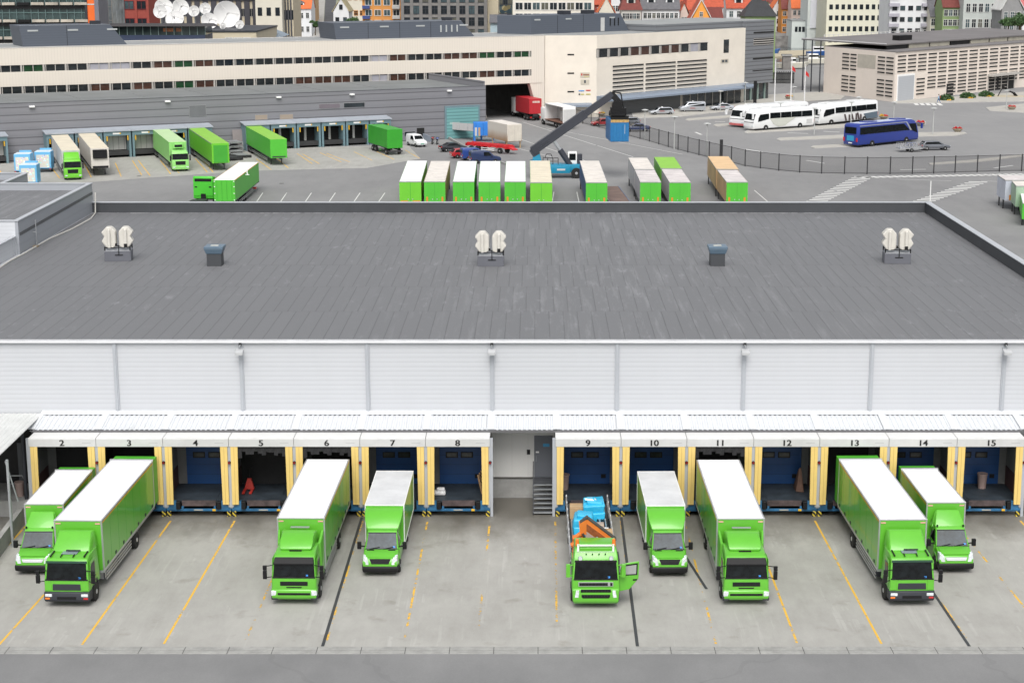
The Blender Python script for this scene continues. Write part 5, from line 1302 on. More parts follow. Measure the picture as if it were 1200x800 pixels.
for z in (12.9, 9.05, 5.2):
    a = sbear(665, RA, Md, z); g = MB(); g.box(a, a + 1.4, -.05, .0, z, z + .3, INN); onwall('wall_slot', rw, g, RA, MANG)
# canopies
CANG = mat('canopy_blue_grey', (.20, .24, .30), .45, var=.05)
a, b_ = sbear(699, RB, Rd, 3.5), sbear(872, RB, Rd, 3.5)
g = MB(); g.slabx([(-3.6, 3.4), (-3.6, 3.75), (-3.0, 4.2), (0, 4.4), (0, 3.3)], a, b_, CANG); onwall('canopy', rw, g, RB, RANG)
a, b_ = sbear(657, RA, Md, 2.5), sbear(693, RA, Md, 2.5)
g = MB(); g.slabx([(-2.2, 2.3), (-2.2, 2.7), (0, 3.0), (0, 2.3)], a, b_, CANG); onwall('canopy', rw, g, RA, MANG)
a, b_ = sbear(727, RB, Rd, 1.5), sbear(797, RB, Rd, 1.5)
g = MB(); g.box(a, b_, -.1, -.003, .0, 3.3, panel_mat('dark_louvre_wall', (.10, .105, .11), .4, 2, .6)); onwall('cladding_panel', rw, g, RB, RANG)
a, b_ = sbear(799, RB, Rd, 1.5), sbear(868, RB, Rd, 1.5)
for q in range(8):
    x0 = a + (b_ - a) * q / 8; g = MB(); g.box(x0 + .1, x0 + (b_ - a) / 8 - .1, -.08, -.003, 0, 3.25, BGLASS); g.box(x0 - .1, x0 + .1, -.2, -.003, 0, 3.3, MULL); onwall('glass_door', rw, g, RB, RANG)
hs3 = housing(off, OB - Od * 0, Vector((1, 0)), 0, 1, 0, .01, .01, ()) if False else None
# rooftop housing of the wing (facing as the middle section does)
hx = Vector((-8.3, 366.0)); hang = R(14)
def rhousing():
    x0, x1 = onY(606, 37, 372)[0], onY(735, 35, 384)[0]
    pA = Vector((onY(622.5, 42, 367)[0], 367)); pB = Vector((onY(737, 37, 385)[0], 385)); d = (pB - pA).normalized(); L = (pB - pA).length
    g = MB(); g.hexa([(0, 0, 17.08), (L, 0, 17.08), (L, 9, 17.08), (-3.2, 7.5, 17.08), (0, 0, 20.9), (L - 2.6, 0, 20.9), (L - 2.6, 9, 20.9), (-3.2, 7.5, 20.9)], HOUS)
    o = g.build('rooftop_housing', rw); o.location = rel(pA); o.rotation_euler = (0, 0, math.atan2(d.y, d.x))
    for q in (.06, .37, .82): g = MB(); g.box(L * q - .8, L * q + .8, -.07, 0, 19.9, 20.2, HLIT); g.build('louvre', o)
    for q in (.26, .52): g = MB(); g.box(L * q - .03, L * q + .03, -.03, 0, 17.08, 20.9, DARK); g.build('panel_joint', o)
    g = MB(); g.box(L * .70, L * .74, -.05, 0, 17.2, 20.1, mat('pale_housing_door', (.5, .5, .49), .6)); g.build('door', o)
    for q in (.80, .845, .885): g = MB(); g.box(L * q - .12, L * q + .12, -.1, 0, 18.3, 20.0, DARK); g.build('slot', o)
    for q in (.42, .66): g = MB(); g.box(L * q - 1.2, L * q + 1.0, 2, 4, 20.9, 21.7, DGREY); g.build('roof_box', o)
rhousing()
# grey tail block behind and right of the wing
tb = thing('grey_wing', 'dark-grey horizontally clad block rising behind the cream wing', 'building', (RC.x, RC.y, 0), RANG)
GCL = panel_mat('grey_wing_cladding', (.18, .19, .205), .9, 2, .9, .5, grime=.25, gw=.2, gd=.9)
tE = sbear(906, RC, Rd, 8)
g = MB(); g.box(.02, tE, 0, 22, 4.0, 18.5, GCL); g.box(-.6 * (RC - RB).length, 0, 1.2, 22, 17.1, 18.5, GCL); g.box(.3, tE - .3, 1.0, 21, 0, 4.0, BGLASS); g.build('wall', tb)
g = MB(); g.box(-.6 * (RC - RB).length, tE, 1.3, 21.9, 18.5, 18.58, OROOF); g.build('roof', tb)
for i in range(4): g = MB(); x0 = 1 + i * (tE - 2) / 3.4; g.box(x0, x0 + .25, .7, 1.0, 0, 4.0, mat('green_glass_fin', (.25, .33, .3), .3)); g.build('glass_fin', tb)
for z, h in ((15.6, .35), (12.9, 1.5), (9.6, .35), (6.9, .2)):
    g = MB(); x0 = tE * .28; g.box(x0, tE - .2, -.06, .0, z, z + h, INN if h < 1 else MULL)
    if h > 1:
        for q in range(3): g.box(x0, tE - .2, -.08, -.05, z + .15 + q * .5, z + .42 + q * .5, INN)
    g.build('ribbon_window', tb)

# ---------------------------------------------------------------- pale market hall with ventilation slots on the right
HA = Vector((83.5, 402.0)); HR = Vector((129, 451.5)); HL = Vector((71.7, 430))
hd = (HR - HA).normalized(); hang = math.atan2(hd.y, hd.x); ld = (HL - HA).normalized(); lang = math.atan2(-ld.y, -ld.x)
mh = thing('market_hall', 'pale pinkish hall covered in rows of dark ventilation slots, flat grey roof, far right', 'building', (HA.x, HA.y, 0))
HO = (HA.x, HA.y, 0); PINK = mat('pale_pink_render', (.72, .645, .575), .8, var=.05, scale=.2)
HE = HA + hd * 92; HLL = HL + hd * 92
g = MB(HO); g.slabz([HA, HE, HLL, HL], -.1, 11.4, PINK); g.build('wall', mh)
HROOF = mat('hall_roof_felt', (.16, .15, .15), .85, var=.12, scale=.1)
def lerp(a, b_, t): return (a[0] + (b_[0] - a[0]) * t, a[1] + (b_[1] - a[1]) * t)
g = MB(HO); q = hd * 1.0
g.slabz([HA - ld * .3, HE - ld * .3, HLL, HL], 11.403, 11.6, HROOF)
i0 = HA + ld * 6 + hd * 2; i1 = HE + ld * 6; i2 = HLL + ld * 10; i3 = HL + ld * 10 + hd * -1
g.slabz([i0, i1, i2, i3], 12.6, 12.9, HROOF); g.build('roof', mh)
g = MB(HO)
LEDGE = mat('rooflight_band', (.36, .34, .28), .7, var=.15)
for k in range(9):
    a = HA + ld * 6.3 + hd * (3 + k * 10); b_ = a + hd * 9.4
    g2 = MB(HO); g2.slabz([a, b_, b_ + ld * .5, a + ld * .5], 11.6, 12.6, LEDGE if k not in (0, 3) else DARK); g2.build('rooflight_band', mh)
a = HA + ld * 14 + hd * 17; g = MB(HO); g.slabz([a, a + hd * 6, a + hd * 6 + ld * 3, a + ld * 3], 12.9, 14.1, DARK); g.build('roof_box', mh)
HTI = mat('white_roof_edge', (.6, .6, .6), .5)
g = MB(HO); a = HL + ld * 10 - hd * 1; b_ = HA + ld * 6 + hd * 2; g.slabz([a, b_, b_ + hd * .4, a + hd * .4], 12.902, 13.1, HTI); g.build('roof_edge', mh)
g = MB(HO)
for t in (0, .5, 1): p = HL + ld * (1 + 8 * t) - hd * .8; g.tube((p.x, p.y, 0), (p.x, p.y, 12.7), .16, DGREY)
g.build('steel_column', mh)
def slots(A, ang, x0, w_, z1, n, dz=.88):
    g = MB()
    for q in range(n):
        z = z1 - q * dz; g.box(x0, x0 + w_, -.03, .02, z - .36, z, INN); g.box(x0, x0 + w_, -.10, -.03, z - .44, z - .36, PINK)
    o = g.build('slot_group', mh); o.location = (A.x - HA.x, A.y - HA.y, 0); o.rotation_euler = (0, 0, ang)
for i in range(15):
    pL = 1052 + i * 12.0; x0 = sbear(pL, HA, hd, 9); x1 = sbear(pL + 9.6, HA, hd, 9)
    if i < 3: slots(HA, hang, x0, x1 - x0, 10.6, 5)
    else:
        slots(HA, hang, x0, x1 - x0, 10.6, 6); slots(HA, hang, x0, x1 - x0, 5.1, 4 if (i < 5 or i > 10) else 6, .82)
    if i == 2: slots(HA, hang, x0 - .3, x1 - x0, 4.9, 5)
LW = (HL - HA).length
for pa, pb in ((987, 995), (996.5, 1003.5), (1028.5, 1037), (1038.5, 1047)):
    x0, x1 = sbear(pa, HL, -ld, 8), sbear(pb, HL, -ld, 8); slots(HL, lang, x0, x1 - x0, 10.2, 5); slots(HL, lang, x0, x1 - x0, 4.9, 5)
x0, x1 = sbear(1005, HL, -ld, 8), sbear(1026, HL, -ld, 8)
g = MB(); g.box(x0, x1, -.05, 0, 7.2, 10.3, mat('stone_panel', (.45, .42, .36), .8, var=.1)); o = g.build('wall_panel', mh); o.location = (HL.x - HA.x, HL.y - HA.y, 0); o.rotation_euler = (0, 0, lang)
x0, x1 = sbear(1051.5, HA, hd, 2), sbear(1070, HA, hd, 2)
g = MB(); g.box(x0 - .3, x1 + .3, -.12, -.003, 0, 6.2, WHITE); g.box(x0, x1, -.16, -.12, .03, 5.8, panel_mat('grey_roller_door', (.42, .44, .47), .4, 2, .4)); o = g.build('roller_door', mh); o.rotation_euler = (0, 0, hang)
x0, x1 = sbear(1109, HA, hd, 1.5), sbear(1117, HA, hd, 1.5)
g = MB(); g.box(x0, x1, -.08, -.003, 0, 2.9, INN); o = g.build('doorway', mh); o.rotation_euler = (0, 0, hang)
x0, x1 = sbear(1157.5, HA, hd, 1.5), sbear(1188, HA, hd, 1.5)
g = MB(); g.box(x0, x1, -.08, -.003, 0, 3.6, INN)
for q in range(5): xx = x0 + (x1 - x0) * q / 4; g.box(xx - .15, xx + .15, -.15, -.08, 0, 3.6, MULL)
o = g.build('entrance', mh); o.rotation_euler = (0, 0, hang)
g = MB(); g.box(x0 - .4, x1 + .6, -1.6, -.003, 3.65, 4.2, MULL); o = g.build('entrance_canopy', mh); o.rotation_euler = (0, 0, hang)

# ---------------------------------------------------------------- swap bodies, trailers
SGREEN = mat('swap_body_green', (.075, .44, .035), .45, var=.05)
SGREENY = mat('swap_body_yellow_green', (.14, .50, .03), .45, var=.05)
CREAMR = mat('cream_roof_skin', (.66, .60, .47), .6, var=.08, scale=.5)
RUSTR = mat('rusty_white_roof', (.58, .54, .53), .6, var=.22, scale=.5)
TANP = mat('tan_tarp', (.50, .33, .17), .6, var=.2, scale=.3)
TANR = mat('tan_roof', (.66, .46, .26), .6, var=.08)
BLUEP = mat('navy_tarp', (.03, .06, .22), .5, var=.1)
PALE = mat('pale_side_sheet', (.50, .50, .49), .5, var=.12, scale=.4)
HIN = mat('amber_hinge', (.60, .22, .02), .5)
def swap_body(label, pf, pb, wpx, side, front, roof, topz=3.95, hinges='v', group='swap trailers parked behind the warehouse', legs=True, h=2.75, lean=True):
    # pf/pb: photo positions of the roof's near and far edge middles
    fx, fy = G(pf[0], pf[1], topz); bx, by = G(pb[0], pb[1], topz)
    L = math.hypot(bx - fx, by - fy); ang = math.atan2(-(bx - fx), by - fy)
    f = fy * _c + (CAM_H - topz) * _s; wd = wpx * f / CAM_F / math.cos(ang)
    r = thing('swap_trailer', label, 'trailer', (fx, fy, 0), ang, group)
    hw = wd / 2; z0 = topz - h
    g = MB(); g.box(-hw, hw, 0, L, z0, topz - .01, side); b_ = g.build('cargo_box', r)
    g = MB(); g.box(-hw + .03, hw - .03, .03, L - .03, topz - .008, topz + .015, roof)
    for q in range(1, int(L / 2.4)): g.box(-hw + .03, hw - .03, q * 2.4, q * 2.4 + .05, topz + .015, topz + .03, roof)
    g.build('roof_panel', b_)
    g = MB(); g.box(-hw, -.02, -.06, 0, z0, topz - .06, front); g.build('rear_door', b_)
    g = MB(); g.box(.02, hw, -.06, 0, z0, topz - .06, front); g.build('rear_door', b_)
    g = MB(); g.box(-hw - .02, hw + .02, -.08, .05, topz - .07, topz + .03, mat('trailer_edge', (.28, .29, .28), .5))
    for s in (-1, 1): g.box(min(s * hw, s * (hw + .02)), max(s * hw, s * (hw + .02)), .05, L, topz - .1, topz + .02, MATS['trailer_edge'])
    g.box(-.03, .03, -.075, -.05, z0, topz - .1, GREEN2)
    g.build('edge_trim', b_)
    for q in (-.62, -.28, .28, .62):
        g = MB(); g.box(hw * q - .025, hw * q + .025, -.09, -.06, z0 + .1, topz - .15, front); g.build('lock_bar', b_)
    for s in (-1, 1):
        g = MB()
        if hinges == 'v': g.box(s * hw * .72 - .12, s * hw * .72 + .12, -.10, -.05, z0 + .05, z0 + .75, HIN)
        else: g.box(s * hw * .55 - .5, s * hw * .55 + .5, -.10, -.05, z0 + .02, z0 + .25, HIN)
        g.build('hinge_plate', b_)
        g = MB(); g.box(s * .3 - .06, s * .3 + .06, -.10, -.05, z0 + .35, z0 + .5, SILVER); g.build('latch', b_)
    if legs:
        for s in (-1, 1):
            for yy in (1.2, L - 1.5):
                g = MB(); g.box(s * (hw - .1) - .08, s * (hw - .1) + .08, yy, yy + .16, 0, z0, CHASSIS); g.build('leg', r)
    return r
ROWS = [(480.7, 213, 489, 188.5, 25.5, SGREENY, SGREENY, ROOFW, 'h', 'first trailer of the row from the left, white roof and yellow-green doors'),
        (509.3, 213, 516.2, 188.8, 24.8, TANP, SGREEN, ROOFD, 'v', 'second trailer of the row from the left, with off-white roof and green doors'),
        (543.2, 213, 547.5, 189, 25, SGREEN, SGREEN, ROOFW, 'v', 'third trailer of the row from the left, white roof and mid-green doors'),
        (573.5, 213, 574.7, 189, 25.6, SGREEN, SGREEN, ROOFW, 'v', 'fourth trailer of the row from the left, white roof and mid-green doors'),
        (603.7, 213, 604.5, 189, 24.8, SGREEN, SGREEN, ROOFW, 'v', 'fifth trailer of the row from the left, just left of the cream-roofed one'),
        (634.3, 214, 632.7, 188.5, 25.8, SGREENY, SGREENY, CREAMR, 'x', 'cream-roofed trailer with yellow-green doors in front of the reach stacker'),
        (699.2, 214, 690.7, 188.5, 25.2, BLUEP, SGREEN, ROOFD, 'v', 'trailer with dark blue side standing alone right of the reach stacker')]
for fx, fy, bx, by, wp, sd_, fr_, rf_, hg, lb in ROWS: swap_body(lb, (fx, fy), (bx, by), wp, sd_, fr_, rf_, hinges=hg)
G2 = 'stacked pairs of swap bodies right of the reach stacker'
swap_body('front swap body with pale blotched roof, left of the paired ones', (762.5, 213.5), (755.5, 199.2), 24.5, PALE, SGREEN, RUSTR, group=G2, topz=3.95)
swap_body('rear swap body with pinkish white roof, behind the blotched-roof one', (755.3, 198.5), (747.3, 185), 23.6, PALE, PALE, ROOFD, group=G2, topz=3.98, hinges='v')
swap_body('front swap body with grey blotched roof, before the all-green one', (797, 213.8), (787, 198.4), 25, PALE, SGREEN, RUSTR, group=G2, topz=3.9)
swap_body('all yellow-green swap body with green roof, behind a grey-roofed one', (786.8, 197.5), (778.3, 184.2), 25, SGREENY, SGREENY, mat('green_roof_skin', (.24, .50, .06), .6, var=.06), group=G2, topz=3.98)
swap_body('front brown-sided swap body with stained roof and green doors', (864, 213.5), (852.5, 199.4), 25, TANP, SGREEN, RUSTR, group=G2, topz=3.9)
swap_body('tan swap body with peach roof, rearmost beside the brown-sided one', (852.6, 198.4), (841.5, 183.3), 26, TANP, TANP, TANR, group=G2, topz=3.98)
MINT = mat('mint_side_sheet', (.30, .42, .30), .5, var=.1); BLW = mat('bluish_white_sheet', (.50, .53, .60), .5, var=.1)
G3 = 'swap bodies at the right edge beyond the parapet'
swap_body('bluish white swap body on legs at the right edge, farthest of three', (1200, 211.5), (1190, 205.5), 42, BLW, BLW, RUSTR, group=G3, topz=3.95, h=2.7)
swap_body('mint green swap body on legs at the right edge', (1214, 218.5), (1208, 212.5), 44, MINT, MINT, ROOFD, group=G3, topz=3.9, h=2.7)
swap_body('bright green swap body at the very right edge of the yard', (1222, 239), (1216, 220), 44, SGREEN, SGREEN, ROOFW, group=G3, topz=2.9, h=2.0)
# empty flat platform beside the pair
x, y = G(726, 236, 1.1); g = MB(); g.box(-1.35, 1.35, -.5, 15.5, .95, 1.1, mat('brown_deck', (.17, .12, .10), .8, var=.25))
fp = thing('flat_platform', 'empty brown-decked flat platform trailer between the lone trailer and the pairs', 'trailer', (x, y, 0), R(3)); g.build('deck', fp)
g = MB(); g.box(-1.42, -1.35, -.5, 15.5, .9, 1.14, SILVER); g.box(1.35, 1.42, -.5, 15.5, .9, 1.14, mat('dull_blue', (.1, .16, .28), .5)); g.build('side_rail', fp)
for s in (-1, 1):
    for yy in (.5, 14.5): g = MB(); g.box(s * 1.2 - .1, s * 1.2 + .1, yy, yy + .2, 0, .95, CHASSIS); g.build('leg', fp)
# ---------------------------------------------------------------- vehicles and furniture of the rear yard and the bus lot
def small_wheels(root, xs, ys, r, w_):
    for s in xs:
        for y in ys: wheel(root, s, y, r, w_, False)
def tractor_cab(root, green, L=2.1, H=3.0, visor=True, hw=1.22, defl=True):
    g = MB(); g.loft([(.12, .4), (.0, .6), (.0, 1.3), (.06, 1.75), (.3, 2.7), (.6, H), (L, H + .05), (L, .7), (.6, .4)], [hw - .04, hw, hw, hw, hw - .06, hw - .12, hw - .12, hw, hw - .04], green)
    c = g.build('cab', root, bevel=.06, segs=2)
    B_, C = (.06, 1.75), (.3, 2.7)
    g = MB(); g.seg(B_, C, .02, .9, hw - .06, hw - .1, .03, GLASS); g.build('windscreen', root, bevel=.02)
    g = MB(); g.seg((.0, 1.0), (.03, 1.6), .0, .9, .7, .74, .03, DARK); g.build('grille', root)
    g = MB(); g.loft([(-.05, .35), (-.08, .75), (.3, .8), (.3, .35)], hw + .01, green); b_ = g.build('bumper', root, bevel=.04)
    for s in (-1, 1):
        g = MB(); a, e = sorted((s * .8, s * 1.12)); g.box(a, e, -.1, -.05, .6, .76, LAMP); g.build('headlight', b_)
        g = MB(); a, e = sorted((s * (hw - .01), s * (hw + .02))); g.slabx([(.4, 1.75), (.55, 2.5), (1.3, 2.5), (1.3, 1.75)], a, e, GLASS); g.build('side_window', root)
        g = MB(); a, e = sorted((s * (hw + .12), s * (hw + .3))); g.box(a, e, .05, .18, 1.6, 2.4, DARK); g.build('mirror', root)
    if defl:
        g = MB(); g.loft([(.5, H - .02), (.9, H + .35), (1.6, H + .75), (L, H + .8), (L, H)], [hw - .15, hw - .18, hw - .2, hw - .2, hw - .1], green); g.build('wind_deflector', root, bevel=.06, segs=2)
    return c
def trailer_body(root, hw, y0, L, z0, z1, side, roof, front=None, legs=True, axles=3, trim=True):
    g = MB(); g.box(-hw, hw, y0, y0 + L, z0, z1 - .02, side); b_ = g.build('cargo_box', root, bevel=.02)
    g = MB(); g.box(-hw + .02, hw - .02, y0 + .02, y0 + L - .02, z1 - .018, z1, roof); g.build('roof_panel', b_)
    if trim:
        g = MB()
        for s in (-1, 1): g.box(min(s * hw, s * (hw + .02)), max(s * hw, s * (hw + .02)), y0, y0 + L, z1 - .12, z1, MATS['trailer_edge'] if front else side); g.box(min(s * hw, s * (hw + .015)), max(s * hw, s * (hw + .015)), y0, y0 + L, z0, z0 + .1, DGREY)
        g.build('edge_trim', b_)
    if front:
        g = MB(); g.box(-hw + .25, hw - .25, y0 - .06, y0 - .005, z0 + .1, z1 - .3, front); g.build('front_panel', b_)
    g = MB(); g.box(-.5, -.38, y0 + .2, y0 + L - .2, z0 - .3, z0, CHASSIS); g.box(.38, .5, y0 + .2, y0 + L - .2, z0 - .3, z0, CHASSIS); g.build('chassis_frame', root)
    if legs:
        for s in (-1, 1): g = MB(); g.box(s * .8 - .07, s * .8 + .07, y0 + 2.2, y0 + 2.35, 0, z0, CHASSIS); g.box(s * .8 - .16, s * .8 + .16, y0 + 2.1, y0 + 2.45, 0, .06, CHASSIS); g.build('landing_leg', root)
    for q in range(axles):
        for s in (-1, 1): wheel(root, s * (hw - .2), y0 + L - 2.0 - q * 1.35, .5, .38, False)
    for s in (-1, 1):
        g = MB(); x = s * (hw - .05)
        for z in (.55, .78): g.box(x - .02, x + .02, y0 + 3.2, y0 + L - 5.3, z - .04, z + .04, SILVER if side != SGREEN2 else GREEN2)
        g.build('side_guard', root)
    return b_
SGREEN2 = mat('tarp_green_sheet', (.03, .30, .02), .5, var=.1, bump=.2, bscale=1)
DOCKG = 'trucks and trailers at the depot docks'
def atdock(px, py, z=.8): return G(px, py, z)
SC = 1.07   # the rear vehicles as they measure on the ground
DVA = R(19)
def dockv(name, label, cat, px, py, z=.3):
    global DLX
    x, y = G(px, py, z); r = thing(name, label, cat, (x, y, 0), DVA, DOCKG); r.scale = (SC, SC, SC)
    # distance from the nose to the dock face, so that the tail stands inside the shelter
    d = Vector((-math.sin(DVA), math.cos(DVA))); nn = -Dn
    DLX = ((DA - Vector((x, y))).dot(nn) - 1.9) / d.dot(nn) / SC
    return r
r = dockv('semi_truck', 'white box truck with bright green cab at the leftmost busy depot dock', 'truck', 86, 209)
tractor_cab(r, SGREENY); trailer_body(r, 1.27, 2.4, DLX - 2.4, 1.1, 4.0, PALE, CREAMR, legs=False, axles=2)
for s in (-1, 1): wheel(r, s * 1.0, 1.4, .5, .3, False)
r = dockv('semi_trailer', 'off-white refrigerated semi-trailer with black cooling unit at the second depot dock', 'trailer', 118, 199, 1.0)
trailer_body(r, 1.27, 0, DLX, 1.15, 4.05, mat('reefer_white', (.60, .57, .52), .5, var=.08), CREAMR)
g = MB(); g.box(-1.0, 1.0, -.35, 0, 2.6, 3.85, DARK); g.build('cooling_unit', r, bevel=.06); g = MB(); g.box(-1.1, 1.1, -.2, 0, 1.2, 1.5, DARK); g.build('front_bumper_bar', r)
r = dockv('box_truck', 'light green truck with cooling unit over its cab, fifth depot dock', 'truck', 212, 199)
GL = mat('light_green_paint', (.25, .58, .16), .4, var=.05)
tractor_cab(r, GL, defl=False); trailer_body(r, 1.27, 2.4, DLX - 2.4, 1.1, 4.15, GL, mat('pale_green_roof', (.45, .62, .34), .6, var=.05), legs=False, axles=2)
for s in (-1, 1): wheel(r, s * 1.0, 1.4, .5, .3, False)
g = MB(); g.box(-.7, .7, 1.75, 2.4, 3.25, 3.95, GL); g.box(-.6, .6, 1.7, 1.78, 3.4, 3.85, DARK); g.build('cooling_unit', r, bevel=.08)
r = dockv('semi_trailer', 'lime green semi-trailer with a dark green front panel at the sixth depot dock', 'trailer', 259, 193, 1.0)
trailer_body(r, 1.27, 0, DLX, 1.15, 4.1, SGREENY, mat('green_roof_skin', (.24, .50, .06), .6), front=GREEN2)
r = dockv('semi_trailer', 'bright green curtain-sided semi-trailer at the second dock group', 'trailer', 327, 187, 1.0)
trailer_body(r, 1.27, 0, DLX, 1.15, 4.0, SGREEN, MATS['green_roof_skin'], trim=True)
g = MB(); g.box(-1.0, 1.0, -.05, 0, 1.3, 1.45, DGREY); g.build('front_beam', r)
r = dockv('swap_truck', 'dark green tarpaulin-sided truck body at the last depot dock, near the white van', 'truck', 463, 175, 1.0)
r.rotation_euler[2] = R(24); trailer_body(r, 1.3, 0, 9.5, 1.1, 4.1, SGREEN2, mat('dark_green_roof', (.06, .33, .05), .6), legs=False, axles=2)
g = MB(); g.box(-1.2, 1.2, -.2, 0, .5, .75, CHASSIS); g.build('rear_bumper', r)
for s in (-1, 1): wheel(r, s * 1.05, 1.0, .5, .35, False)
# tractor unit seen from behind and the white-roofed trailer beside it
x, y = G(234, 236, 1.0)
r = thing('tractor_unit', 'bright green tractor unit seen from behind, parked left of the white-roofed green trailer', 'truck', (x, y, 0), math.pi - R(4)); r.scale = (1.15, 1.1, 1.1)
c0 = MB(); TG = mat('tractor_green', (.06, .46, .03), .4, var=.05)
off_ = -5.2
rr = thing('x', 'x', 'x'); bpy.data.objects.remove(rr)
g = MB(); g.loft([(-4.1, .6), (-4.15, 1.5), (-3.9, 2.8), (-3.5, 3.5), (-2.0, 3.75), (-1.9, 3.6), (-1.9, 1.0), (-3.6, .6)], [1.2, 1.22, 1.18, 1.1, 1.12, 1.2, 1.22, 1.2], TG); g.build('cab', r, bevel=.07, segs=2)
g = MB(); g.box(-1.0, 1.0, -1.92, -1.86, 3.1, 3.45, DARK); g.build('roof_gap', r)
g = MB(); g.box(-1.12, 1.12, -1.9, -1.84, 1.35, 3.0, TG); g.box(-1.0, -.7, -1.85, -1.82, 2.35, 2.5, DARK); g.box(.7, 1.0, -1.85, -1.82, 2.35, 2.5, DARK); g.box(-.3, .3, -1.88, -1.8, 1.0, 1.6, DARK); g.build('back_panel', r)
g = MB(); g.box(-.45, .45, -1.9, 1.4, .7, 1.0, CHASSIS); g.box(-.9, .9, -.3, .9, .95, 1.12, CHASSIS); g.build('chassis_frame', r)
for s in (-1, 1):
    wheel(r, s * 1.0, .3, .5, .45, False); wheel(r, s * 1.0, -3.2, .5, .3, False)
    g = MB(); g.box(s * 1.32 - .08, s * 1.32 + .08, -3.8, -3.6, 1.8, 2.6, DARK); g.build('mirror', r)
x, y = G(262.5, 241, 1.2); x1, y1 = G(301, 209, 1.2)
fx, fy = G(262.5, 211, 4.0); bx, by = G(291.5, 190, 4.0)
ang = math.atan2(-(bx - fx), by - fy); L = math.hypot(bx - fx, by - fy)
r = thing('semi_trailer', 'green trailer with white roof and yellow edge line, standing behind the left roof vent', 'trailer', (fx, fy, 0), ang)
HWt = 1.42; trailer_body(r, HWt, 0, L, 1.15, 4.0, SGREEN, ROOFW, legs=True, axles=0)
for q in range(4): g = MB(); x = -1.0 + q * .66; g.box(x - .02, x + .02, -.04, 0, 1.3, 3.9, GREEN2); g.build('door_rib', r)
for s in (-1, 1):
    for z in (1.3, 2.2, 3.1, 3.8): g = MB(); g.box(s * 1.3 - .08, s * 1.3 + .08, -.05, 0, z - .05, z + .05, WHITE); g.build('hinge', r)
    for q in range(3): wheel(r, s * 1.15, 6.0 + q * 1.6, .5, .38, False)
    g = MB(); g.box(min(s * HWt, s * (HWt + .03)), max(s * HWt, s * (HWt + .03)), 0, L, 3.92, 4.02, MATS['amber_stripe']); g.build('edge_stripe', r)
g = MB(); g.box(.9, 1.4, L - 3.0, L - 2.4, .5, .7, RED); g.build('rear_lamp', r)
x, y = G(290, 205, 4.02); g = MB(); g.path([(0, 0, 0), (0, 0, .8), (.25, .1, 1.1)], .05, WHITE); g.box(-.25, .25, -.2, .2, 0, .06, WHITE); g.path([(0, 0, .1), (-.3, 0, .7)], .04, WHITE)
o = g.build('roof_clamp'); o.location = (x, y, 4.02); tag(o, 'small white fitting sticking up from the white trailer roof', 'fitting')
# clutter between the docks: stacked chassis frames
GM = mat('stack_grey', (.30, .31, .32), .5, metal=.3, var=.2)
for i, (px, py, lb) in enumerate([(273, 178, 'stack of pale grey steel frames between the two dock groups'), (281, 184, 'dark steel frame lying in front of the grey stack by the docks'), (270, 187, 'low dark chassis part beside the lime green trailer')]):
    x, y = G(px, py); g = MB()
    for k in range(3 if i == 0 else 1):
        g.box(-1.3, 1.3, -2 + k * .3, -1.7 + k * .3, .2 + k * .7, .45 + k * .7, GM if i == 0 else CHASSIS); g.box(-1.3, 1.3, 1.7, 2.0, .2 + k * .7, .45 + k * .7, GM if i == 0 else CHASSIS); g.box(-1.3, -1.1, -2, 2, .0 + k * .7, .4 + k * .7, GM if i == 0 else CHASSIS); g.box(1.1, 1.3, -2, 2, .0 + k * .7, .4 + k * .7, GM if i == 0 else CHASSIS)
        g.box(-.9, .9, -1.7, 1.7, .25 + k * .7, .5 + k * .7, GM if i != 2 else CHASSIS)
    o = g.build('steel_frame'); o.location = (x, y, 0); o.rotation_euler = (0, 0, DANG + i * .1); tag(o, lb, 'frame')
# three small pale blue exhibition trailers with colourful prints
_m, n, l, b, v = newmat('colourful_print', .5)
vo = n.new('ShaderNodeTexVoronoi'); vo.inputs['Scale'].default_value = 3.2; l.new(v, vo.inputs['Vector'])
hsv = n.new('ShaderNodeHueSaturation'); hsv.inputs['Saturation'].default_value = .7; l.new(vo.outputs['Color'], hsv.inputs['Color'])
mk = math_(n, l, 'LESS_THAN', vo.outputs['Distance'], .38)
l.new(mixc(n, l, math_(n, l, 'MULTIPLY', mk, .75), (.62, .60, .55), hsv.outputs[0]), b.inputs['Base Color']); PRINT = _m
LB = mat('sky_blue_paint', (.14, .42, .68), .45, var=.06)
for px, py, lb in ((27, 205, 'small sky-blue box trailer with printed panel, leftmost of three'), (51, 202, 'small sky-blue box trailer with printed panel, nearest the white truck'), (34, 219, 'small white-roofed blue box trailer with printed panel, nearest of three')):
    x, y = G(px, py); r = thing('small_trailer', lb, 'trailer', (x, y, 0), DANG - R(22), 'small blue box trailers at the left edge of the rear yard')
    g = MB(); g.box(-1.25, 1.25, 0, 2.6, .5, 3.2, LB); b_ = g.build('body', r, bevel=.03)
    g = MB(); g.box(-1.2, 1.2, .05, 2.55, 3.2, 3.25, mat('bluish_white_roof', (.60, .68, .74), .5)); g.build('roof_panel', b_)
    g = MB(); g.box(-1.0, 1.0, -.03, -.001, .75, 2.75, PRINT); g.build('print_panel', b_)
    g = MB(); g.box(-.9, .9, 2.7, 3.1, 2.9, 3.5, LB); g.build('top_box', r)
    g = MB(); g.box(-1.25, 1.25, -.1, 0, .45, .6, DARK); g.build('rear_bumper', r)
    for s in (-1, 1): wheel(r, s * 1.1, 1.3, .33, .2, False); g = MB(); g.box(s * 1.1 - .1, s * 1.1 + .1, -.13, -.1, .5, .65, RED); g.build('rear_lamp', r)

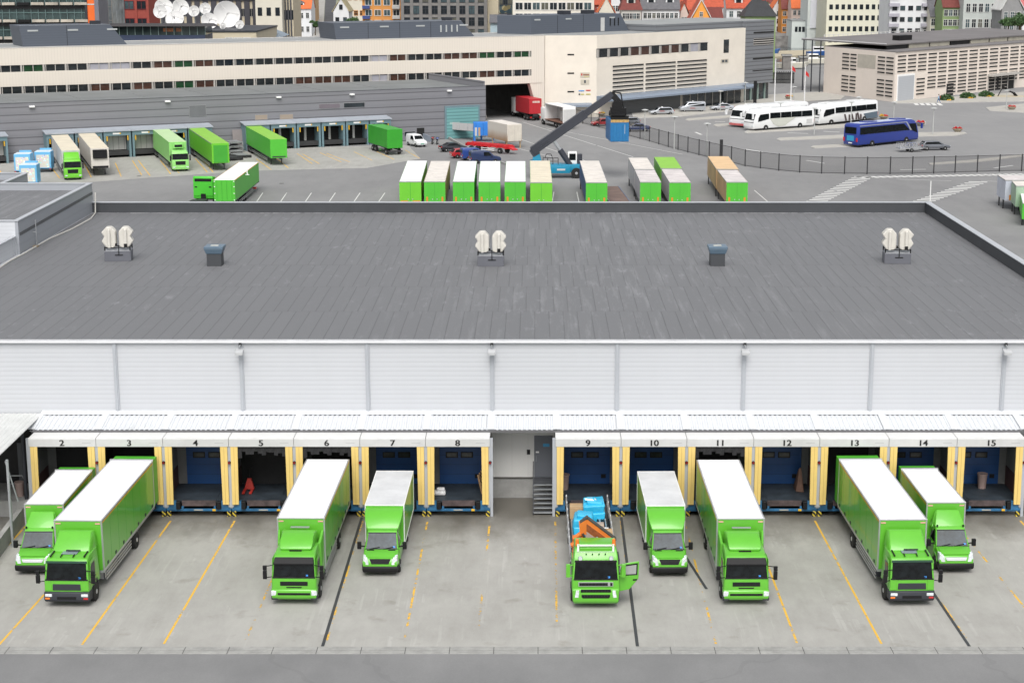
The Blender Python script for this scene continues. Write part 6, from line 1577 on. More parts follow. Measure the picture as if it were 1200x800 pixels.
# ---- passenger cars (front faces -Y)
def car(name, label, cat, px, py, rz, paint, kind='hatch', group=None, L=4.3, z=0):
    x, y = G(px, py, .5)
    r = thing(name, label, cat, (x, y, z), rz, group)
    h = L / 2
    if kind == 'van':
        pr = [(-h, .35), (-h - .05, .7), (-h + .2, .95), (-h + 1.1, 1.15), (-h + 1.7, 1.75), (-h + 2.0, 1.85), (h - .1, 1.88), (h, 1.6), (h, .35)]; hw = [.80, .86, .84, .86, .74, .72, .74, .82, .84]
        ws = (pr[3], pr[4]); rear = (h - .02, 1.1, 1.65); sw = [(-h + 1.35, 1.15), (-h + 1.85, 1.68), (-h + 2.6, 1.68), (-h + 2.6, 1.15)]
    elif kind == 'minibus':
        pr = [(-h, .35), (-h - .05, .75), (-h + .15, 1.0), (-h + .8, 1.2), (-h + 1.5, 1.85), (-h + 1.8, 1.98), (h - .1, 2.0), (h, 1.7), (h, .35)]; hw = [.85, .93, .9, .93, .80, .78, .80, .9, .92]
        ws = (pr[3], pr[4]); sw = [(-h + 1.1, 1.2), (-h + 1.7, 1.8), (h - .25, 1.8), (h - .25, 1.2)]
    elif kind == 'sedan':
        pr = [(-h, .35), (-h - .03, .62), (-h + .15, .78), (-h + 1.15, .93), (-h + 1.85, 1.38), (-h + 2.2, 1.43), (h - 1.35, 1.40), (h - .6, 1.02), (h - .1, .98), (h, .6), (h, .35)]; hw = [.78, .86, .84, .84, .66, .64, .64, .78, .82, .86, .82]
        ws = (pr[3], pr[4]); sw = [(-h + 1.45, .98), (-h + 1.95, 1.33), (h - 1.4, 1.32), (h - .85, 1.0)]
    else:
        pr = [(-h, .35), (-h - .03, .62), (-h + .15, .78), (-h + 1.05, .93), (-h + 1.75, 1.40), (-h + 2.1, 1.47), (h - .6, 1.44), (h - .15, .98), (h, .6), (h, .35)]; hw = [.78, .86, .84, .84, .67, .65, .65, .80, .86, .82]
        ws = (pr[3], pr[4]); sw = [(-h + 1.4, .98), (-h + 1.9, 1.36), (h - .7, 1.36), (h - .4, 1.0)]
    g = MB(); g.loft(pr, hw, paint); g.build('body', r, bevel=.06, segs=2)
    g = MB(); g.seg(ws[0], ws[1], .05, .93, .74, .64, .015, GLASS); g.build('windscreen', r)
    zt = max(p[1] for p in pr)
    for s in (-1, 1):
        g = MB(); xx = lambda z_: s * (.86 - (z_ - .9) * .32) if kind not in ('van', 'minibus') else s * ((.87 if kind == 'van' else .94) - (z_ - 1.1) * .17)
        n_ = len(sw); vs = [(xx(z_) + s * .012, y_, z_) for y_, z_ in sw] + [(xx(z_) - s * .04, y_, z_) for y_, z_ in sw]
        g.add(vs, [tuple(range(n_)), tuple(range(2 * n_ - 1, n_ - 1, -1))] + [(i, i + n_, (i + 1) % n_ + n_, (i + 1) % n_) for i in range(n_)], GLASS); g.build('side_window', r)
        g = MB(); g.box(s * .62 - .17, s * .62 + .17, -h - .04, -h + .15, .58, .72, LAMP); g.build('headlight', r, bevel=.02)
        g = MB(); g.box(s * .68 - .13, s * .68 + .13, h - .05, h + .02, .72, .92, RED); g.build('tail_light', r)
        g = MB(); g.box(s * .98 - .08, s * .98 + .08, -h + 1.35, -h + 1.5, 1.0, 1.12, paint if kind != 'van' else DARK); g.build('mirror', r)
        wheel(r, s * .76, -h + .85, .32, .2, False); wheel(r, s * .76, h - .8, .32, .2, False)
    if kind in ('hatch', 'van', 'minibus'):
        g = MB()
        if kind == 'hatch': g.hexa([(-.66, h - .17, 1.02), (.66, h - .17, 1.02), (.66, h - .08, 1.02), (-.66, h - .08, 1.02), (-.58, h - .53, 1.38), (.58, h - .53, 1.38), (.58, h - .50, 1.42), (-.58, h - .50, 1.42)], GLASS)
        else: g.box(-.62, .62, h - .02, h + .012, 1.15, 1.6, GLASS)
        g.build('rear_window', r)
    if kind == 'sedan':
        g = MB(); g.hexa([(-.6, h - .72, 1.06), (.6, h - .72, 1.06), (.6, h - .62, 1.04), (-.6, h - .62, 1.04), (-.54, h - 1.33, 1.37), (.54, h - 1.33, 1.37), (.54, h - 1.28, 1.41), (-.54, h - 1.28, 1.41)], GLASS); g.build('rear_window', r)
    g = MB(); g.box(-.3, .3, h, h + .02, .55, .66, WHITE); g.build('number_plate', r)
    return r
CS = mat('car_silver', (.42, .44, .47), .3, metal=.4, var=.03); CBK = mat('car_black', (.012, .013, .018), .25, var=0, coat=.5); CRD = mat('car_red', (.36, .015, .02), .3, var=0, coat=.5)
CBL = mat('car_blue', (.025, .06, .24), .3, var=0, coat=.5); CNV = mat('car_navy', (.02, .035, .10), .3, var=0, coat=.5); CWH = mat('car_white', (.72, .73, .74), .35, var=.02); CGY = mat('car_grey', (.17, .18, .20), .3, metal=.5, var=.03)
c = car('parked_van', 'small white delivery van parked beside the depot doorway', 'van', 488, 168, R(30), CWH, 'van', L=4.3); c.scale = (1.12,) * 3
g = MB(); g.box(-.3, .3, -2.2, -2.18, .5, .62, mat('green_plate', (.05, .35, .2), .5)); g.build('front_plate', c)
PKG = 'cars parked between the depot and the trailers'
car('parked_car', 'black saloon car parked right of the white van', 'car', 531, 174, R(112), CBK, 'sedan', PKG, 4.4).scale = (1.1,) * 3
car('parked_car', 'dark red estate car partly hidden behind two blue cars', 'car', 545, 181.5, R(108), CRD, 'hatch', PKG, 4.4).scale = (1.12,) * 3
car('parked_van', 'royal blue small van between the red car and the dark blue one', 'van', 556.5, 184, R(108), CBL, 'van', PKG, 4.2).scale = (1.12,) * 3
car('parked_van', 'dark navy people carrier, nearest and rightmost of the parked cars', 'car', 568, 187.5, R(108), CNV, 'van', PKG, 4.5).scale = (1.12,) * 3
TX = 'silver taxis waiting by the canopy'
def taxi(*a, **k):
    c = car(*a, **k); g = MB(); zt = 2.0 if a[7] == 'minibus' else 1.47
    g.box(-.3, .3, .0, .2, zt, zt + .14, WHITE); g.build('roof_sign', c, bevel=.03)
    for s in (-1, 1): g = MB(); w_ = .95 if a[7] == 'minibus' else .875; g.box(min(s * (w_ - .02), s * w_), max(s * (w_ - .02), s * w_), -.6, .4, .72, .86, mat('taxi_lettering', (.35, .1, .1), .5)); g.build('door_lettering', c)
    c.scale = (1.12,) * 3; return c
taxi('taxi', 'silver estate taxi, leftmost of three by the canopy', 'car', 775, 132, R(-78), CS, 'hatch', group=TX, L=4.7)
taxi('taxi', 'silver minibus taxi in the middle of three by the canopy', 'car', 811, 128.5, R(-82), CS, 'minibus', group=TX, L=5.0)
taxi('taxi', 'silver saloon taxi, rightmost of three by the canopy', 'car', 846, 127, R(-82), CS, 'sedan', group=TX, L=4.7)
car('parked_car', 'bright red car beyond the fence left of the hanging blue container', 'car', 705, 144.5, R(-70), CRD, 'hatch', L=4.2)
car('parked_car', 'dark navy car beyond the fence right of the hanging blue container', 'car', 746, 151, R(-84), CNV, 'sedan', L=4.6).scale = (1.1,) * 3
car('parked_car', 'dark grey car behind the navy car beyond the fence', 'car', 737, 143, R(-84), CGY, 'hatch', L=4.4)
car('moving_car', 'grey estate car towing a small cage trailer near the fence', 'car', 1095, 172.5, R(98), CGY, 'hatch', L=4.6).scale = (1.12,) * 3
bpy.context.view_layer.update()
x, y = G(1066, 175, .4); r = thing('cage_trailer', 'small grey mesh-sided trailer with bikes behind the grey estate car', 'trailer', (x, y, 0), R(98)); r.scale = (1.1,) * 3
g = MB(); g.box(-.9, .9, -1.9, 1.9, .5, .65, SILVER); g.build('bed', r)
g = MB()
for z in (.85, 1.1, 1.4):
    for s in (-.9, .9): g.box(s - .02, s + .02, -1.9, 1.9, z, z + .03, SILVER)
    for s in (-1.9, 1.9): g.box(-.9, .9, s - .02, s + .02, z, z + .03, SILVER)
for yy in [-1.9 + .38 * i for i in range(11)]:
    for s in (-.9, .9): g.box(s - .015, s + .015, yy - .015, yy + .015, .65, 1.43, SILVER)
g.build('cage', r)
for s in (-1, 1): wheel(r, s * .95, .0, .3, .2, False)
g = MB(); g.bar((0, -1.9, .5), (0, -3.0, .5), .08, .08, SILVER); g.build('drawbar', r)
for i, xx in enumerate((-.4, .3)):
    g = MB()
    for yy in (-.9, .3):
        for k in range(12):
            a0 = k * math.pi / 6; a1 = a0 + math.pi / 6; g.tube((0, yy + .33 * math.cos(a0), .35 + .33 * math.sin(a0)), (0, yy + .33 * math.cos(a1), .35 + .33 * math.sin(a1)), .025, RUBBER, n=4, caps=False)
    g.path([(0, -.9, .35), (0, -.65, .85), (0, .1, .8), (0, -.3, .35), (0, .3, .35), (0, .1, .85)], .025, CBL, 5)
    o = g.build('bicycle'); o.location = (x + xx, y, .72); o.rotation_euler = (0, 0, R(98)); tag(o, ('blue bicycle on the left side' if i else 'blue bicycle on the right side') + ' of the cage trailer', 'bicycle', 'bicycles carried in the cage trailer')

# motorbikes
def motorbike(px, py, label, m):
    x, y = G(px, py, .4); r = thing('motorbike', label, 'motorbike', (x, y, 0), DANG + R(150), 'motorbikes by the depot doorway'); r.scale = (1.15,) * 3
    for yy in (-.72, .72):
        g = MB(); g.tube((-.07, yy, .31), (.07, yy, .31), .31, RUBBER, n=18); w_ = g.build('wheel', r); g = MB(); g.tube((-.075, yy, .31), (.075, yy, .31), .18, SILVER, n=12); g.build('rim', w_)
    g = MB(); g.loft([(-.45, .55), (-.5, .9), (-.25, 1.05), (.1, .95), (.2, .75), (.1, .5)], [.12, .16, .2, .18, .15, .12], m); g.build('tank', r, bevel=.04)
    g = MB(); g.loft([(.1, .72), (.15, .85), (.85, .95), (.9, .85), (.3, .68)], .13, DARK); g.build('seat', r, bevel=.03)
    g = MB(); g.box(-.16, .16, -.35, .3, .25, .62, SILVER); g.tube((.2, -.2, .3), (.2, .9, .4), .05, SILVER); g.build('engine', r)
    g = MB(); g.tube((0, -.72, .31), (0, -.45, .95), .05, DARK); g.tube((-.35, -.35, 1.05), (.35, -.35, 1.05), .025, DARK); g.tube((0, -.6, .9), (0, -.5, .95), .1, LAMP); g.build('fork', r)
motorbike(507, 166, 'left motorbike with red tank parked by the low blue screen', mat('bike_red', (.3, .02, .02), .3))
motorbike(512.5, 166.5, 'right motorbike with dark blue tank parked by the low blue screen', CBL)

# blue-posted platform, blue container part, rusty white swap body, red chassis
x, y = G(543, 163); r = thing('loading_platform', 'raised grey-railed platform on bright blue legs before the teal gate', 'platform', (x, y, 0), R(-40))
BB_ = mat('bright_blue_paint', (.03, .20, .62), .45, var=.05)
g = MB(); g.box(-4.4, 4.4, -1.1, 1.1, 1.7, 1.95, DGREY); g.build('deck', r)
for q in range(4): g = MB(); g.box(-4.3 + q * 2.17, -2.22 + q * 2.17, -1.16, -1.1, 1.75, 3.1, mat('pale_grey_panel', (.45, .45, .45), .6)); g.build('side_panel', r)
for xx in (-4.0, 3.6):
    for yy in (-1, 1): g = MB(); g.box(xx - .12, xx + .12, yy - .12, yy + .12, 0, 1.95, BB_); g.build('leg', r)
x, y = G(567, 165.5); r = thing('blue_container', 'bright blue container wall section at the right end of the platform', 'container', (x, y, 0), R(5))
g = MB(); g.box(-1.9, 1.9, -1.0, 1.2, 1.1, 3.5, BB_); b_ = g.build('body', r, bevel=.03)
for q in range(3): g = MB(); g.box(-1.5 + q * 1.3, -1.44 + q * 1.3, -1.05, -1.0, 1.2, 3.4, mat('dark_blue_rib', (.02, .1, .35), .5)); g.build('rib', b_)
g = MB(); g.box(-1.7, -1.3, -1.1, -1.04, 1.1, 2.6, PALE); g.box(-1.05, -.7, -1.1, -1.04, 1.1, 2.6, TANP); g.build('board', b_)
for s in (-1.7, 1.7): g = MB(); g.box(s - .1, s + .1, -.9, -.7, 0, 1.1, BB_); g.build('leg', r)
_m, n, l, b, v = newmat('brown_stained_sheet', .6); xyz = sepxyz(n, l, v)
mr = n.new('ShaderNodeMapRange'); mr.inputs['From Min'].default_value = 1.6; mr.inputs['From Max'].default_value = 3.3
l.new(math_(n, l, 'ADD', xyz[2], math_(n, l, 'MULTIPLY', noise(n, l, v, .5, 4), .8)), mr.inputs[0])
l.new(mixc(n, l, mr.outputs[0], (.33, .19, .10), (.60, .56, .50)), b.inputs['Base Color']); BST = _m
fx, fy = G(629, 145.5, 3.9); bx, by = G(585, 137, 3.9)
x0, y0 = G(603, 166, 1.2)
r = thing('swap_container', 'off-white swap container with brown-stained side on legs behind the red chassis', 'container', (x0, y0, 0), R(24)); r.scale = (.88, 1.05, 1.0)
g = MB(); g.box(-1.6, 1.6, 0, 8.6, 1.2, 4.2, BST); b_ = g.build('cargo_box', r, bevel=.03)
g = MB(); g.box(-1.55, 1.55, .05, 8.55, 4.2, 4.24, ROOFD); g.build('roof_panel', b_)
g = MB(); g.box(-1.5, 1.5, -.04, -.003, 1.3, 4.1, mat('cream_end_wall', (.56, .52, .45), .6, var=.1, scale=1)); g.box(-.02, .02, -.06, -.04, 1.3, 4.1, MULL); g.build('end_door', b_)
for s in (-1, 1):
    for yy in (.4, 6.5): g = MB(); g.box(s * 1.45 - .09, s * 1.45 + .09, yy, yy + .18, 0, 1.2, mat('tan_leg', (.45, .30, .15), .6)); g.build('leg', r)
CR = mat('chassis_red', (.50, .02, .025), .45, var=.1)
x, y = G(572, 178); r = thing('chassis_trailer', 'empty bright red skeleton chassis trailer parked before the off-white swap body', 'trailer', (x, y, 0), R(50)); 
g = MB(); g.box(-.8, -.35, -5, 4.2, 1.0, 1.5, CR); g.box(.35, .8, -5, 4.2, 1.0, 1.5, CR)
for q in range(6): g.box(-1.15, 1.15, -4.8 + q * 1.75, -4.5 + q * 1.75, .95, 1.4, CR)
g.box(-1.15, 1.15, 3.9, 4.3, .9, 1.35, CR); g.box(-1.15, 1.15, -5.1, -4.8, .9, 1.3, CR); g.hexa([(-.6, -6.3, .7), (.6, -6.3, .7), (.6, -5, .95), (-.6, -5, .95), (-.6, -6.3, .85), (.6, -6.3, .85), (.6, -5, 1.25), (-.6, -5, 1.25)], CR); g.build('frame', r)
for s in (-1, 1):
    for yy in (3.0, 1.6, -3.6): wheel(r, s * .95, yy, .5, .35, False)
    g = MB(); g.box(s * 1.2 - .03, s * 1.2 + .03, -2.5, .6, .45, .55, WHITE); g.box(s * 1.2 - .03, s * 1.2 + .03, -2.5, .6, .75, .85, WHITE); g.build('side_guard', r)
# low kerb wall round the platform plot
for (a, b_) in (((519, 159), (553, 178)), ((553, 178), (600, 196))):
    P0, P1 = G(*a), G(*b_); g = MB(); g.bar((P0[0], P0[1], .15), (P1[0], P1[1], .15), .35, .5 if a[0] < 530 else .3, CONCW); o = g.build('kerb_wall'); tag(o, 'low concrete kerb wall before the teal gate' if a[0] < 530 else 'concrete kerb running behind the parked cars', 'wall')

# red container truck leaving the underpass, open white box truck
x, y = G(627.5, 139.5, .4); 
r = thing('container_truck', 'truck with bright red container and white cab driving into the underpass', 'truck', (x, y, 0), R(200)); r.scale = (1.08, 1.2, 1.15)
CT = panel_mat('corrugated_red', (.45, .02, .03), .3, 1, .6)
# local: front away from the viewer; body modelled with its tail near the origin
g = MB(); g.box(-1.25, 1.25, -7.2, 0, 1.25, 3.95, CT); b_ = g.build('container', r, bevel=.02)
g = MB(); g.box(-.9, .6, .0, .03, 3.2, 3.55, mat('pale_lettering', (.6, .45, .4), .5)); g.build('door_lettering', b_)
for q in (-.9, -.3, .3, .9): g = MB(); g.tube((q, .03, 1.35), (q, .03, 3.85), .03, CR, n=6); g.build('lock_bar', b_)
g = MB(); g.box(-.5, .5, -9.5, 0, .8, 1.2, CHASSIS); g.box(-1.2, 1.2, -.1, .1, .5, .8, DARK); g.build('chassis_frame', r)
g = MB(); g.box(-1.2, 1.2, -9.6, -7.5, .8, 3.6, WHITE); g.build('cab', r, bevel=.12, segs=2)
for s in (-1, 1):
    for yy in (-1.2, -2.6, -8.8): wheel(r, s * 1.05, yy, .5, .35, False)
    g = MB(); g.box(s * .95 - .2, s * .95 + .2, .08, .12, .55, .75, RED); g.build('tail_light', r)
x, y = G(667, 149.5, .4); OS = (1.1, 1.35, 1.15)
r = thing('open_truck', 'white box truck with its side open showing stacked rolls, right of the red container', 'truck', (x, y, 0), R(200)); r.scale = OS
g = MB(); g.box(-1.25, 1.25, -7.5, 0, 1.0, 1.15, mat('brown_floor', (.2, .1, .07), .7)); g.box(-1.25, 1.25, -7.5, 0, 3.75, 3.85, WHITE); g.box(-1.25, -1.18, -7.5, 0, 1.15, 3.75, PALE); g.box(1.18, 1.25, -7.5, -5.8, 1.15, 3.75, WHITE) if False else None
g.box(-1.18, 1.2, -7.5, -7.4, 1.15, 3.75, WHITE); g.box(-1.2, 1.2, -.08, 0, 1.15, 3.75, WHITE); g.build('cargo_box', r)
g = MB(); g.box(-1.1, 1.1, .0, .06, 1.3, 3.4, PALE); g.build('rear_door', r)
g = MB(); g.box(-.5, .5, -9.2, 0, .6, 1.0, CHASSIS); g.build('chassis_frame', r)
g = MB(); g.box(-1.15, 1.15, -9.5, -7.7, .7, 3.0, WHITE); g.build('cab', r, bevel=.1, segs=2)
for s in (-1, 1):
    for yy in (-1.6, -2.9, -8.5): wheel(r, s * 1.05, yy, .5, .35, False)
    g = MB(); g.box(s * 1.2 - .02, s * 1.2 + .02, -7, -3.8, .5, .8, SILVER); g.build('side_guard', r)
cs_, sn_ = math.cos(R(200)), math.sin(R(200))
for k, yy in enumerate((-3.0, -1.6)):
    g = MB(); g.box(-.5, .5, -.5, .5, 0, 1.9, PALE); g.box(-.45, .45, -.52, .52, .2, .3, DGREY); g.box(-.45, .45, -.52, .52, 1.2, 1.3, DGREY)
    o = g.build('roll_cage', bevel=.05); lx, ly = -.3 * OS[0], yy * OS[1]
    o.location = (x + lx * cs_ - ly * sn_, y + lx * sn_ + ly * cs_, 1.34); o.rotation_euler = (0, 0, R(200)); tag(o, ('white roll cage deeper inside the open white truck' if k == 0 else 'white roll cage nearest the rear of the open white truck'), 'roll cage', 'roll cages in the open truck')

# ---- reach stacker holding a blue container
x, y = G(651, 209.5, .0); SBL = mat('stacker_blue', (.01, .22, .36), .4, var=.06); BOOM = mat('boom_dark', (.035, .038, .05), .45, var=.1)
RS = thing('reach_stacker', 'blue reach stacker with long raised dark boom in the middle of the yard', 'reach stacker', (x, y, 0), 0)
YS = y
def PX(px, py, dy=0): X, Z = onY(px, py, YS + dy); return (X - x, dy, Z)
g = MB(); g.box(-3.9, 4.0, .6, 3.0, .9, 2.1, SBL); g.box(-3.9, -2.4, .4, 3.2, 1.0, 2.6, SBL); g.box(-1.8, 2.2, .3, .6, .8, 1.9, SBL); g.box(.2, 1.5, .28, .3, 1.2, 1.5, PALE); g.build('body', RS, bevel=.08, segs=2)
g = MB(); g.hexa([(-3.6, .9, 2.1), (-2.0, .9, 2.1), (-2.0, 2.7, 2.1), (-3.6, 2.7, 2.1), (-3.3, 1.1, 4.3), (-2.6, 1.1, 4.3), (-2.6, 2.5, 4.3), (-3.3, 2.5, 4.3)], SBL); g.build('boom_tower', RS)
for xx in (-2.9, 3.2):
    for yy in (.45, 3.15): wheel(RS, xx, yy, .8 if xx > 0 else .7, .5, False)
for ch in [c for c in RS.children if c.name.startswith('wheel')]: ch.rotation_euler = (0, 0, -math.pi / 2 if ch.location.y < 1 else math.pi / 2); ch.location.z = .8
A_ = Vector(PX(624, 177, 1.8)); B_ = Vector(PX(686, 133, 1.8)); C_ = Vector(PX(718, 110.5, 1.8))
g = MB(); g.bar(A_, B_, 1.3, 1.7, BOOM, (0, -1, 0)); 
me_fix = g.build('boom', RS, bevel=.04)
g = MB(); g.bar(B_ - (B_ - A_) * .02, C_, 1.0, 1.3, BOOM, (0, -1, 0)); g.bar(A_ - (B_ - A_) * .02 + Vector((0, 0, -.3)), A_ + (B_ - A_) * .1 + Vector((0, 0, -.35)), 1.2, 1.6, BOOM, (0, -1, 0)); g.build('boom_extension', RS)
g = MB(); g.bar(A_ + (B_ - A_) * .14 + Vector((0, -.7, -.1)), A_ + (B_ - A_) * .32 + Vector((0, -.7, -.1)), .04, .3, PALE, (0, -1, 0)); g.build('boom_marking', RS)
D0 = Vector(PX(670, 196, 1.3)); D1 = Vector(PX(647, 162, 1.3)); Dm = D0 + (D1 - D0) * .6
g = MB(); g.tube(D0, Dm, .45, BOOM); g.tube(Dm, D1, .26, SILVER); g.build('lift_cylinder', RS)
g = MB(); g.box(1.9, 3.3, 1.2, 2.9, 2.1, 3.9, WHITE); cabr = g.build('cabin', RS, bevel=.1, segs=2)
g = MB(); g.box(2.1, 3.1, 1.17, 1.2, 2.7, 3.7, GLASS); g.box(3.3, 3.33, 1.4, 2.7, 2.5, 3.7, GLASS); g.box(1.88, 1.9, 1.4, 2.7, 2.6, 3.7, GLASS); g.build('cabin_window', cabr)
g = MB(); g.box(3.35, 4.1, 1.3, 2.4, 2.1, 3.6, BOOM); g.build('counterweight', RS, bevel=.05)
g = MB()
for xx in (-1.9, -1.2, -.4, .4): g.tube((xx, .6, 2.1), (xx, .6, 3.1), .05, DARK)
g.tube((-1.9, .6, 3.1), (.4, .6, 3.1), .05, DARK); g.tube((-1.9, .6, 2.6), (.4, .6, 2.6), .04, DARK); g.tube((-1.9, .6, 3.1), (-1.9, 2.5, 3.1), .04, DARK); g.path([(-1.6, .6, 3.1), (-1.4, .6, 3.7), (-.7, .6, 3.7), (-.4, .6, 2.9)], .05, DARK); g.build('guard_rail', RS)
tip = Vector(PX(723, 120, 1.6))
g = MB(); g.bar(C_ + Vector((-.3, 0, .2)), tip + Vector((.6, 0, -.3)), .9, 1.2, DARK, (0, -1, 0)); g.tube(tip + Vector((0, -.8, -.5)), tip + Vector((0, .8, -.5)), .8, DARK, n=14); g.box(tip.x - 1.0, tip.x + 1.4, .6, 2.6, tip.z - 2.3, tip.z - .8, DARK); g.path([C_ + Vector((0, -.6, .4)), C_ + Vector((1.2, -.6, .2)), tip + Vector((1.0, -.6, -1.0))], .1, DARK); g.build('rotator', RS)
cz1 = onY(725, 139.5, YS)[1]
Xc = onY(726, 150, YS - 1)[0]
H_ = cz1 - onY(725, 165, YS)[1]
g = MB(); g.box(tip.x - 1.0, tip.x + 1.1, -1.6, 5.6, cz1 + .45, cz1 + .8, DARK)
for yy in (-1.6, 5.2): g.box(Xc - x - 1.35, Xc - x + 1.35, yy, yy + .4, cz1 + .05, cz1 + .6, DARK)
g.build('spreader', RS)
r = thing('shipping_container', 'blue shipping container hanging from the reach stacker above the yard', 'container', (Xc, YS - 1.6, cz1 - H_), R(4))
CBLUE = panel_mat('corrugated_blue', (.015, .16, .42), .28, 1, .7)
g = MB(); g.box(-1.4, 1.4, 0, 6.6, 0, H_, CBLUE); b_ = g.build('body', r, bevel=.03)
g = MB(); g.box(-1.38, 1.38, -.06, .05, H_ - .38, H_ + .02, mat('rusty_header', (.42, .27, .10), .7, var=.4, scale=3)); g.build('door_header', b_)
for s in (-1, 1):
    g = MB(); a, e = sorted((s * .03, s * 1.3)); g.box(a, e, -.05, 0, .1, H_ - .42, mat('container_door_blue', (.012, .15, .36), .5, var=.1, scale=2)); dd = g.build('door', b_)
    for q in (.45, .95): g = MB(); g.tube((s * q, -.09, .1), (s * q, -.09, H_ - .42), .03, mat('container_door_blue', (0, 0, 0))); g.build('lock_bar', dd)
g = MB(); g.box(.75, .80, -.07, -.05, 1.2, 2.6, PALE); g.build('door_marking', b_)

# ---- coaches
def coach(label, px, py, qx, qy, paint, L=None, rev=False, kind='white', H=3.65):
    # near side's base runs from (px,py) [front] to (qx,qy) [rear]
    a = Vector(G(px, py, .3)); b_ = Vector(G(qx, qy, .3)); d = (b_ - a); LL = d.length; d.normalize()
    ang = math.atan2(-d.x, d.y)
    side = Vector((d.y, -d.x))            # local +x
    toward = -1 if side.y > 0 else 1       # which local side faces the viewer
    sc_ = LL / 12.8
    o_ = a - side * (toward * 1.28 * sc_)
    r = thing('coach', label, 'coach', (o_.x, o_.y, 0), ang, 'coaches in the bus lot'); r.scale = (sc_, sc_, min(sc_, 1.15))
    g = MB(); g.loft([(.1, .35), (.0, .8), (.1, 1.6), (.5, 2.9), (.9, 3.4), (1.6, H), (12.3, H), (12.75, H - .25), (12.8, 1.0), (12.7, .35)], [1.2, 1.27, 1.27, 1.22, 1.18, 1.14, 1.14, 1.18, 1.27, 1.24], paint); g.build('body', r, bevel=.1, segs=2)
    g = MB(); g.seg((.1, 1.35), (.5, 2.9), .0, .98, 1.2, 1.14, .05, GLASS); g.build('windscreen', r, bevel=.05)
    for s in (-1, 1):
        xw = lambda z: 1.27 - max(0, z - 1.6) * .058
        def sidepoly(name, pts, m, pr_=.02, parent=r):
            g = MB(); n_ = len(pts); vs = [(s * (xw(z) + pr_), y_, z) for y_, z in pts] + [(s * (xw(z) - .05), y_, z) for y_, z in pts]
            g.add(vs, [tuple(range(n_)), tuple(range(2 * n_ - 1, n_ - 1, -1))] + [(i, i + n_, (i + 1) % n_ + n_, (i + 1) % n_) for i in range(n_)], m); return g.build(name, parent)
        if kind == 'blue':
            sidepoly('side_window', [(.35, 1.5), (.7, 2.95), (2.2, 3.0), (1.5, 1.9)], GLASS)
            sidepoly('side_window', [(2.0, 2.0), (3.2, 3.05), (12.3, 3.05), (12.3, 2.0)], GLASS)
            sidepoly('pillar_trim', [(1.55, 1.95), (2.5, 3.25), (2.75, 3.25), (1.9, 1.95)], SILVER, .035)
            sidepoly('roof_trim', [(2.5, 3.25), (2.6, 3.36), (12.4, 3.36), (12.4, 3.25)], SILVER, .035)
        else:
            sidepoly('side_window', [(.9, 1.55), (1.0, 2.1), (1.35, 2.75), (3.2, 2.85), (3.2, 1.95)], GLASS)
            for q in range(4): sidepoly('side_window', [(3.45 + q * 2.25, 2.0), (3.45 + q * 2.25, 2.95), (5.6 + q * 2.25, 2.95), (5.6 + q * 2.25, 2.0)], GLASS)
        if kind == 'swoosh':
            sidepoly('grey_swoosh', [(3.4, 2.0), (9.0, 2.0), (7.6, 1.3), (6.6, .7), (5.2, .55), (4.2, 1.0)], mat('pale_grey_swoosh', (.50, .51, .46), .5))
            sidepoly('grille_panel', [(11.2, .8), (12.3, .8), (12.3, 1.5), (11.2, 1.5)], mat('side_grille', (.5, .5, .5), .5))
        if kind == 'slashes':
            for q, (yy, h_) in enumerate([(5.6, 1.25), (6.3, 1.1), (7.1, 1.2), (7.8, 1.2), (8.4, 1.3), (8.8, 1.0)]): sidepoly('dark_slash', [(yy, .5), (yy - .3 + (q % 2) * .3, h_ + .4), (yy - .05 + (q % 2) * .3, h_ + .4), (yy + .35, .5)], mat('slash_dark', (.08, .06, .06), .5))
            sidepoly('grey_tail', [(10.2, .5), (9.6, 1.4), (12.6, 1.6), (12.7, .5)], mat('slate_panel', (.10, .14, .18), .5))
        sidepoly('skirt', [(.2, .34), (.2, .42), (12.6, .42), (12.6, .34)], DARK)
        for yy in (2.6, 9.8): wheel(r, s * 1.13, yy, .48, .3)
        g = MB(); g.tube((s * 1.2, .4, 3.1), (s * 1.45, -.3, 2.9), .06, paint); g.box(s * 1.45 - .12, s * 1.45 + .12, -.45, -.2, 2.1, 2.95, paint); g.build('mirror', r, bevel=.04)
        g = MB(); g.box(s * .95 - .2, s * .95 + .2, -.04, .1, .75, .95, LAMP); g.build('headlight', r, bevel=.03)
        g = MB(); g.box(s * 1.1 - .12, s * 1.1 + .12, 12.78, 12.84, .9, 1.5, RED); g.build('tail_light', r)
    g = MB(); g.box(-.95, .95, 12.72, 12.82, 2.1, 3.1, GLASS); g.build('rear_window', r)
    g = MB(); g.box(-.6, .6, 12.78, 12.83, 1.0, 1.8, mat('rear_panel_cyan', (.03, .28, .5), .4) if kind == 'blue' else PALE); g.box(-.3, .3, 12.8, 12.85, .6, .75, WHITE); g.build('engine_door', r)
    g = MB(); g.box(-.7, .7, 2.2, 4.2, H, H + .18, paint); g.box(-.7, .7, 8.2, 10.4, H, H + .15, paint); g.build('roof_unit', r, bevel=.05)
    if kind == 'blue': g = MB(); g.box(-.9, .9, 1.0, 12.0, H, H + .015, mat('pale_roof_strip', (.45, .5, .62), .5)); g.build('roof_strip', r)
    if kind == 'front_red': g = MB(); g.box(-1.2, 1.2, -.05, .1, .35, .7, mat('salmon_red', (.5, .12, .12), .5)); g.build('bumper', r, bevel=.03)
    return r
COW = mat('coach_white', (.74, .75, .75), .3, var=.02, coat=.3); COB = mat('coach_blue', (.018, .04, .25), .3, var=.03, coat=.4)
coach('white coach with black front and red bumper, hidden behind the first long one', 872, 148.5, 948, 141, COW, kind='front_red')
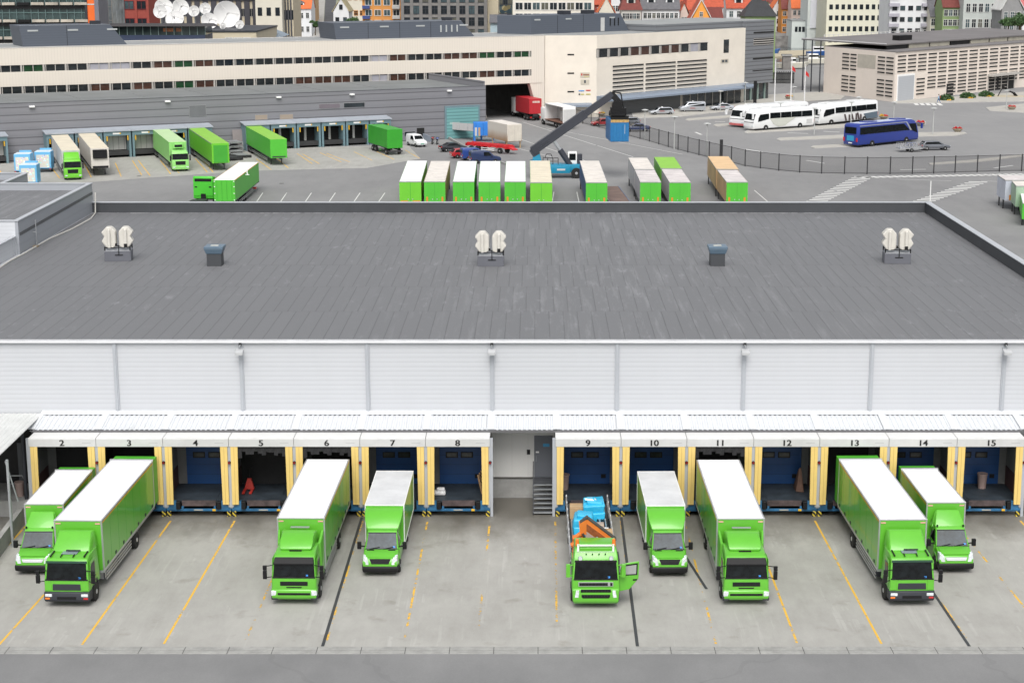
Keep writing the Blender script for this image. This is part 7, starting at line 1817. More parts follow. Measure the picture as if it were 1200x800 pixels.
coach('white coach with a pale grey swoosh on its side, front of the pair', 883, 152.5, 954, 147.5, COW, kind='swoosh')
coach('white coach with dark slashes and a slate tail, parked behind the swoosh coach', 960, 146.5, 1029, 139, COW, kind='slashes')
coach('royal blue coach seen from its rear, parked nearest the fence', 1076.5, 164, 1005, 171.5, COB, kind='blue')

# ---- fence
FB = [(648, 138), (662, 140.5), (672, 142.8), (683, 145), (692.7, 147.2), (702, 149.6), (711, 152), (724, 155.5), (737, 159.5), (750, 163), (761, 166), (772, 169.3), (783, 172.5), (794.5, 175.7), (806, 178.8), (819, 182), (831, 185), (844, 188), (857, 191), (873, 195), (891, 197.5), (912.5, 200.2), (937, 202.3), (962.7, 203.6), (989.5, 204), (1016, 204.2), (1043, 204.2), (1069, 204), (1094, 203.4), (1119, 202.8), (1145, 202), (1171, 201.3), (1197, 200.8), (1225, 200), (1255, 199)]
FM = mat('fence_black', (.018, .018, .02), .5, var=.1)
fpts = [G(*p) for p in FB]
fo = (fpts[0][0], fpts[0][1], 0)
fence = thing('mesh_fence', 'long black mesh fence on posts curving between the yard and the bus lot', 'fence', fo)
MESHM = mat('fence_mesh', (.03, .03, .032), .6, var=0, alpha=.30)
for i, p in enumerate(fpts):
    g = MB(fo); g.box(p[0] - .075, p[0] + .075, p[1] - .075, p[1] + .075, 0, 2.75, FM); g.build('post', fence)
    if i:
        q = fpts[i - 1]; g = MB(fo); g.bar((*q, 2.6), (*p, 2.6), .05, .06, FM); g.build('rail', fence); g = MB(fo); g.bar((*q, .15), (*p, .15), .05, .06, FM); g.build('rail', fence)
        g = MB(fo); g.quad((*q, .15), (*p, .15), (*p, 2.6), (*q, 2.6), MESHM); g.build('mesh_panel', fence)
g = MB(); xx, yy = G(845, 183); g.box(-.25, .25, -.25, .25, 0, 2.8, FM); o = g.build('dark_pillar'); o.location = (xx, yy, 0); tag(o, 'short dark pillar just beyond the fence left of the tan swap body', 'pillar')
# ---- lamp posts and flagpoles
LPM = mat('lamp_post_paint', (.42, .43, .42), .5, var=.05)
def lamp(px, pyb, pyt, label):
    x, y = G(px, pyb); z = onY(px, pyt, y)[1]
    r = thing('lamp_post', label, 'lamp post', (x, y, 0), 0, 'slim grey lamp posts of the bus lot')
    g = MB(); g.tube((0, 0, 0), (0, 0, z - .1), .11, LPM, r1=.07); g.build('pole', r)
    g = MB(); g.lathe((0, 0, z - .25), [(.1, 0), (.25, .15), (.65, .22), (.6, .3), (.2, .4)], LPM, 16); g.build('lamp_head', r)
for px, b_, t_, lb in [(773, 127, 104, 'lamp post standing behind the left taxi'), (755.5, 164, 129, 'lamp post just beyond the fence right of the navy car'), (790, 175, 137, 'lamp post just beyond the fence below the minibus taxi'), (828, 184, 145, 'lamp post beyond the fence, in front of the blank asphalt'), (824, 120, 101, 'lamp post in front of the canopy doors'),
                       (873, 122, 97, 'lamp post by the glass corner of the grey wing'), (844, 131, 107, 'lamp post behind the right saloon taxi'), (914, 150.5, 121, 'lamp post in front of the swoosh coach'), (954, 158, 127, 'lamp post at the joint of the two white coaches'), (930, 122, 102, 'short lamp post behind the coaches near the planter'),
                       (1005.5, 141, 114, 'lamp post in front of the slashed coach'), (997, 148, 120, 'lower lamp post beside the rear of the slashed coach'), (1047, 141, 120, 'lamp post below the hall roller door'), (1093, 158, 127, 'lamp post right of the blue coach'), (1179, 128, 106, 'lamp post near the anchor island')]:
    lamp(px, b_, t_, lb)
FLW = mat('flagpole_white', (.7, .7, .7), .4, var=0)
for px, b_, t_, lb in [(907.5, 123, 70, 'leftmost of three white flagpoles'), (926.5, 122.5, 71, 'middle one of three white flagpoles'), (942.5, 120.5, 77, 'flagpole with a small red flag near its top, right of the others')]:
    x, y = G(px, b_); z = onY(px, t_, y)[1]; r = thing('flagpole', lb, 'flagpole', (x, y, 0), 0, 'white flagpoles by the hall')
    g = MB(); g.tube((0, 0, 0), (0, 0, z), .16, FLW, r1=.09); g.build('pole', r)
    g = MB(); g.tube((0, 0, z), (0, 0, z + .2), .14, FLW); g.build('finial', r)
    if px != 907.5: g = MB(); g.hexa([(.1, -.02, z - 2.2), (.9, -.05, z - 2.7), (.9, .05, z - 2.7), (.1, .02, z - 2.2), (.1, -.02, z - 1.2), (.8, -.05, z - 1.9), (.8, .05, z - 1.9), (.1, .02, z - 1.2)], RED); g.build('flag', r)
x, y = G(884.5, 121.5); g = MB(); g.box(-.35, .35, -.35, .35, 0, 5.2, DARK); o = g.build('black_totem', bevel=.03); o.location = (x, y, 0); tag(o, 'tall black totem pillar before the green glass front', 'pillar')
# ---- planters, shrubs, anchor, person
BOWL = mat('planter_stone', (.30, .26, .2), .8, var=.1)
def leafball(mb, c, rx, ry, rz, n_, m, sz):
    for _ in range(n_):
        a = random.uniform(0, 2 * math.pi); u = random.uniform(-.2, 1); k = random.uniform(.55, 1.05)
        s_ = math.sqrt(max(0, 1 - u * u)); p = Vector((c[0] + rx * s_ * math.cos(a) * k, c[1] + ry * s_ * math.sin(a) * k, c[2] + rz * u * k))
        d1 = Vector((random.gauss(0, 1), random.gauss(0, 1), random.gauss(0, 1))).normalized() * sz; d2 = d1.cross(Vector((random.gauss(0, 1), random.gauss(0, 1), random.gauss(0, 1)))).normalized() * sz * .6
        mb.add([p - d1, p + d2, p + d1, p - d2], [(0, 1, 2, 3)], m)
FL_R = mat('red_flowers', (.62, .03, .03), .6, var=.2); FL_Y = mat('yellow_flowers', (.75, .45, .03), .6, var=.2)
LEAF = mat('shrub_leaf', (.045, .10, .03), .6, var=.4, scale=3); LEAF2 = mat('tree_leaf', (.06, .12, .035), .6, var=.5, scale=1)
for px, py, lb, ms in [(924.5, 116, 'flower bowl with red and yellow blooms behind the coaches', (FL_R, FL_Y)), (1035.5, 139.5, 'flower bowl with yellow and red blooms by the slashed coach', (FL_Y, FL_R)), (1078.5, 147, 'red flower bowl partly behind the blue coach', (FL_R, FL_R)), (1122, 154.5, 'red flower bowl at the tip of the long island', (FL_R, FL_R)), (1185.5, 128.5, 'red flower bowl near the right edge of the photo', (FL_R, FL_R)), (704, 136, 'flower bowl with red and yellow blooms left of the hanging container', (FL_R, FL_Y))]:
    x, y = G(px, py, .12); r = thing('flower_planter', lb, 'planter', (x, y, .12), 0, 'round flower bowls on the islands')
    g = MB(); g.lathe((0, 0, 0), [(.5, 0), (.6, .1), (1.0, .55), (.95, .62), (.5, .6)], BOWL, 18); g.build('bowl', r)
    g = MB(); random.seed(int(px)); leafball(g, (-.35, 0, .6), .55, .8, .4, 90, ms[0], .13); leafball(g, (.4, 0, .6), .5, .8, .35, 80, ms[1], .13); leafball(g, (0, 0, .55), .95, .95, .2, 60, LEAF, .12); g.build('flowers', r)
for px, py, lb in [(1108, 117.5, 'round green shrub with orange flowers, leftmost beside the hall, right of the pedestrian'), (1133, 115, 'round green shrub with orange flowers, middle one beside the hall doorway'), (1155, 113.2, 'round green shrub with orange flowers, rightmost one before the hall entrance')]:
    x, y = G(px, py, .12); r = thing('shrub', lb, 'shrub', (x, y, .12), 0, 'low shrubs in front of the hall')
    g = MB(); random.seed(int(px)); leafball(g, (0, 0, .2), 1.7, 1.3, 1.2, 520, LEAF, .22); leafball(g, (.9, -.1, .2), 1.2, 1.0, .9, 240, LEAF2, .2); g.build('foliage', r)
    g = MB(); leafball(g, (.6, -1.1, .0), .7, .4, .3, 60, FL_Y, .14); g.build('flowers', r)
x, y = G(1181, 113, .1); r = thing('ship_anchor', 'black ship anchor standing as a monument on a pale round bed', 'anchor', (x, y, .1), R(10))
g = MB(); g.tube((-1.6, 0, 2.3), (2.2, 0, .3), .18, DARK); g.build('shank', r)
g = MB(); g.path([(1.2, -.9, .9), (2.0, -.5, .2), (2.4, 0, .1), (2.0, .5, .2), (1.6, 1.0, 1.0)], .2, DARK); g.build('arms', r)
g = MB(); g.tube((-2.6, 0, 0), (-1.3, 0, 2.5), .12, DARK); g.tube((-1.3, -.9, 2.2), (-1.3, .9, 2.4), .12, DARK); g.build('stock', r)
g = MB(); P_ = []
for k in range(24): a = k * math.pi / 12; P_.append((x + .3 + 4.2 * math.cos(a), y + 3.2 * math.sin(a)))
g.slabz(P_, .1, .17, mat('pale_gravel', (.45, .40, .30), .9, var=.15, scale=2)); struct('gravel_bed', g)
# pedestrian
def person(px, py, label, shirt, trousers, rz):
    x, y = G(px, py, .0)
    r = thing('person', label, 'person', (x, y, 0), rz)
    J = {'pel': (0, 0, .95), 'ch': (0, -.02, 1.3), 'nk': (0, -.02, 1.5), 'hd': (0, -.05, 1.64), 'top': (0, -.05, 1.76),
         'lh': (-.1, 0, .92), 'lk': (-.1, -.22, .55), 'lf': (-.1, -.25, .09), 'lt': (-.1, -.40, .05), 'rh': (.1, 0, .92), 'rk': (.1, .10, .52), 'rf': (.1, .38, .14), 'rt': (.1, .28, .04),
         'ls': (-.19, -.02, 1.42), 'le': (-.25, .12, 1.16), 'lw': (-.25, .05, .92), 'rs': (.19, -.02, 1.42), 're': (.25, -.10, 1.16), 'rw': (.24, -.25, .95)}
    Rr = {'pel': .15, 'ch': .17, 'nk': .06, 'hd': .10, 'top': .07, 'lh': .10, 'lk': .075, 'lf': .05, 'lt': .04, 'rh': .10, 'rk': .075, 'rf': .05, 'rt': .04, 'ls': .08, 'le': .05, 'lw': .035, 'rs': .08, 're': .05, 'rw': .035}
    E = [('pel', 'ch'), ('ch', 'nk'), ('nk', 'hd'), ('hd', 'top'), ('pel', 'lh'), ('lh', 'lk'), ('lk', 'lf'), ('lf', 'lt'), ('pel', 'rh'), ('rh', 'rk'), ('rk', 'rf'), ('rf', 'rt'), ('ch', 'ls'), ('ls', 'le'), ('le', 'lw'), ('ch', 'rs'), ('rs', 're'), ('re', 'rw')]
    ks = list(J); me = bpy.data.meshes.new('body'); me.from_pydata([J[k] for k in ks], [(ks.index(a), ks.index(b_)) for a, b_ in E], [])
    o = bpy.data.objects.new('body_rig', me); col.objects.link(o)
    md = o.modifiers.new('skin', 'SKIN'); lay = me.skin_vertices[0].data
    for i, k in enumerate(ks): lay[i].radius = (Rr[k], Rr[k] * .8); lay[i].use_root = (k == 'pel')
    o.modifiers.new('sub', 'SUBSURF').levels = 1
    dg = bpy.context.evaluated_depsgraph_get(); m2 = bpy.data.meshes.new_from_object(o.evaluated_get(dg)); bpy.data.objects.remove(o)
    m2.materials.clear()
    for m in (mat('skin_tone', (.5, .3, .2), .6), shirt, trousers, DARK): m2.materials.append(m)
    for p in m2.polygons:
        z = p.center.z; p.material_index = 0 if z > 1.5 or (z < 1.0 and abs(p.center.x) > .19 and z > .85) else 1 if z > .95 else 2 if z > .12 else 3
    b_ = link_mesh('body', m2, r)
    g = MB(); g.lathe((0, -.03, 1.64), [(.105, 0), (.12, .06), (.10, .13), (.03, .17)], mat('dark_hair', (.05, .03, .02), .7), 12); g.build('hair', b_)
    g = MB(); g.box(-.15, .15, .12, .3, 1.05, 1.45, CRD); g.build('backpack', r, bevel=.04)
    r.scale = (1.15,) * 3; return r
person(1100, 121, 'pedestrian in light blue top and jeans walking towards the hall beside the shrub', mat('light_blue_cloth', (.25, .45, .6), .8), mat('denim', (.06, .12, .28), .8), R(-100))
# ---------------------------------------------------------------- city beyond
random.seed(5)
WF = mat('white_window_frame', (.6, .6, .58), .5, var=0)
WPAN = [mat('city_glass_a', (.02, .025, .03), .1, var=.7, scale=.3), mat('city_glass_b', (.06, .09, .10), .12, var=.7, scale=.4), mat('city_glass_c', (.10, .10, .08), .2, var=.6, scale=.5)]
_win = {}
def win_mesh(w_, h, frame, k, style='cross'):
    key = (round(w_, 2), round(h, 2), frame.name, k, style)
    if key not in _win:
        g = MB(); g.box(-w_ / 2, w_ / 2, -.06, .04, 0, h, WPAN[k])
        f = min(.16, w_ * .1)
        if style != 'plain':
            g.box(-w_ / 2 - f, -w_ / 2, -.14, .04, -f, h + f, frame); g.box(w_ / 2, w_ / 2 + f, -.14, .04, -f, h + f, frame); g.box(-w_ / 2, w_ / 2, -.14, .04, h, h + f, frame); g.box(-w_ / 2, w_ / 2, -.14, .04, -f, 0, frame)
        if style == 'cross': g.box(-f * .35, f * .35, -.12, -.06, 0, h, frame); g.box(-w_ / 2, w_ / 2, -.12, -.06, h * .62, h * .62 + f * .7, frame)
        if style == 'bar': g.box(-f * .35, f * .35, -.12, -.06, 0, h, frame)
        _win[key] = g.mesh('window')
    return _win[key]
def wgrid(root, x0, x1, z0, z1, nx, nz, ww, wh_, frame=WF, style='cross', y=0, skip=(), ks=(0, 0, 1, 0, 2)):
    for j in range(nz):
        for i in range(nx):
            if (i, j) in skip: continue
            cx = x0 + (x1 - x0) * (i + .5) / nx; cz = z0 + (z1 - z0) * (j + .5) / nz - wh_ / 2
            link_mesh('window', win_mesh(ww, wh_, frame, random.choice(ks), style), root, (cx, y - .003, cz))
def block(name, label, px0, px1, Y, pt, wallm, depth=14, pb=None, rz=0, roof='flat', roofm=None, base=0, rise=4.5, cat='building', over=.5, extra=None):
    xa = onY(px0, 30, Y)[0]; xb = onY(px1, 30, Y)[0]; W_ = xb - xa; zt = zat(pt, Y)
    r = thing(name, label, cat, (xa, Y, base), R(rz)); zt -= base
    g = MB(); g.box(0, W_, 0, depth, -6, zt, wallm); g.build('wall', r)
    rm = roofm or OROOF
    g = MB()
    if roof == 'flat': g.box(-.15, W_ + .15, -.15, depth + .15, zt, zt + .35, rm)
    elif roof == 'side':   # ridge along the facade
        g.slabx([(-over, zt - .1), (depth / 2, zt + rise), (depth + over, zt - .1), (depth + over, zt + .15), (depth / 2, zt + rise + .3), (-over, zt + .15)], -.2, W_ + .2, rm)
        g.slabx([(0.02, zt), (depth / 2, zt + rise), (depth - .02, zt)], .02, .3, wallm); g.slabx([(0.02, zt), (depth / 2, zt + rise), (depth - .02, zt)], W_ - .3, W_ - .02, wallm)
    elif roof == 'gable':  # gable end towards the viewer
        g.slaby([(-over, zt - .2), (W_ / 2, zt + rise), (W_ + over, zt - .2), (W_ + over, zt + .1), (W_ / 2, zt + rise + .4), (-over, zt + .1)], -.3, depth, rm)
        g.slaby([(0.02, zt), (W_ / 2, zt + rise - .02), (W_ - .02, zt)], .0, .3, wallm)
    elif roof == 'hip':
        g.add([(-over, -over, zt), (W_ + over, -over, zt), (W_ + over, depth + over, zt), (-over, depth + over, zt), (W_ * .3, depth / 2, zt + rise), (W_ * .7, depth / 2, zt + rise)], [(0, 1, 5, 4), (1, 2, 5), (2, 3, 4, 5), (3, 0, 4), (0, 3, 2, 1)], rm)
    rf = g.build('roof', r)
    return r, W_, zt, rf
def chimney(rf, x, y, z, h=2.2): g = MB(); g.box(x, x + .9, y, y + .9, z, z + h, BRK); g.box(x - .08, x + .98, y - .08, y + .98, z + h - .3, z + h, DGREY); g.build('chimney', rf)
def dormer(rf, x, y, z, wallm, rm, w_=2.4, h=1.9):
    g = MB(); g.box(x - w_ / 2, x + w_ / 2, y, y + 3, z, z + h, wallm); g.slaby([(x - w_ / 2 - .2, z + h), (x, z + h + .7), (x + w_ / 2 + .2, z + h)], y - .2, y + 3, rm); g.box(x - w_ * .32, x + w_ * .32, y - .06, y, z + .45, z + h - .3, WPAN[0]); g.build('dormer', rf)
BRK = mat('red_brick', (.28, .055, .04), .8, var=.15, scale=2); BWIN = mat('dark_red_frame', (.13, .01, .015), .6)
TILE = mat('red_roof_tile', (.40, .075, .035), .75, var=.2, scale=1.2, bump=.3, bscale=4); TILEO = mat('orange_roof_tile', (.62, .14, .04), .75, var=.12, scale=1.2, bump=.3, bscale=4); TILED = mat('dark_red_tile', (.15, .035, .028), .75, var=.2, scale=1.2, bump=.3, bscale=4); SLATE = mat('grey_slate', (.11, .11, .12), .7, var=.2, scale=1.2, bump=.3, bscale=4); BLKR = mat('black_roof_tile', (.03, .032, .035), .6, var=.2, bump=.3, bscale=4)
WHT = mat('white_render', (.66, .67, .68), .7, var=.06, scale=.3); PCRM = mat('pale_cream_render', (.60, .57, .48), .75, var=.05, scale=.3); OCH = mat('ochre_orange_render', (.62, .27, .07), .7, var=.06); BEI = mat('beige_panel', (.52, .46, .34), .7, var=.06); LGR = mat('light_grey_green_render', (.44, .47, .45), .7, var=.06); GRN = mat('sage_green_boards', (.20, .28, .12), .7, var=.08); PNK = mat('peach_boards', (.58, .46, .40), .7, var=.06); MINTW = mat('very_pale_mint_render', (.58, .62, .60), .7, var=.04); YCR = mat('pale_yellow_render', (.62, .61, .50), .7, var=.04); GST = mat('grey_stone', (.21, .20, .19), .8, var=.15, scale=.8); GRW = mat('mid_grey_boards', (.24, .24, .24), .8, var=.1)

# glass office, far left, with orange stair strip and mirrored corner
GLS = mat('teal_curtain_glass', (.035, .06, .06), .08, var=.7, scale=.25, spec=.9)
r, W_, zt, rf = block('glass_office', 'dark teal glass office with pale floor slabs and an orange vertical strip, far left', -30, 103, 372, -60, GLS, 18, rz=4)
SLABP = mat('pale_slab_edge', (.42, .38, .32), .7, var=.3, scale=.3)
for z in range(6):
    zz = 12.2 + z * 3.6
    if zz < zt:
        for q in range(8):
            g = MB(); g.box(q * W_ / 8 + .2, (q + 1) * W_ / 8 - .2, -.9, -.01, zz, zz + .55, SLABP if q != 3 else DARK); g.build('balcony', r)
        g = MB(); g.box(0, W_, -.5, -.01, zz - .75, zz - .1, DARK); g.build('floor_slab', r)
        g = MB(); g.box(0, W_, -.18, -.01, zz + 1.9, zz + 2.0, mat('teal_transom', (.15, .25, .24), .4)); g.build('transom', r)
for q in range(16): g = MB(); g.box(q * W_ / 16 - .06, q * W_ / 16 + .06, -.25, -.01, 4, zt, mat('teal_mullion', (.12, .18, .18), .4)); g.build('mullion', r)
r, W_, zt, rf = block('stair_tower', 'orange-panelled stair strip beside the teal glass office', 103.5, 112, 373, -60, mat('orange_panel', (.75, .14, .02), .5, var=.04), 8)
for z in range(9): g = MB(); g.box(0, W_, -.05, -.003, 2 + z * 4.2, 2.25 + z * 4.2, PALE); g.build('panel_joint', r)
g = MB(); g.box(-.5, 0, -.2, 8, 0, zt, DGREY); g.box(W_, W_ + .9, -.2, 8, 0, zt, mat('grey_side_fin', (.16, .16, .19), .5)); g.build('side_fin', r)
r, W_, zt, rf = block('mirror_tower', 'glass tower of pale mirrored panes between orange strip and red brick', 115, 132, 392, -60, mat('mirror_glass', (.30, .34, .36), .12, var=.5, scale=.35, spec=1), 12)
for z in range(10): g = MB(); g.box(0, W_, -.06, -.003, 1 + z * 3, 1.12 + z * 3, MULL); g.build('transom', r)
for q in range(5): g = MB(); g.box(q * W_ / 4 - .05, q * W_ / 4 + .05, -.08, -.003, 0, zt, MULL); g.build('mullion', r)
r, W_, zt, rf = block('brick_building', 'red brick building with dark red windows behind the glass pavilion', 131, 174, 440, -50, BRK, 14)
wgrid(r, 0, W_, 6, zt - 1, 3, int((zt - 7) / 4.0), 2.2, 1.9, BWIN, 'bar')
for q in (0, .34, .68, 1): g = MB(); g.box(W_ * q - .3, W_ * q + .3, -.25, -.003, -6, zt, BRK); g.build('brick_pier', r)
# striped building behind the dishes
r, W_, zt, rf = block('striped_building', 'cream and black vertically striped office behind the satellite dishes', 174, 300, 478, -60, BEI, 16)
n_ = 13
for q in range(n_ + 1): g = MB(); x = W_ * q / n_; g.box(x - .75, x + .75, -.35, -.003, -6, zt, mat('charcoal_pier', (.05, .05, .06), .6)); g.build('pier', r)
wgrid(r, 0, W_, 2, zt - 1, n_, int((zt - 3) / 4.4), 1.1, 2.0, MULL, 'bar')
g = MB(); g.box(0, W_, -.5, -.003, zat(1, 478), zat(1, 478) + 1.4, DGREY); g.build('cornice', r)
r, W_, zt, rf = block('cream_building', 'cream building with small arched dark windows and striped right side', 300, 331, 470, -60, PCRM, 16)
wgrid(r, 0, W_, 3, zt - 1, 3, int((zt - 4) / 5.6), 1.2, 2.2, DGREY, 'plain', ks=(0,))
r, W_, zt, rf = block('striped_side_building', 'narrow black and cream striped building end beside the white red-roofed house', 331, 344, 474, -60, BEI, 16)
for q in range(4): g = MB(); g.box(W_ * q / 4, W_ * q / 4 + W_ / 8, -.3, -.003, -6, zt, MATS['charcoal_pier']); g.build('pier', r)
wgrid(r, 0, W_, 0, zt, 4, 5, .8, 2.6, DGREY, 'plain', ks=(0,))
r, W_, zt, rf = block('white_house', 'white three-window house with red roof and shopfront, left of the street', 343, 365, 650, 10.5, WHT, 12, roof='side', roofm=TILEO, rise=5)
wgrid(r, .3, W_ - .3, 4.2, zt, 3, 2, 1.0, 1.9); dormer(rf, W_ * .45, 1, zt + .3, WHT, SLATE)
g = MB(); g.box(.8, W_ - .8, -.1, -.003, .3, 3.0, DARK); g.box(.6, W_ - .6, -.3, -.1, 3.1, 3.5, DGREY); g.build('shopfront', r)
r, W_, zt, rf = block('ochre_house', 'tall ochre side wall rising behind the white red-roofed house', 363, 369, 680, -40, mat('tan_side', (.50, .33, .18), .8), 14)
wgrid(r, 0, W_, 3, 20, 1, 4, .8, 1.5)
# the climbing street
g = MB(); a0, a1 = onY(368, 40, 640), onY(385, 40, 640); STR = mat('street_setts', (.32, .31, .29), .8, var=.1)
def slope(name, pts, m):
    g = MB(); g.poly([onY(px, py, Y)[:1] + (Y, onY(px, py, Y)[1]) for px, py, Y in pts], m); return struct(name, g)
slope('street', [(366, 46, 640), (378, 46, 640), (381, -2, 760), (372, -2, 760)], STR)
slope('street', [(378.4, 46, 640), (392, 46, 640), (394, -2, 760), (381.4, -2, 760)], mat('dark_street_asphalt', (.07, .07, .075), .85, var=.2, scale=.5))
r, W_, zt, rf = block('gabled_house', 'small white gabled house right of the dark street', 391, 409, 600, 14, WHT, 12, roof='gable', roofm=mat('yellowish_tile', (.35, .30, .18), .8, var=.2), rise=4.5)
wgrid(r, 0, W_, zt - 5, zt - 1, 2, 1, 1.1, 2.0, DGREY); wgrid(r, W_ * .3, W_ * .7, zt + .1, zt + 3, 1, 1, 1.0, 1.5, DGREY)
r, W_, zt, rf = block('pale_house', 'pale block rising behind the small white gabled house', 400, 428, 700, -30, PCRM, 12)
wgrid(r, 0, W_, 8, zt, 4, 3, 1.4, 1.8, OCH)
r, W_, zt, rf = block('orange_apartments', 'orange apartment block with blue balconies', 425, 471, 560, -40, OCH, 14)
BLB = mat('blue_balcony', (.04, .07, .22), .6)
wgrid(r, W_ * .04, W_ * .98, 4, zt, 4, int((zt - 4) / 3.2), 1.9, 1.7, WF, 'bar')
for j in range(int((zt - 4) / 3.2)):
    for q in (.10, .86): g = MB(); g.box(W_ * q - 1.2, W_ * q + 1.2, -1.1, -.003, 4.0 + j * 3.2, 5.0 + j * 3.2, BLB if q < .5 else PALE); g.build('balcony', r)
r, W_, zt, rf = block('stone_office', 'dark grey stone office with a regular window grid behind the central rooftop housing', 470, 571, 540, -50, GST, 16)
nzz = int((zt - 1) / 3.35); wgrid(r, .5, W_ - .5, 1, zt, 9, nzz, 1.9, 2.3, DGREY, 'cross', ks=(0, 0, 1, 1, 2))
for q in range(10): g = MB(); x = .5 + (W_ - 1) * q / 9; g.box(x - .5, x + .5, -.25, -.003, -6, zt, mat('grey_pier_stone', (.17, .165, .16), .8, var=.15)); g.build('pier', r)
r, W_, zt, rf = block('beige_slab', 'blank beige side wall between the stone office and the yellow glass block', 571, 584, 545, -50, BEI, 14)
wgrid(r, 0, W_, 20, 24, 1, 1, .4, .4)
_m, n, l, b, v = newmat('yellow_patchwork_glass', .2)
vo = n.new('ShaderNodeTexVoronoi'); vo.inputs['Scale'].default_value = .8; l.new(v, vo.inputs['Vector'])
rr_ = ramp(n, l, sepxyz(n, l, vo.outputs['Color'])[0], [(.2, (.03, .05, .06)), (.45, (.2, .22, .2)), (.6, (.45, .30, .04)), (.8, (.05, .07, .08))]); l.new(rr_.outputs[0], b.inputs['Base Color'])
r, W_, zt, rf = block('patchwork_block', 'dark glass block patched with yellow panels left of the white grid office', 584.5, 600, 620, -50, _m, 14)
wgrid(r, 0, W_, 2, zt, 3, 5, 1.6, 1.9, DGREY, 'bar')
for q in range(3): g = MB(); g.box(0, W_, -.3, -.003, 3 + q * 5, 3.5 + q * 5, YELLOW if q == 1 else DGREY); g.build('balcony', r)
r, W_, zt, rf = block('grid_office', 'white grid-fronted office behind the right rooftop housing', 601, 696, 520, -50, mat('warm_white_panel', (.64, .61, .54), .7, var=.04), 14)
nz_ = int((zt - 1) / 3.1); wgrid(r, .6, W_ - .6, 1.2, zt, 9, nz_, 2.05, 2.0, WF, 'bar', ks=(0, 2, 1, 0, 0))
r, W_, zt, rf = block('small_shed', 'small pale blue roof cabin beside the stone office', 574.5, 593, 420, 27, mat('pale_blue_boards', (.33, .42, .46), .6), 6, roof='side', roofm=SLATE, rise=1.6)
wgrid(r, W_ * .4, W_, zt - 3, zt - .3, 1, 1, .8, 1.3, DGREY)
# old town, middle right
OT = 'red-roofed old town houses'
def house(label, px0, px1, Y, pt, wm, rm, roof, rise, nx, nz, ww=1.05, wh_=1.7, depth=11, ch=True, dm=0, rz=0, name='town_house'):
    r, W_, zt, rf = block(name, label, px0, px1, Y, pt, wm, depth, roof=roof, roofm=rm, rise=rise, rz=rz); r['group'] = OT
    if nx: wgrid(r, .3, W_ - .3, max(1, zt - nz * 3.0 - .2), zt - .2, nx, nz, ww, wh_)
    if ch: chimney(rf, W_ * .6, depth * .45, zt + rise * .7)
    for q in range(dm): dormer(rf, W_ * (q + .5) / dm, depth * .12, zt + rise * .2, wm, rm)
    return r
house('house with a bright orange-red steep roof, first right of the white grid office', 697, 724, 500, 24, PCRM, TILEO, 'gable', 6.5, 3, 2)
house('dark red-roofed house with white dormer, second right of the grid office', 715, 727, 560, 4, WHT, TILED, 'gable', 6, 2, 2)
house('dark red steep roof seen over the bright orange one', 697, 722, 570, 6, BRK, TILE, 'side', 6, 3, 2)
house('grey-white house under a dark red gable with a dormer', 728, 751, 490, 12, mat('stone_white', (.50, .49, .45), .7), TILED, 'hip', 6.2, 5, 3, .85, 1.5, dm=1)
house('long white house with grey slate roof and dormers', 752, 796, 500, 11.5, WHT, SLATE, 'side', 6, 8, 4, .9, 1.4, dm=2)
house('yellowish house end behind the slate-roofed white house', 728, 752, 600, -6, mat('pale_yellow_boards', (.55, .48, .3), .7), TILE, 'side', 4, 3, 3)
house('pinkish gable wall right of the slate-roofed house', 797, 806, 505, 16, PNK, TILE, 'gable', 3, 2, 3, .6, 1.2)
house('large red tiled roof left of the orange gable', 797, 822, 540, 12, PNK, TILE, 'side', 7, 4, 2)
house('bright orange gable house with white trim', 809, 833, 470, 24, mat('bright_orange_boards', (.72, .30, .05), .7), mat('white_verge', (.62, .62, .6), .6), 'gable', 5.6, 3, 1, over=.4) if False else None
r, W_, zt, rf = block('town_house', 'bright orange gable house with white trim among red roofs', 810, 833, 470, 24.5, mat('bright_orange_boards', (.72, .30, .05), .7), 10, roof='gable', roofm=mat('white_verge', (.62, .62, .6), .6), rise=5.4); r['group'] = OT
wgrid(r, W_ * .35, W_ * .65, zt + .4, zt + 3, 1, 1, .8, 1.2); g = MB(); g.hexa([(-.5, .5, zt + .2), (W_ + .5, .5, zt + .2), (W_ + .5, 9.8, zt + .2), (-.5, 9.8, zt + .2), (W_ / 2 - .1, .5, zt + 5.95), (W_ / 2 + .1, .5, zt + 5.95), (W_ / 2 + .1, 9.8, zt + 5.95), (W_ / 2 - .1, 9.8, zt + 5.95)], TILE); g.build('tiles', rf)
house('white-walled house with red roof and chimneys behind the orange gable', 826, 847, 510, 9, WHT, TILE, 'side', 5, 3, 2)
house('low red roof strip right of the orange gable', 830, 847, 480, 23.5, WHT, TILED, 'side', 3, 2, 1, ch=False)
house('white house with red roof and dormer left of the black-roofed house', 851, 880, 520, 10, WHT, TILE, 'side', 4.5, 3, 2, dm=1)
house('dark-roofed house behind the black-roofed one', 880, 900, 560, 2, GRN, TILED, 'side', 4, 2, 2)
house('green house under a wide black hipped roof', 873, 909, 480, 19.5, GRN, BLKR, 'hip', 4.6, 5, 2, .9, 1.2)
house('small white house with red roof by the quay', 905, 918, 690, 11, WHT, TILEO, 'gable', 4, 1, 3, 1.0, 1.8)
house('ochre orange house with brown roof on the quay', 915.5, 928, 680, 11, mat('deep_orange_boards', (.50, .20, .03), .7), TILED, 'side', 7, 2, 3, 1.2, 1.6)
house('peach house with red gable roof beside the tall mint building', 927, 946, 670, 10, PNK, TILEO, 'side', 7, 3, 2, 1.0, 1.7)
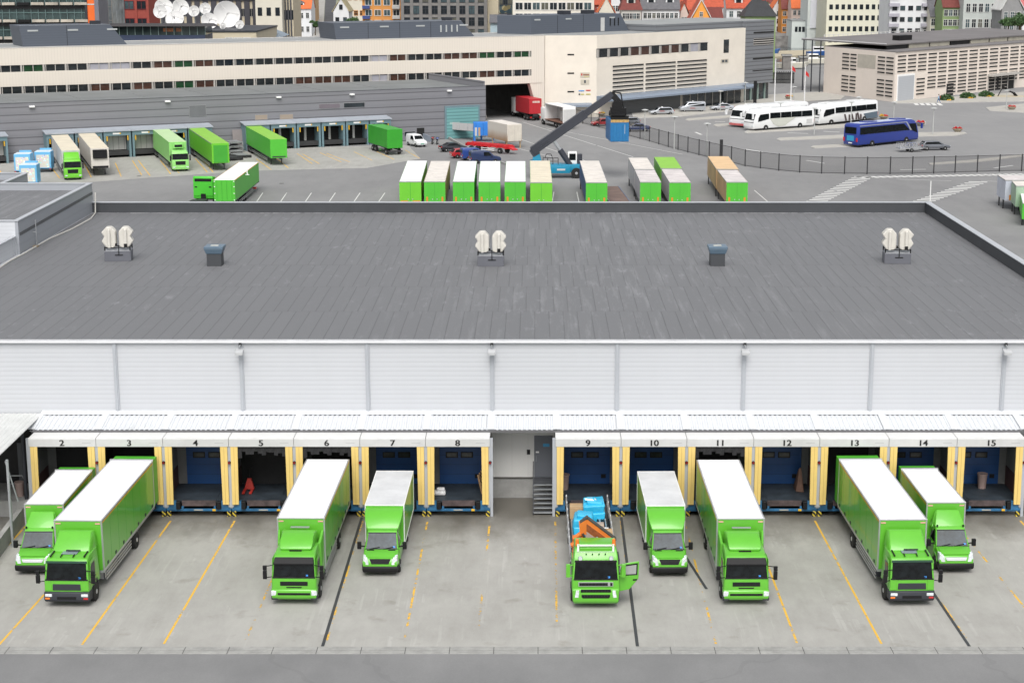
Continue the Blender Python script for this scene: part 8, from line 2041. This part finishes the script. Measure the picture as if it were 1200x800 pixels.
for i, (a, b_, t, m) in enumerate([(893, 912, 4, TILED), (905, 925, 2, TILE), (845, 858, 1, TILED), (800, 812, 2, TILE), (742, 756, -1, TILE), (695, 715, -2, TILED), (862, 882, -2, TILE)]):
    house(['background roof behind the green house', 'background red roof above the quay houses', 'far dark roof above the white house', 'far red roof above the orange gable row', 'far red roof over the slate roof', 'far dark roof right of the grid office', 'far red roof above the dormer house'][i], a, b_, 760, t, PCRM, m, 'side', 7, 3, 2)
# large pale buildings
r, W_, zt, rf = block('mint_tower', 'tall very pale mint building end with a blank white strip', 946, 968, 640, -50, MINTW, 18)
g = MB(); g.box(1.0, W_ - 1.6, -.5, -.003, 7.5, zt, mat('blank_white_strip', (.66, .67, .72), .7, var=.02)); g.build('blank_strip', r)
for j in range(6): link_mesh('window', win_mesh(.9, 1.7, WF, 0, 'plain'), r, (W_ - .75, -.003, 6 + j * 4.0))
r, W_, zt, rf = block('mint_annex', 'low pale mint wing above the stone embankment', 928, 948, 645, 25, MINTW, 14)
wgrid(r, 1, W_, zt - 5, zt - 1, 4, 1, 1.0, 1.9, WF, 'plain', ks=(0,))
r, W_, zt, rf = block('yellow_office', 'big pale yellow-white office with nine columns of small dark windows', 968, 1042, 620, -50, YCR, 18, rz=2)
wgrid(r, .5, W_ - .3, 2.2, zt, 10, int((zt - 2.2) / 3.6), 1.25, 1.75, DGREY, 'plain', ks=(0,))
r, W_, zt, rf = block('white_apartments', 'white apartment block with pale purple balconies and shop windows', 1042, 1091, 560, -50, WHT, 14, rz=3)
wgrid(r, W_ * .02, W_ * .98, 4.5, zt, 5, int((zt - 4.5) / 3.2), 1.3, 1.2, DGREY, 'bar', ks=(0, 0, 1))
for j in range(int((zt - 4.5) / 3.2)):
    for q in (.09, .89): g = MB(); g.box(W_ * q - 1.7, W_ * q + 1.7, -1.2, -.003, 4.7 + j * 3.2, 5.7 + j * 3.2, mat('pale_purple_balcony', (.38, .37, .42), .6)); g.build('balcony', r)
g = MB(); g.box(.5, W_ - .5, -.4, -.003, 1.2, 3.8, BGLASS); g.box(.3, W_ - .3, -.8, -.4, 3.85, 4.1, TEAL); g.build('shopfront', r)
house('low dark-roofed cream house left of the sage green one', 1090, 1106, 555, 20, PCRM, SLATE, 'side', 5, 3, 2, 1.2, 2.0)
house('sage green house with dark red roof', 1104, 1128, 545, 9, GRN, TILED, 'side', 5.5, 4, 3, 1.1, 1.8)
r, W_, zt, rf = block('classical_building', 'pale grey-green classical building with tall windows and balcony', 1128, 1176, 540, -20, LGR, 14)
wgrid(r, .5, W_ - .5, 1.0, zt - .5, 6, int((zt - 1) / 4.6), 1.2, 2.5, WF, 'cross')
for z in (5.2, 9.9): g = MB(); g.box(0, W_, -.35, -.003, z, z + .35, mat('pale_cornice', (.5, .52, .5), .7)); g.build('cornice', r)
g = MB(); g.box(W_ * .55, W_ * .72, -1.0, -.003, 5.6, 6.2, DGREY); g.build('balcony', r)
house('mid-grey gabled house with white windows beside the classical building', 1173, 1198, 520, 12, GRW, mat('white_verge', (.6, .6, .6), .6), 'gable', 6, 3, 2, 1.0, 2.2, ch=False)
house('pink-red tiled roof at the top right corner', 1190, 1225, 545, 8, WHT, mat('pink_tile', (.42, .12, .12), .7, var=.1), 'side', 7, 3, 2)

# glass pavilion on a building just behind the office, blue plinth
def onr(px, py, Y): X, Z = onY(px, py, Y); return X, Z
Yp = 352
x0, z0 = onr(131, 46, Yp); x1, _ = onr(240, 46, Yp); zt_ = zat(31, Yp); zb = zat(41.5, Yp); zg = zat(46, Yp)
r = thing('glass_pavilion', 'dark-roofed glass pavilion with orange-lit interior below the satellite dishes', 'building', (x0, Yp, 0), R(2)); W_ = x1 - x0
g = MB(); g.box(0, W_, 0, 10, 0, zb, mat('navy_plinth', (.03, .045, .09), .5)); g.build('plinth', r)
g = MB(); g.box(0, W_, .3, 9.5, zb, zt_, mat('pavilion_glass', (.03, .045, .043), .08, var=.8, scale=.3)); g.build('glass_wall', r)
for q in range(13): g = MB(); g.box(W_ * q / 12 - .06, W_ * q / 12 + .06, .15, .3, zb, zt_, mat('pale_green_mullion', (.20, .28, .26), .4)); g.build('mullion', r)
for q in (.55, .6, .69): g = MB(); g.box(W_ * q, W_ * q + 1.1, .2, .29, zb + .7, zt_ - .4, mat('amber_interior', (.30, .10, .03), .4, var=.6, scale=2)); g.build('interior_panel', r)
g = MB(); g.hexa([(-1.5, -1.2, zt_), (W_ + 3.0, -1.2, zt_), (W_ + 1, 5.5, zt_), (-1.5, 5.5, zt_), (-1.0, -1.0, zt_ + .3), (W_ + 2.6, -1.0, zt_ + .3), (W_ + 1, 5, zt_ + .4), (-1, 5, zt_ + .4)], mat('dark_flat_roof', (.035, .032, .034), .7)); g.build('roof', r)
# block carrying the dishes
r, W_, zt, rf = block('dish_building', 'low flat grey building right of the glass pavilion carrying the satellite dishes', 238, 300, 372, 38, BEI, 30, rz=0, roofm=DGREY)
wgrid(r, W_ * .4, W_ * .9, zt - 3, zt - .6, 3, 1, 1.4, 1.2)
DISH = mat('dish_white', (.66, .66, .65), .5, var=.02)
def dish(px, py, rpx, Y, label, az, el):
    X, Z = onY(px, py, Y); rad = rpx * Y / CAM_F
    r = thing('satellite_dish', label, 'satellite dish', (X, Y, 0), 0, 'white satellite dishes on the roof behind the office')
    g = MB(); n_ = 28; prof = [(0, 0)] + [(rad * t, rad * .36 * t * t) for t in (.25, .5, .75, 1.0)]
    vs = [(0, 0, 0)]; fs = []
    for rr, hh in prof[1:]:
        for i in range(n_): a = 2 * math.pi * i / n_; vs.append((rr * math.cos(a), rr * math.sin(a), hh))
    for i in range(n_): fs.append((0, 1 + i, 1 + (i + 1) % n_))
    for k in range(3):
        for i in range(n_): a = 1 + k * n_; fs.append((a + i, a + n_ + i, a + n_ + (i + 1) % n_, a + (i + 1) % n_))
    g.add(vs, fs, DISH); vs2 = [(a_, b_, c_ - .08) for a_, b_, c_ in vs]; g.add(vs2, [tuple(reversed(f)) for f in fs], DISH)
    rim = [(rad * math.cos(2 * math.pi * i / n_), rad * math.sin(2 * math.pi * i / n_), rad * .36 - .04) for i in range(n_ + 1)]
    g.path(rim, .06, DISH, 5)
    o = g.build('reflector', r, smooth=True); o.location = (0, 0, Z); o.rotation_euler = (R(90 - el), 0, R(az))
    g = MB(); g.tube((0, 0, rad * .36), (0, 0, rad * .95), .10, DGREY, n=8); g.lathe((0, 0, rad * .9), [(.15, 0), (.3, .1), (.3, .35), (.1, .4)], PALE, 10)
    for i in range(3): a = i * 2.094; g.tube((rad * .9 * math.cos(a), rad * .9 * math.sin(a), rad * .30), (0, 0, rad * .95), .05, PALE, n=5)
    g.build('feed_arm', o)
    g = MB(); g.tube((0, .8, 0), (0, .8, Z), max(.15, rad * .1), STEEL, n=10); g.tube((0, .8, Z), (0, .1, Z), rad * .12, STEEL, n=8); g.build('mount', r)
for a in [(191.6, 10, 10.2, 386, 'tilted white dish, upper one of the left overlapping pair', 20, 25), (188, 14.4, 7.6, 380, 'round white dish, lower left one of the overlapping pair', 5, 15), (211, 9.8, 9.6, 386, 'large tilted white dish, third from the left', 28, 20), (227.5, 13.8, 6.2, 383, 'small round white dish in the middle of the row', 0, 15), (240.6, 10.8, 6.4, 385, 'small round white dish left of the biggest one', 5, 15),
          (205.4, 24, 10.4, 376, 'half-hidden white dish just above the pavilion roof', 0, 30), (244.6, 25.6, 9.4, 380, 'tilted white dish at the right end of the pavilion roof', 25, 20), (265, 18, 15, 388, 'biggest white dish, rising above all the others on the roof', 20, 12), (261.3, 31, 3.4, 376, 'tiny white dish below the biggest one', 0, 15), (281, 29.4, 4.8, 376, 'small white dish right of the biggest one', 0, 15)]:
    dish(*a)
# low parts just behind the office roof line
r, W_, zt, rf = block('grey_arched_roof', 'low pale blue-grey arched metal roof behind the office, left of the white house', 282, 326, 400, 44, CANG, 14, roof='hip', roofm=mat('blue_grey_metal_roof', (.22, .27, .32), .5, var=.1), rise=2.0)
# quay clutter: piers, sheds, timber fence
QP = mat('quay_concrete', (.20, .19, .18), .85, var=.3)
for px, pb, pt, w_, lb in [(922, 82, 64, 9, 'grey concrete mooring block on the quay, left one'), (942, 78, 66, 9, 'grey concrete mooring block on the quay, right one')]:
    x, y = G(px, pb); z = onY(px, pt, y)[1]; h = w_ * y / CAM_F / 2; g = MB(); g.box(-h, h, 0, h * 2, 0, z, QP); g.box(-h - .3, h + .3, -.3, h * 2 + .3, z - .5, z, CONCW); o = g.build('mooring_block'); o.location = (x, y, 0); tag(o, lb, 'block', 'mooring blocks on the quay')
x, y = G(916, 98); z = onY(916, 84, y)[1]; g = MB()
for i in range(22): g.box(-3.2 + i * .3, -3.0 + i * .3, 0, .2, 0, z - .2 * (i % 2), DARK)
g.box(-3.3, 3.4, .2, .3, z * .3, z * .36, DGREY); g.box(-3.3, 3.4, .2, .3, z * .8, z * .86, DGREY)
o = g.build('timber_fence'); o.location = (x, y, 0); tag(o, 'dark timber paling fence beside the grey wing at the quay', 'fence')
HULL = mat('hull_white', (.6, .58, .5), .5); 
for px, py, L_, lb, hm in [(928, 77, 9, 'small white boat moored left on the quay', HULL), (955, 72, 8, 'small pale boat moored right beside the hall', HULL), (961, 63, 9, 'blue-hulled boat half hidden behind the hall corner', mat('hull_blue', (.03, .1, .3), .5)), (905.5, 61, 4, 'small bright blue boat stern beside the grey wing', MATS['hull_blue'] if 'hull_blue' in MATS else BLUEP)]:
    x, y = G(px, py, 1); r = thing('moored_boat', lb, 'boat', (x, y, .2), R(8), 'boats at the quay')
    g = MB(); g.add([(-L_ / 2, -1.3, .2), (L_ * .3, -1.3, .2), (L_ / 2, 0, .3), (L_ * .3, 1.3, .2), (-L_ / 2, 1.3, .2), (-L_ / 2, -1.6, 1.5), (L_ * .3, -1.6, 1.6), (L_ / 2 + .8, 0, 2.0), (L_ * .3, 1.6, 1.6), (-L_ / 2, 1.6, 1.5)], [(0, 1, 2, 3, 4), (9, 8, 7, 6, 5), (0, 1, 6, 5), (1, 2, 7, 6), (2, 3, 8, 7), (3, 4, 9, 8), (4, 0, 5, 9)], hm); g.build('hull', r)
    g = MB(); g.box(-L_ * .3, L_ * .1, -.9, .9, 1.5, 3.2, WHITE); g.box(-L_ * .28, L_ * .11, -.92, .92, 2.2, 2.8, GLASS); g.build('cabin', r)
# harbour railing and posts behind the hall roof
x0, y0 = G(960, 41); x1, y1 = G(1215, 30)
rail = thing('quay_railing', 'pale railing running behind the hall roof along the promenade', 'railing', (x0, 560, 0))
xa, za = onY(966, 41, 560); xb, zb_ = onY(1215, 30, 560)
for i in range(46):
    t = i / 45; X = xa + (xb - xa) * t; Z = zat(41 - 13 * t, 560 ); g = MB((x0, 560, 0)); g.box(X - .12, X + .12, 559.9, 560.1, Z - 2.4, Z, PALE); g.build('post', rail)
g = MB((x0, 560, 0)); g.bar((xa, 560, zat(41, 560) - .1), (xb, 560, zat(28, 560) - .1), .1, .14, PALE); g.bar((xa, 560, zat(41, 560) - 1.1), (xb, 560, zat(28, 560) - 1.1), .08, .1, PALE); g.build('rail', rail)
# trees in the town
BARK = mat('bark', (.10, .075, .05), .9, var=.3)
def tree(px, py, Y, h, rad, label, seed, base=None):
    X, Z = onY(px, py, Y); random.seed(seed); b0 = Z - h
    r = thing('town_tree', label, 'tree', (X, Y, b0), 0, 'green trees among the town houses')
    g = MB(); g.tube((0, 0, 0), (.1, 0, h * .45), rad * .12, BARK, r1=rad * .07); 
    for k in range(5): a = k * 1.256; g.tube((.1, 0, h * .42), (math.cos(a) * rad * .6, math.sin(a) * rad * .6, h * .7), rad * .06, BARK, r1=rad * .02)
    g.build('trunk', r)
    g = MB()
    for k in range(11):
        a = random.uniform(0, 6.28); q = random.uniform(0, .65) * rad; leafball(g, (math.cos(a) * q, math.sin(a) * q, h * random.uniform(.5, .85)), rad * .5, rad * .5, rad * .42, 120, LEAF2 if k % 3 else LEAF, .32)
    g.build('crown', r)
tree(413, 18, 590, 9, 2.8, 'small green tree between the gabled house and the orange apartments', 3)
tree(782 + 68, 0, 720, 14, 6, 'dark green tree top behind the white house with chimneys', 5)
tree(868, 0, 730, 12, 6, 'green tree top beyond the dormer house', 6)
tree(1196, 15, 500, 7, 4.5, 'bushy green tree at the right edge before the grey gabled house', 7)
tree(1182, 22, 505, 4, 2.5, 'low yellowish bush in front of the grey gabled house', 9)
tree(369, 22, 630, 6, 1.8, 'small roadside shrub tree beside the climbing street', 8)
# hillside behind everything
HILL = mat('town_hillside', (.16, .17, .13), .9, var=.4, scale=.05, bump=.5, bscale=.2)
g = MB(); g.quad((-900, 790, 0), (900, 790, 0), (900, 1400, 160), (-900, 1400, 160), HILL); struct('hillside', g)
g = MB(); g.quad((-900, 1400, 160), (900, 1400, 160), (900, 2500, 200), (-900, 2500, 200), HILL); struct('hillside', g)
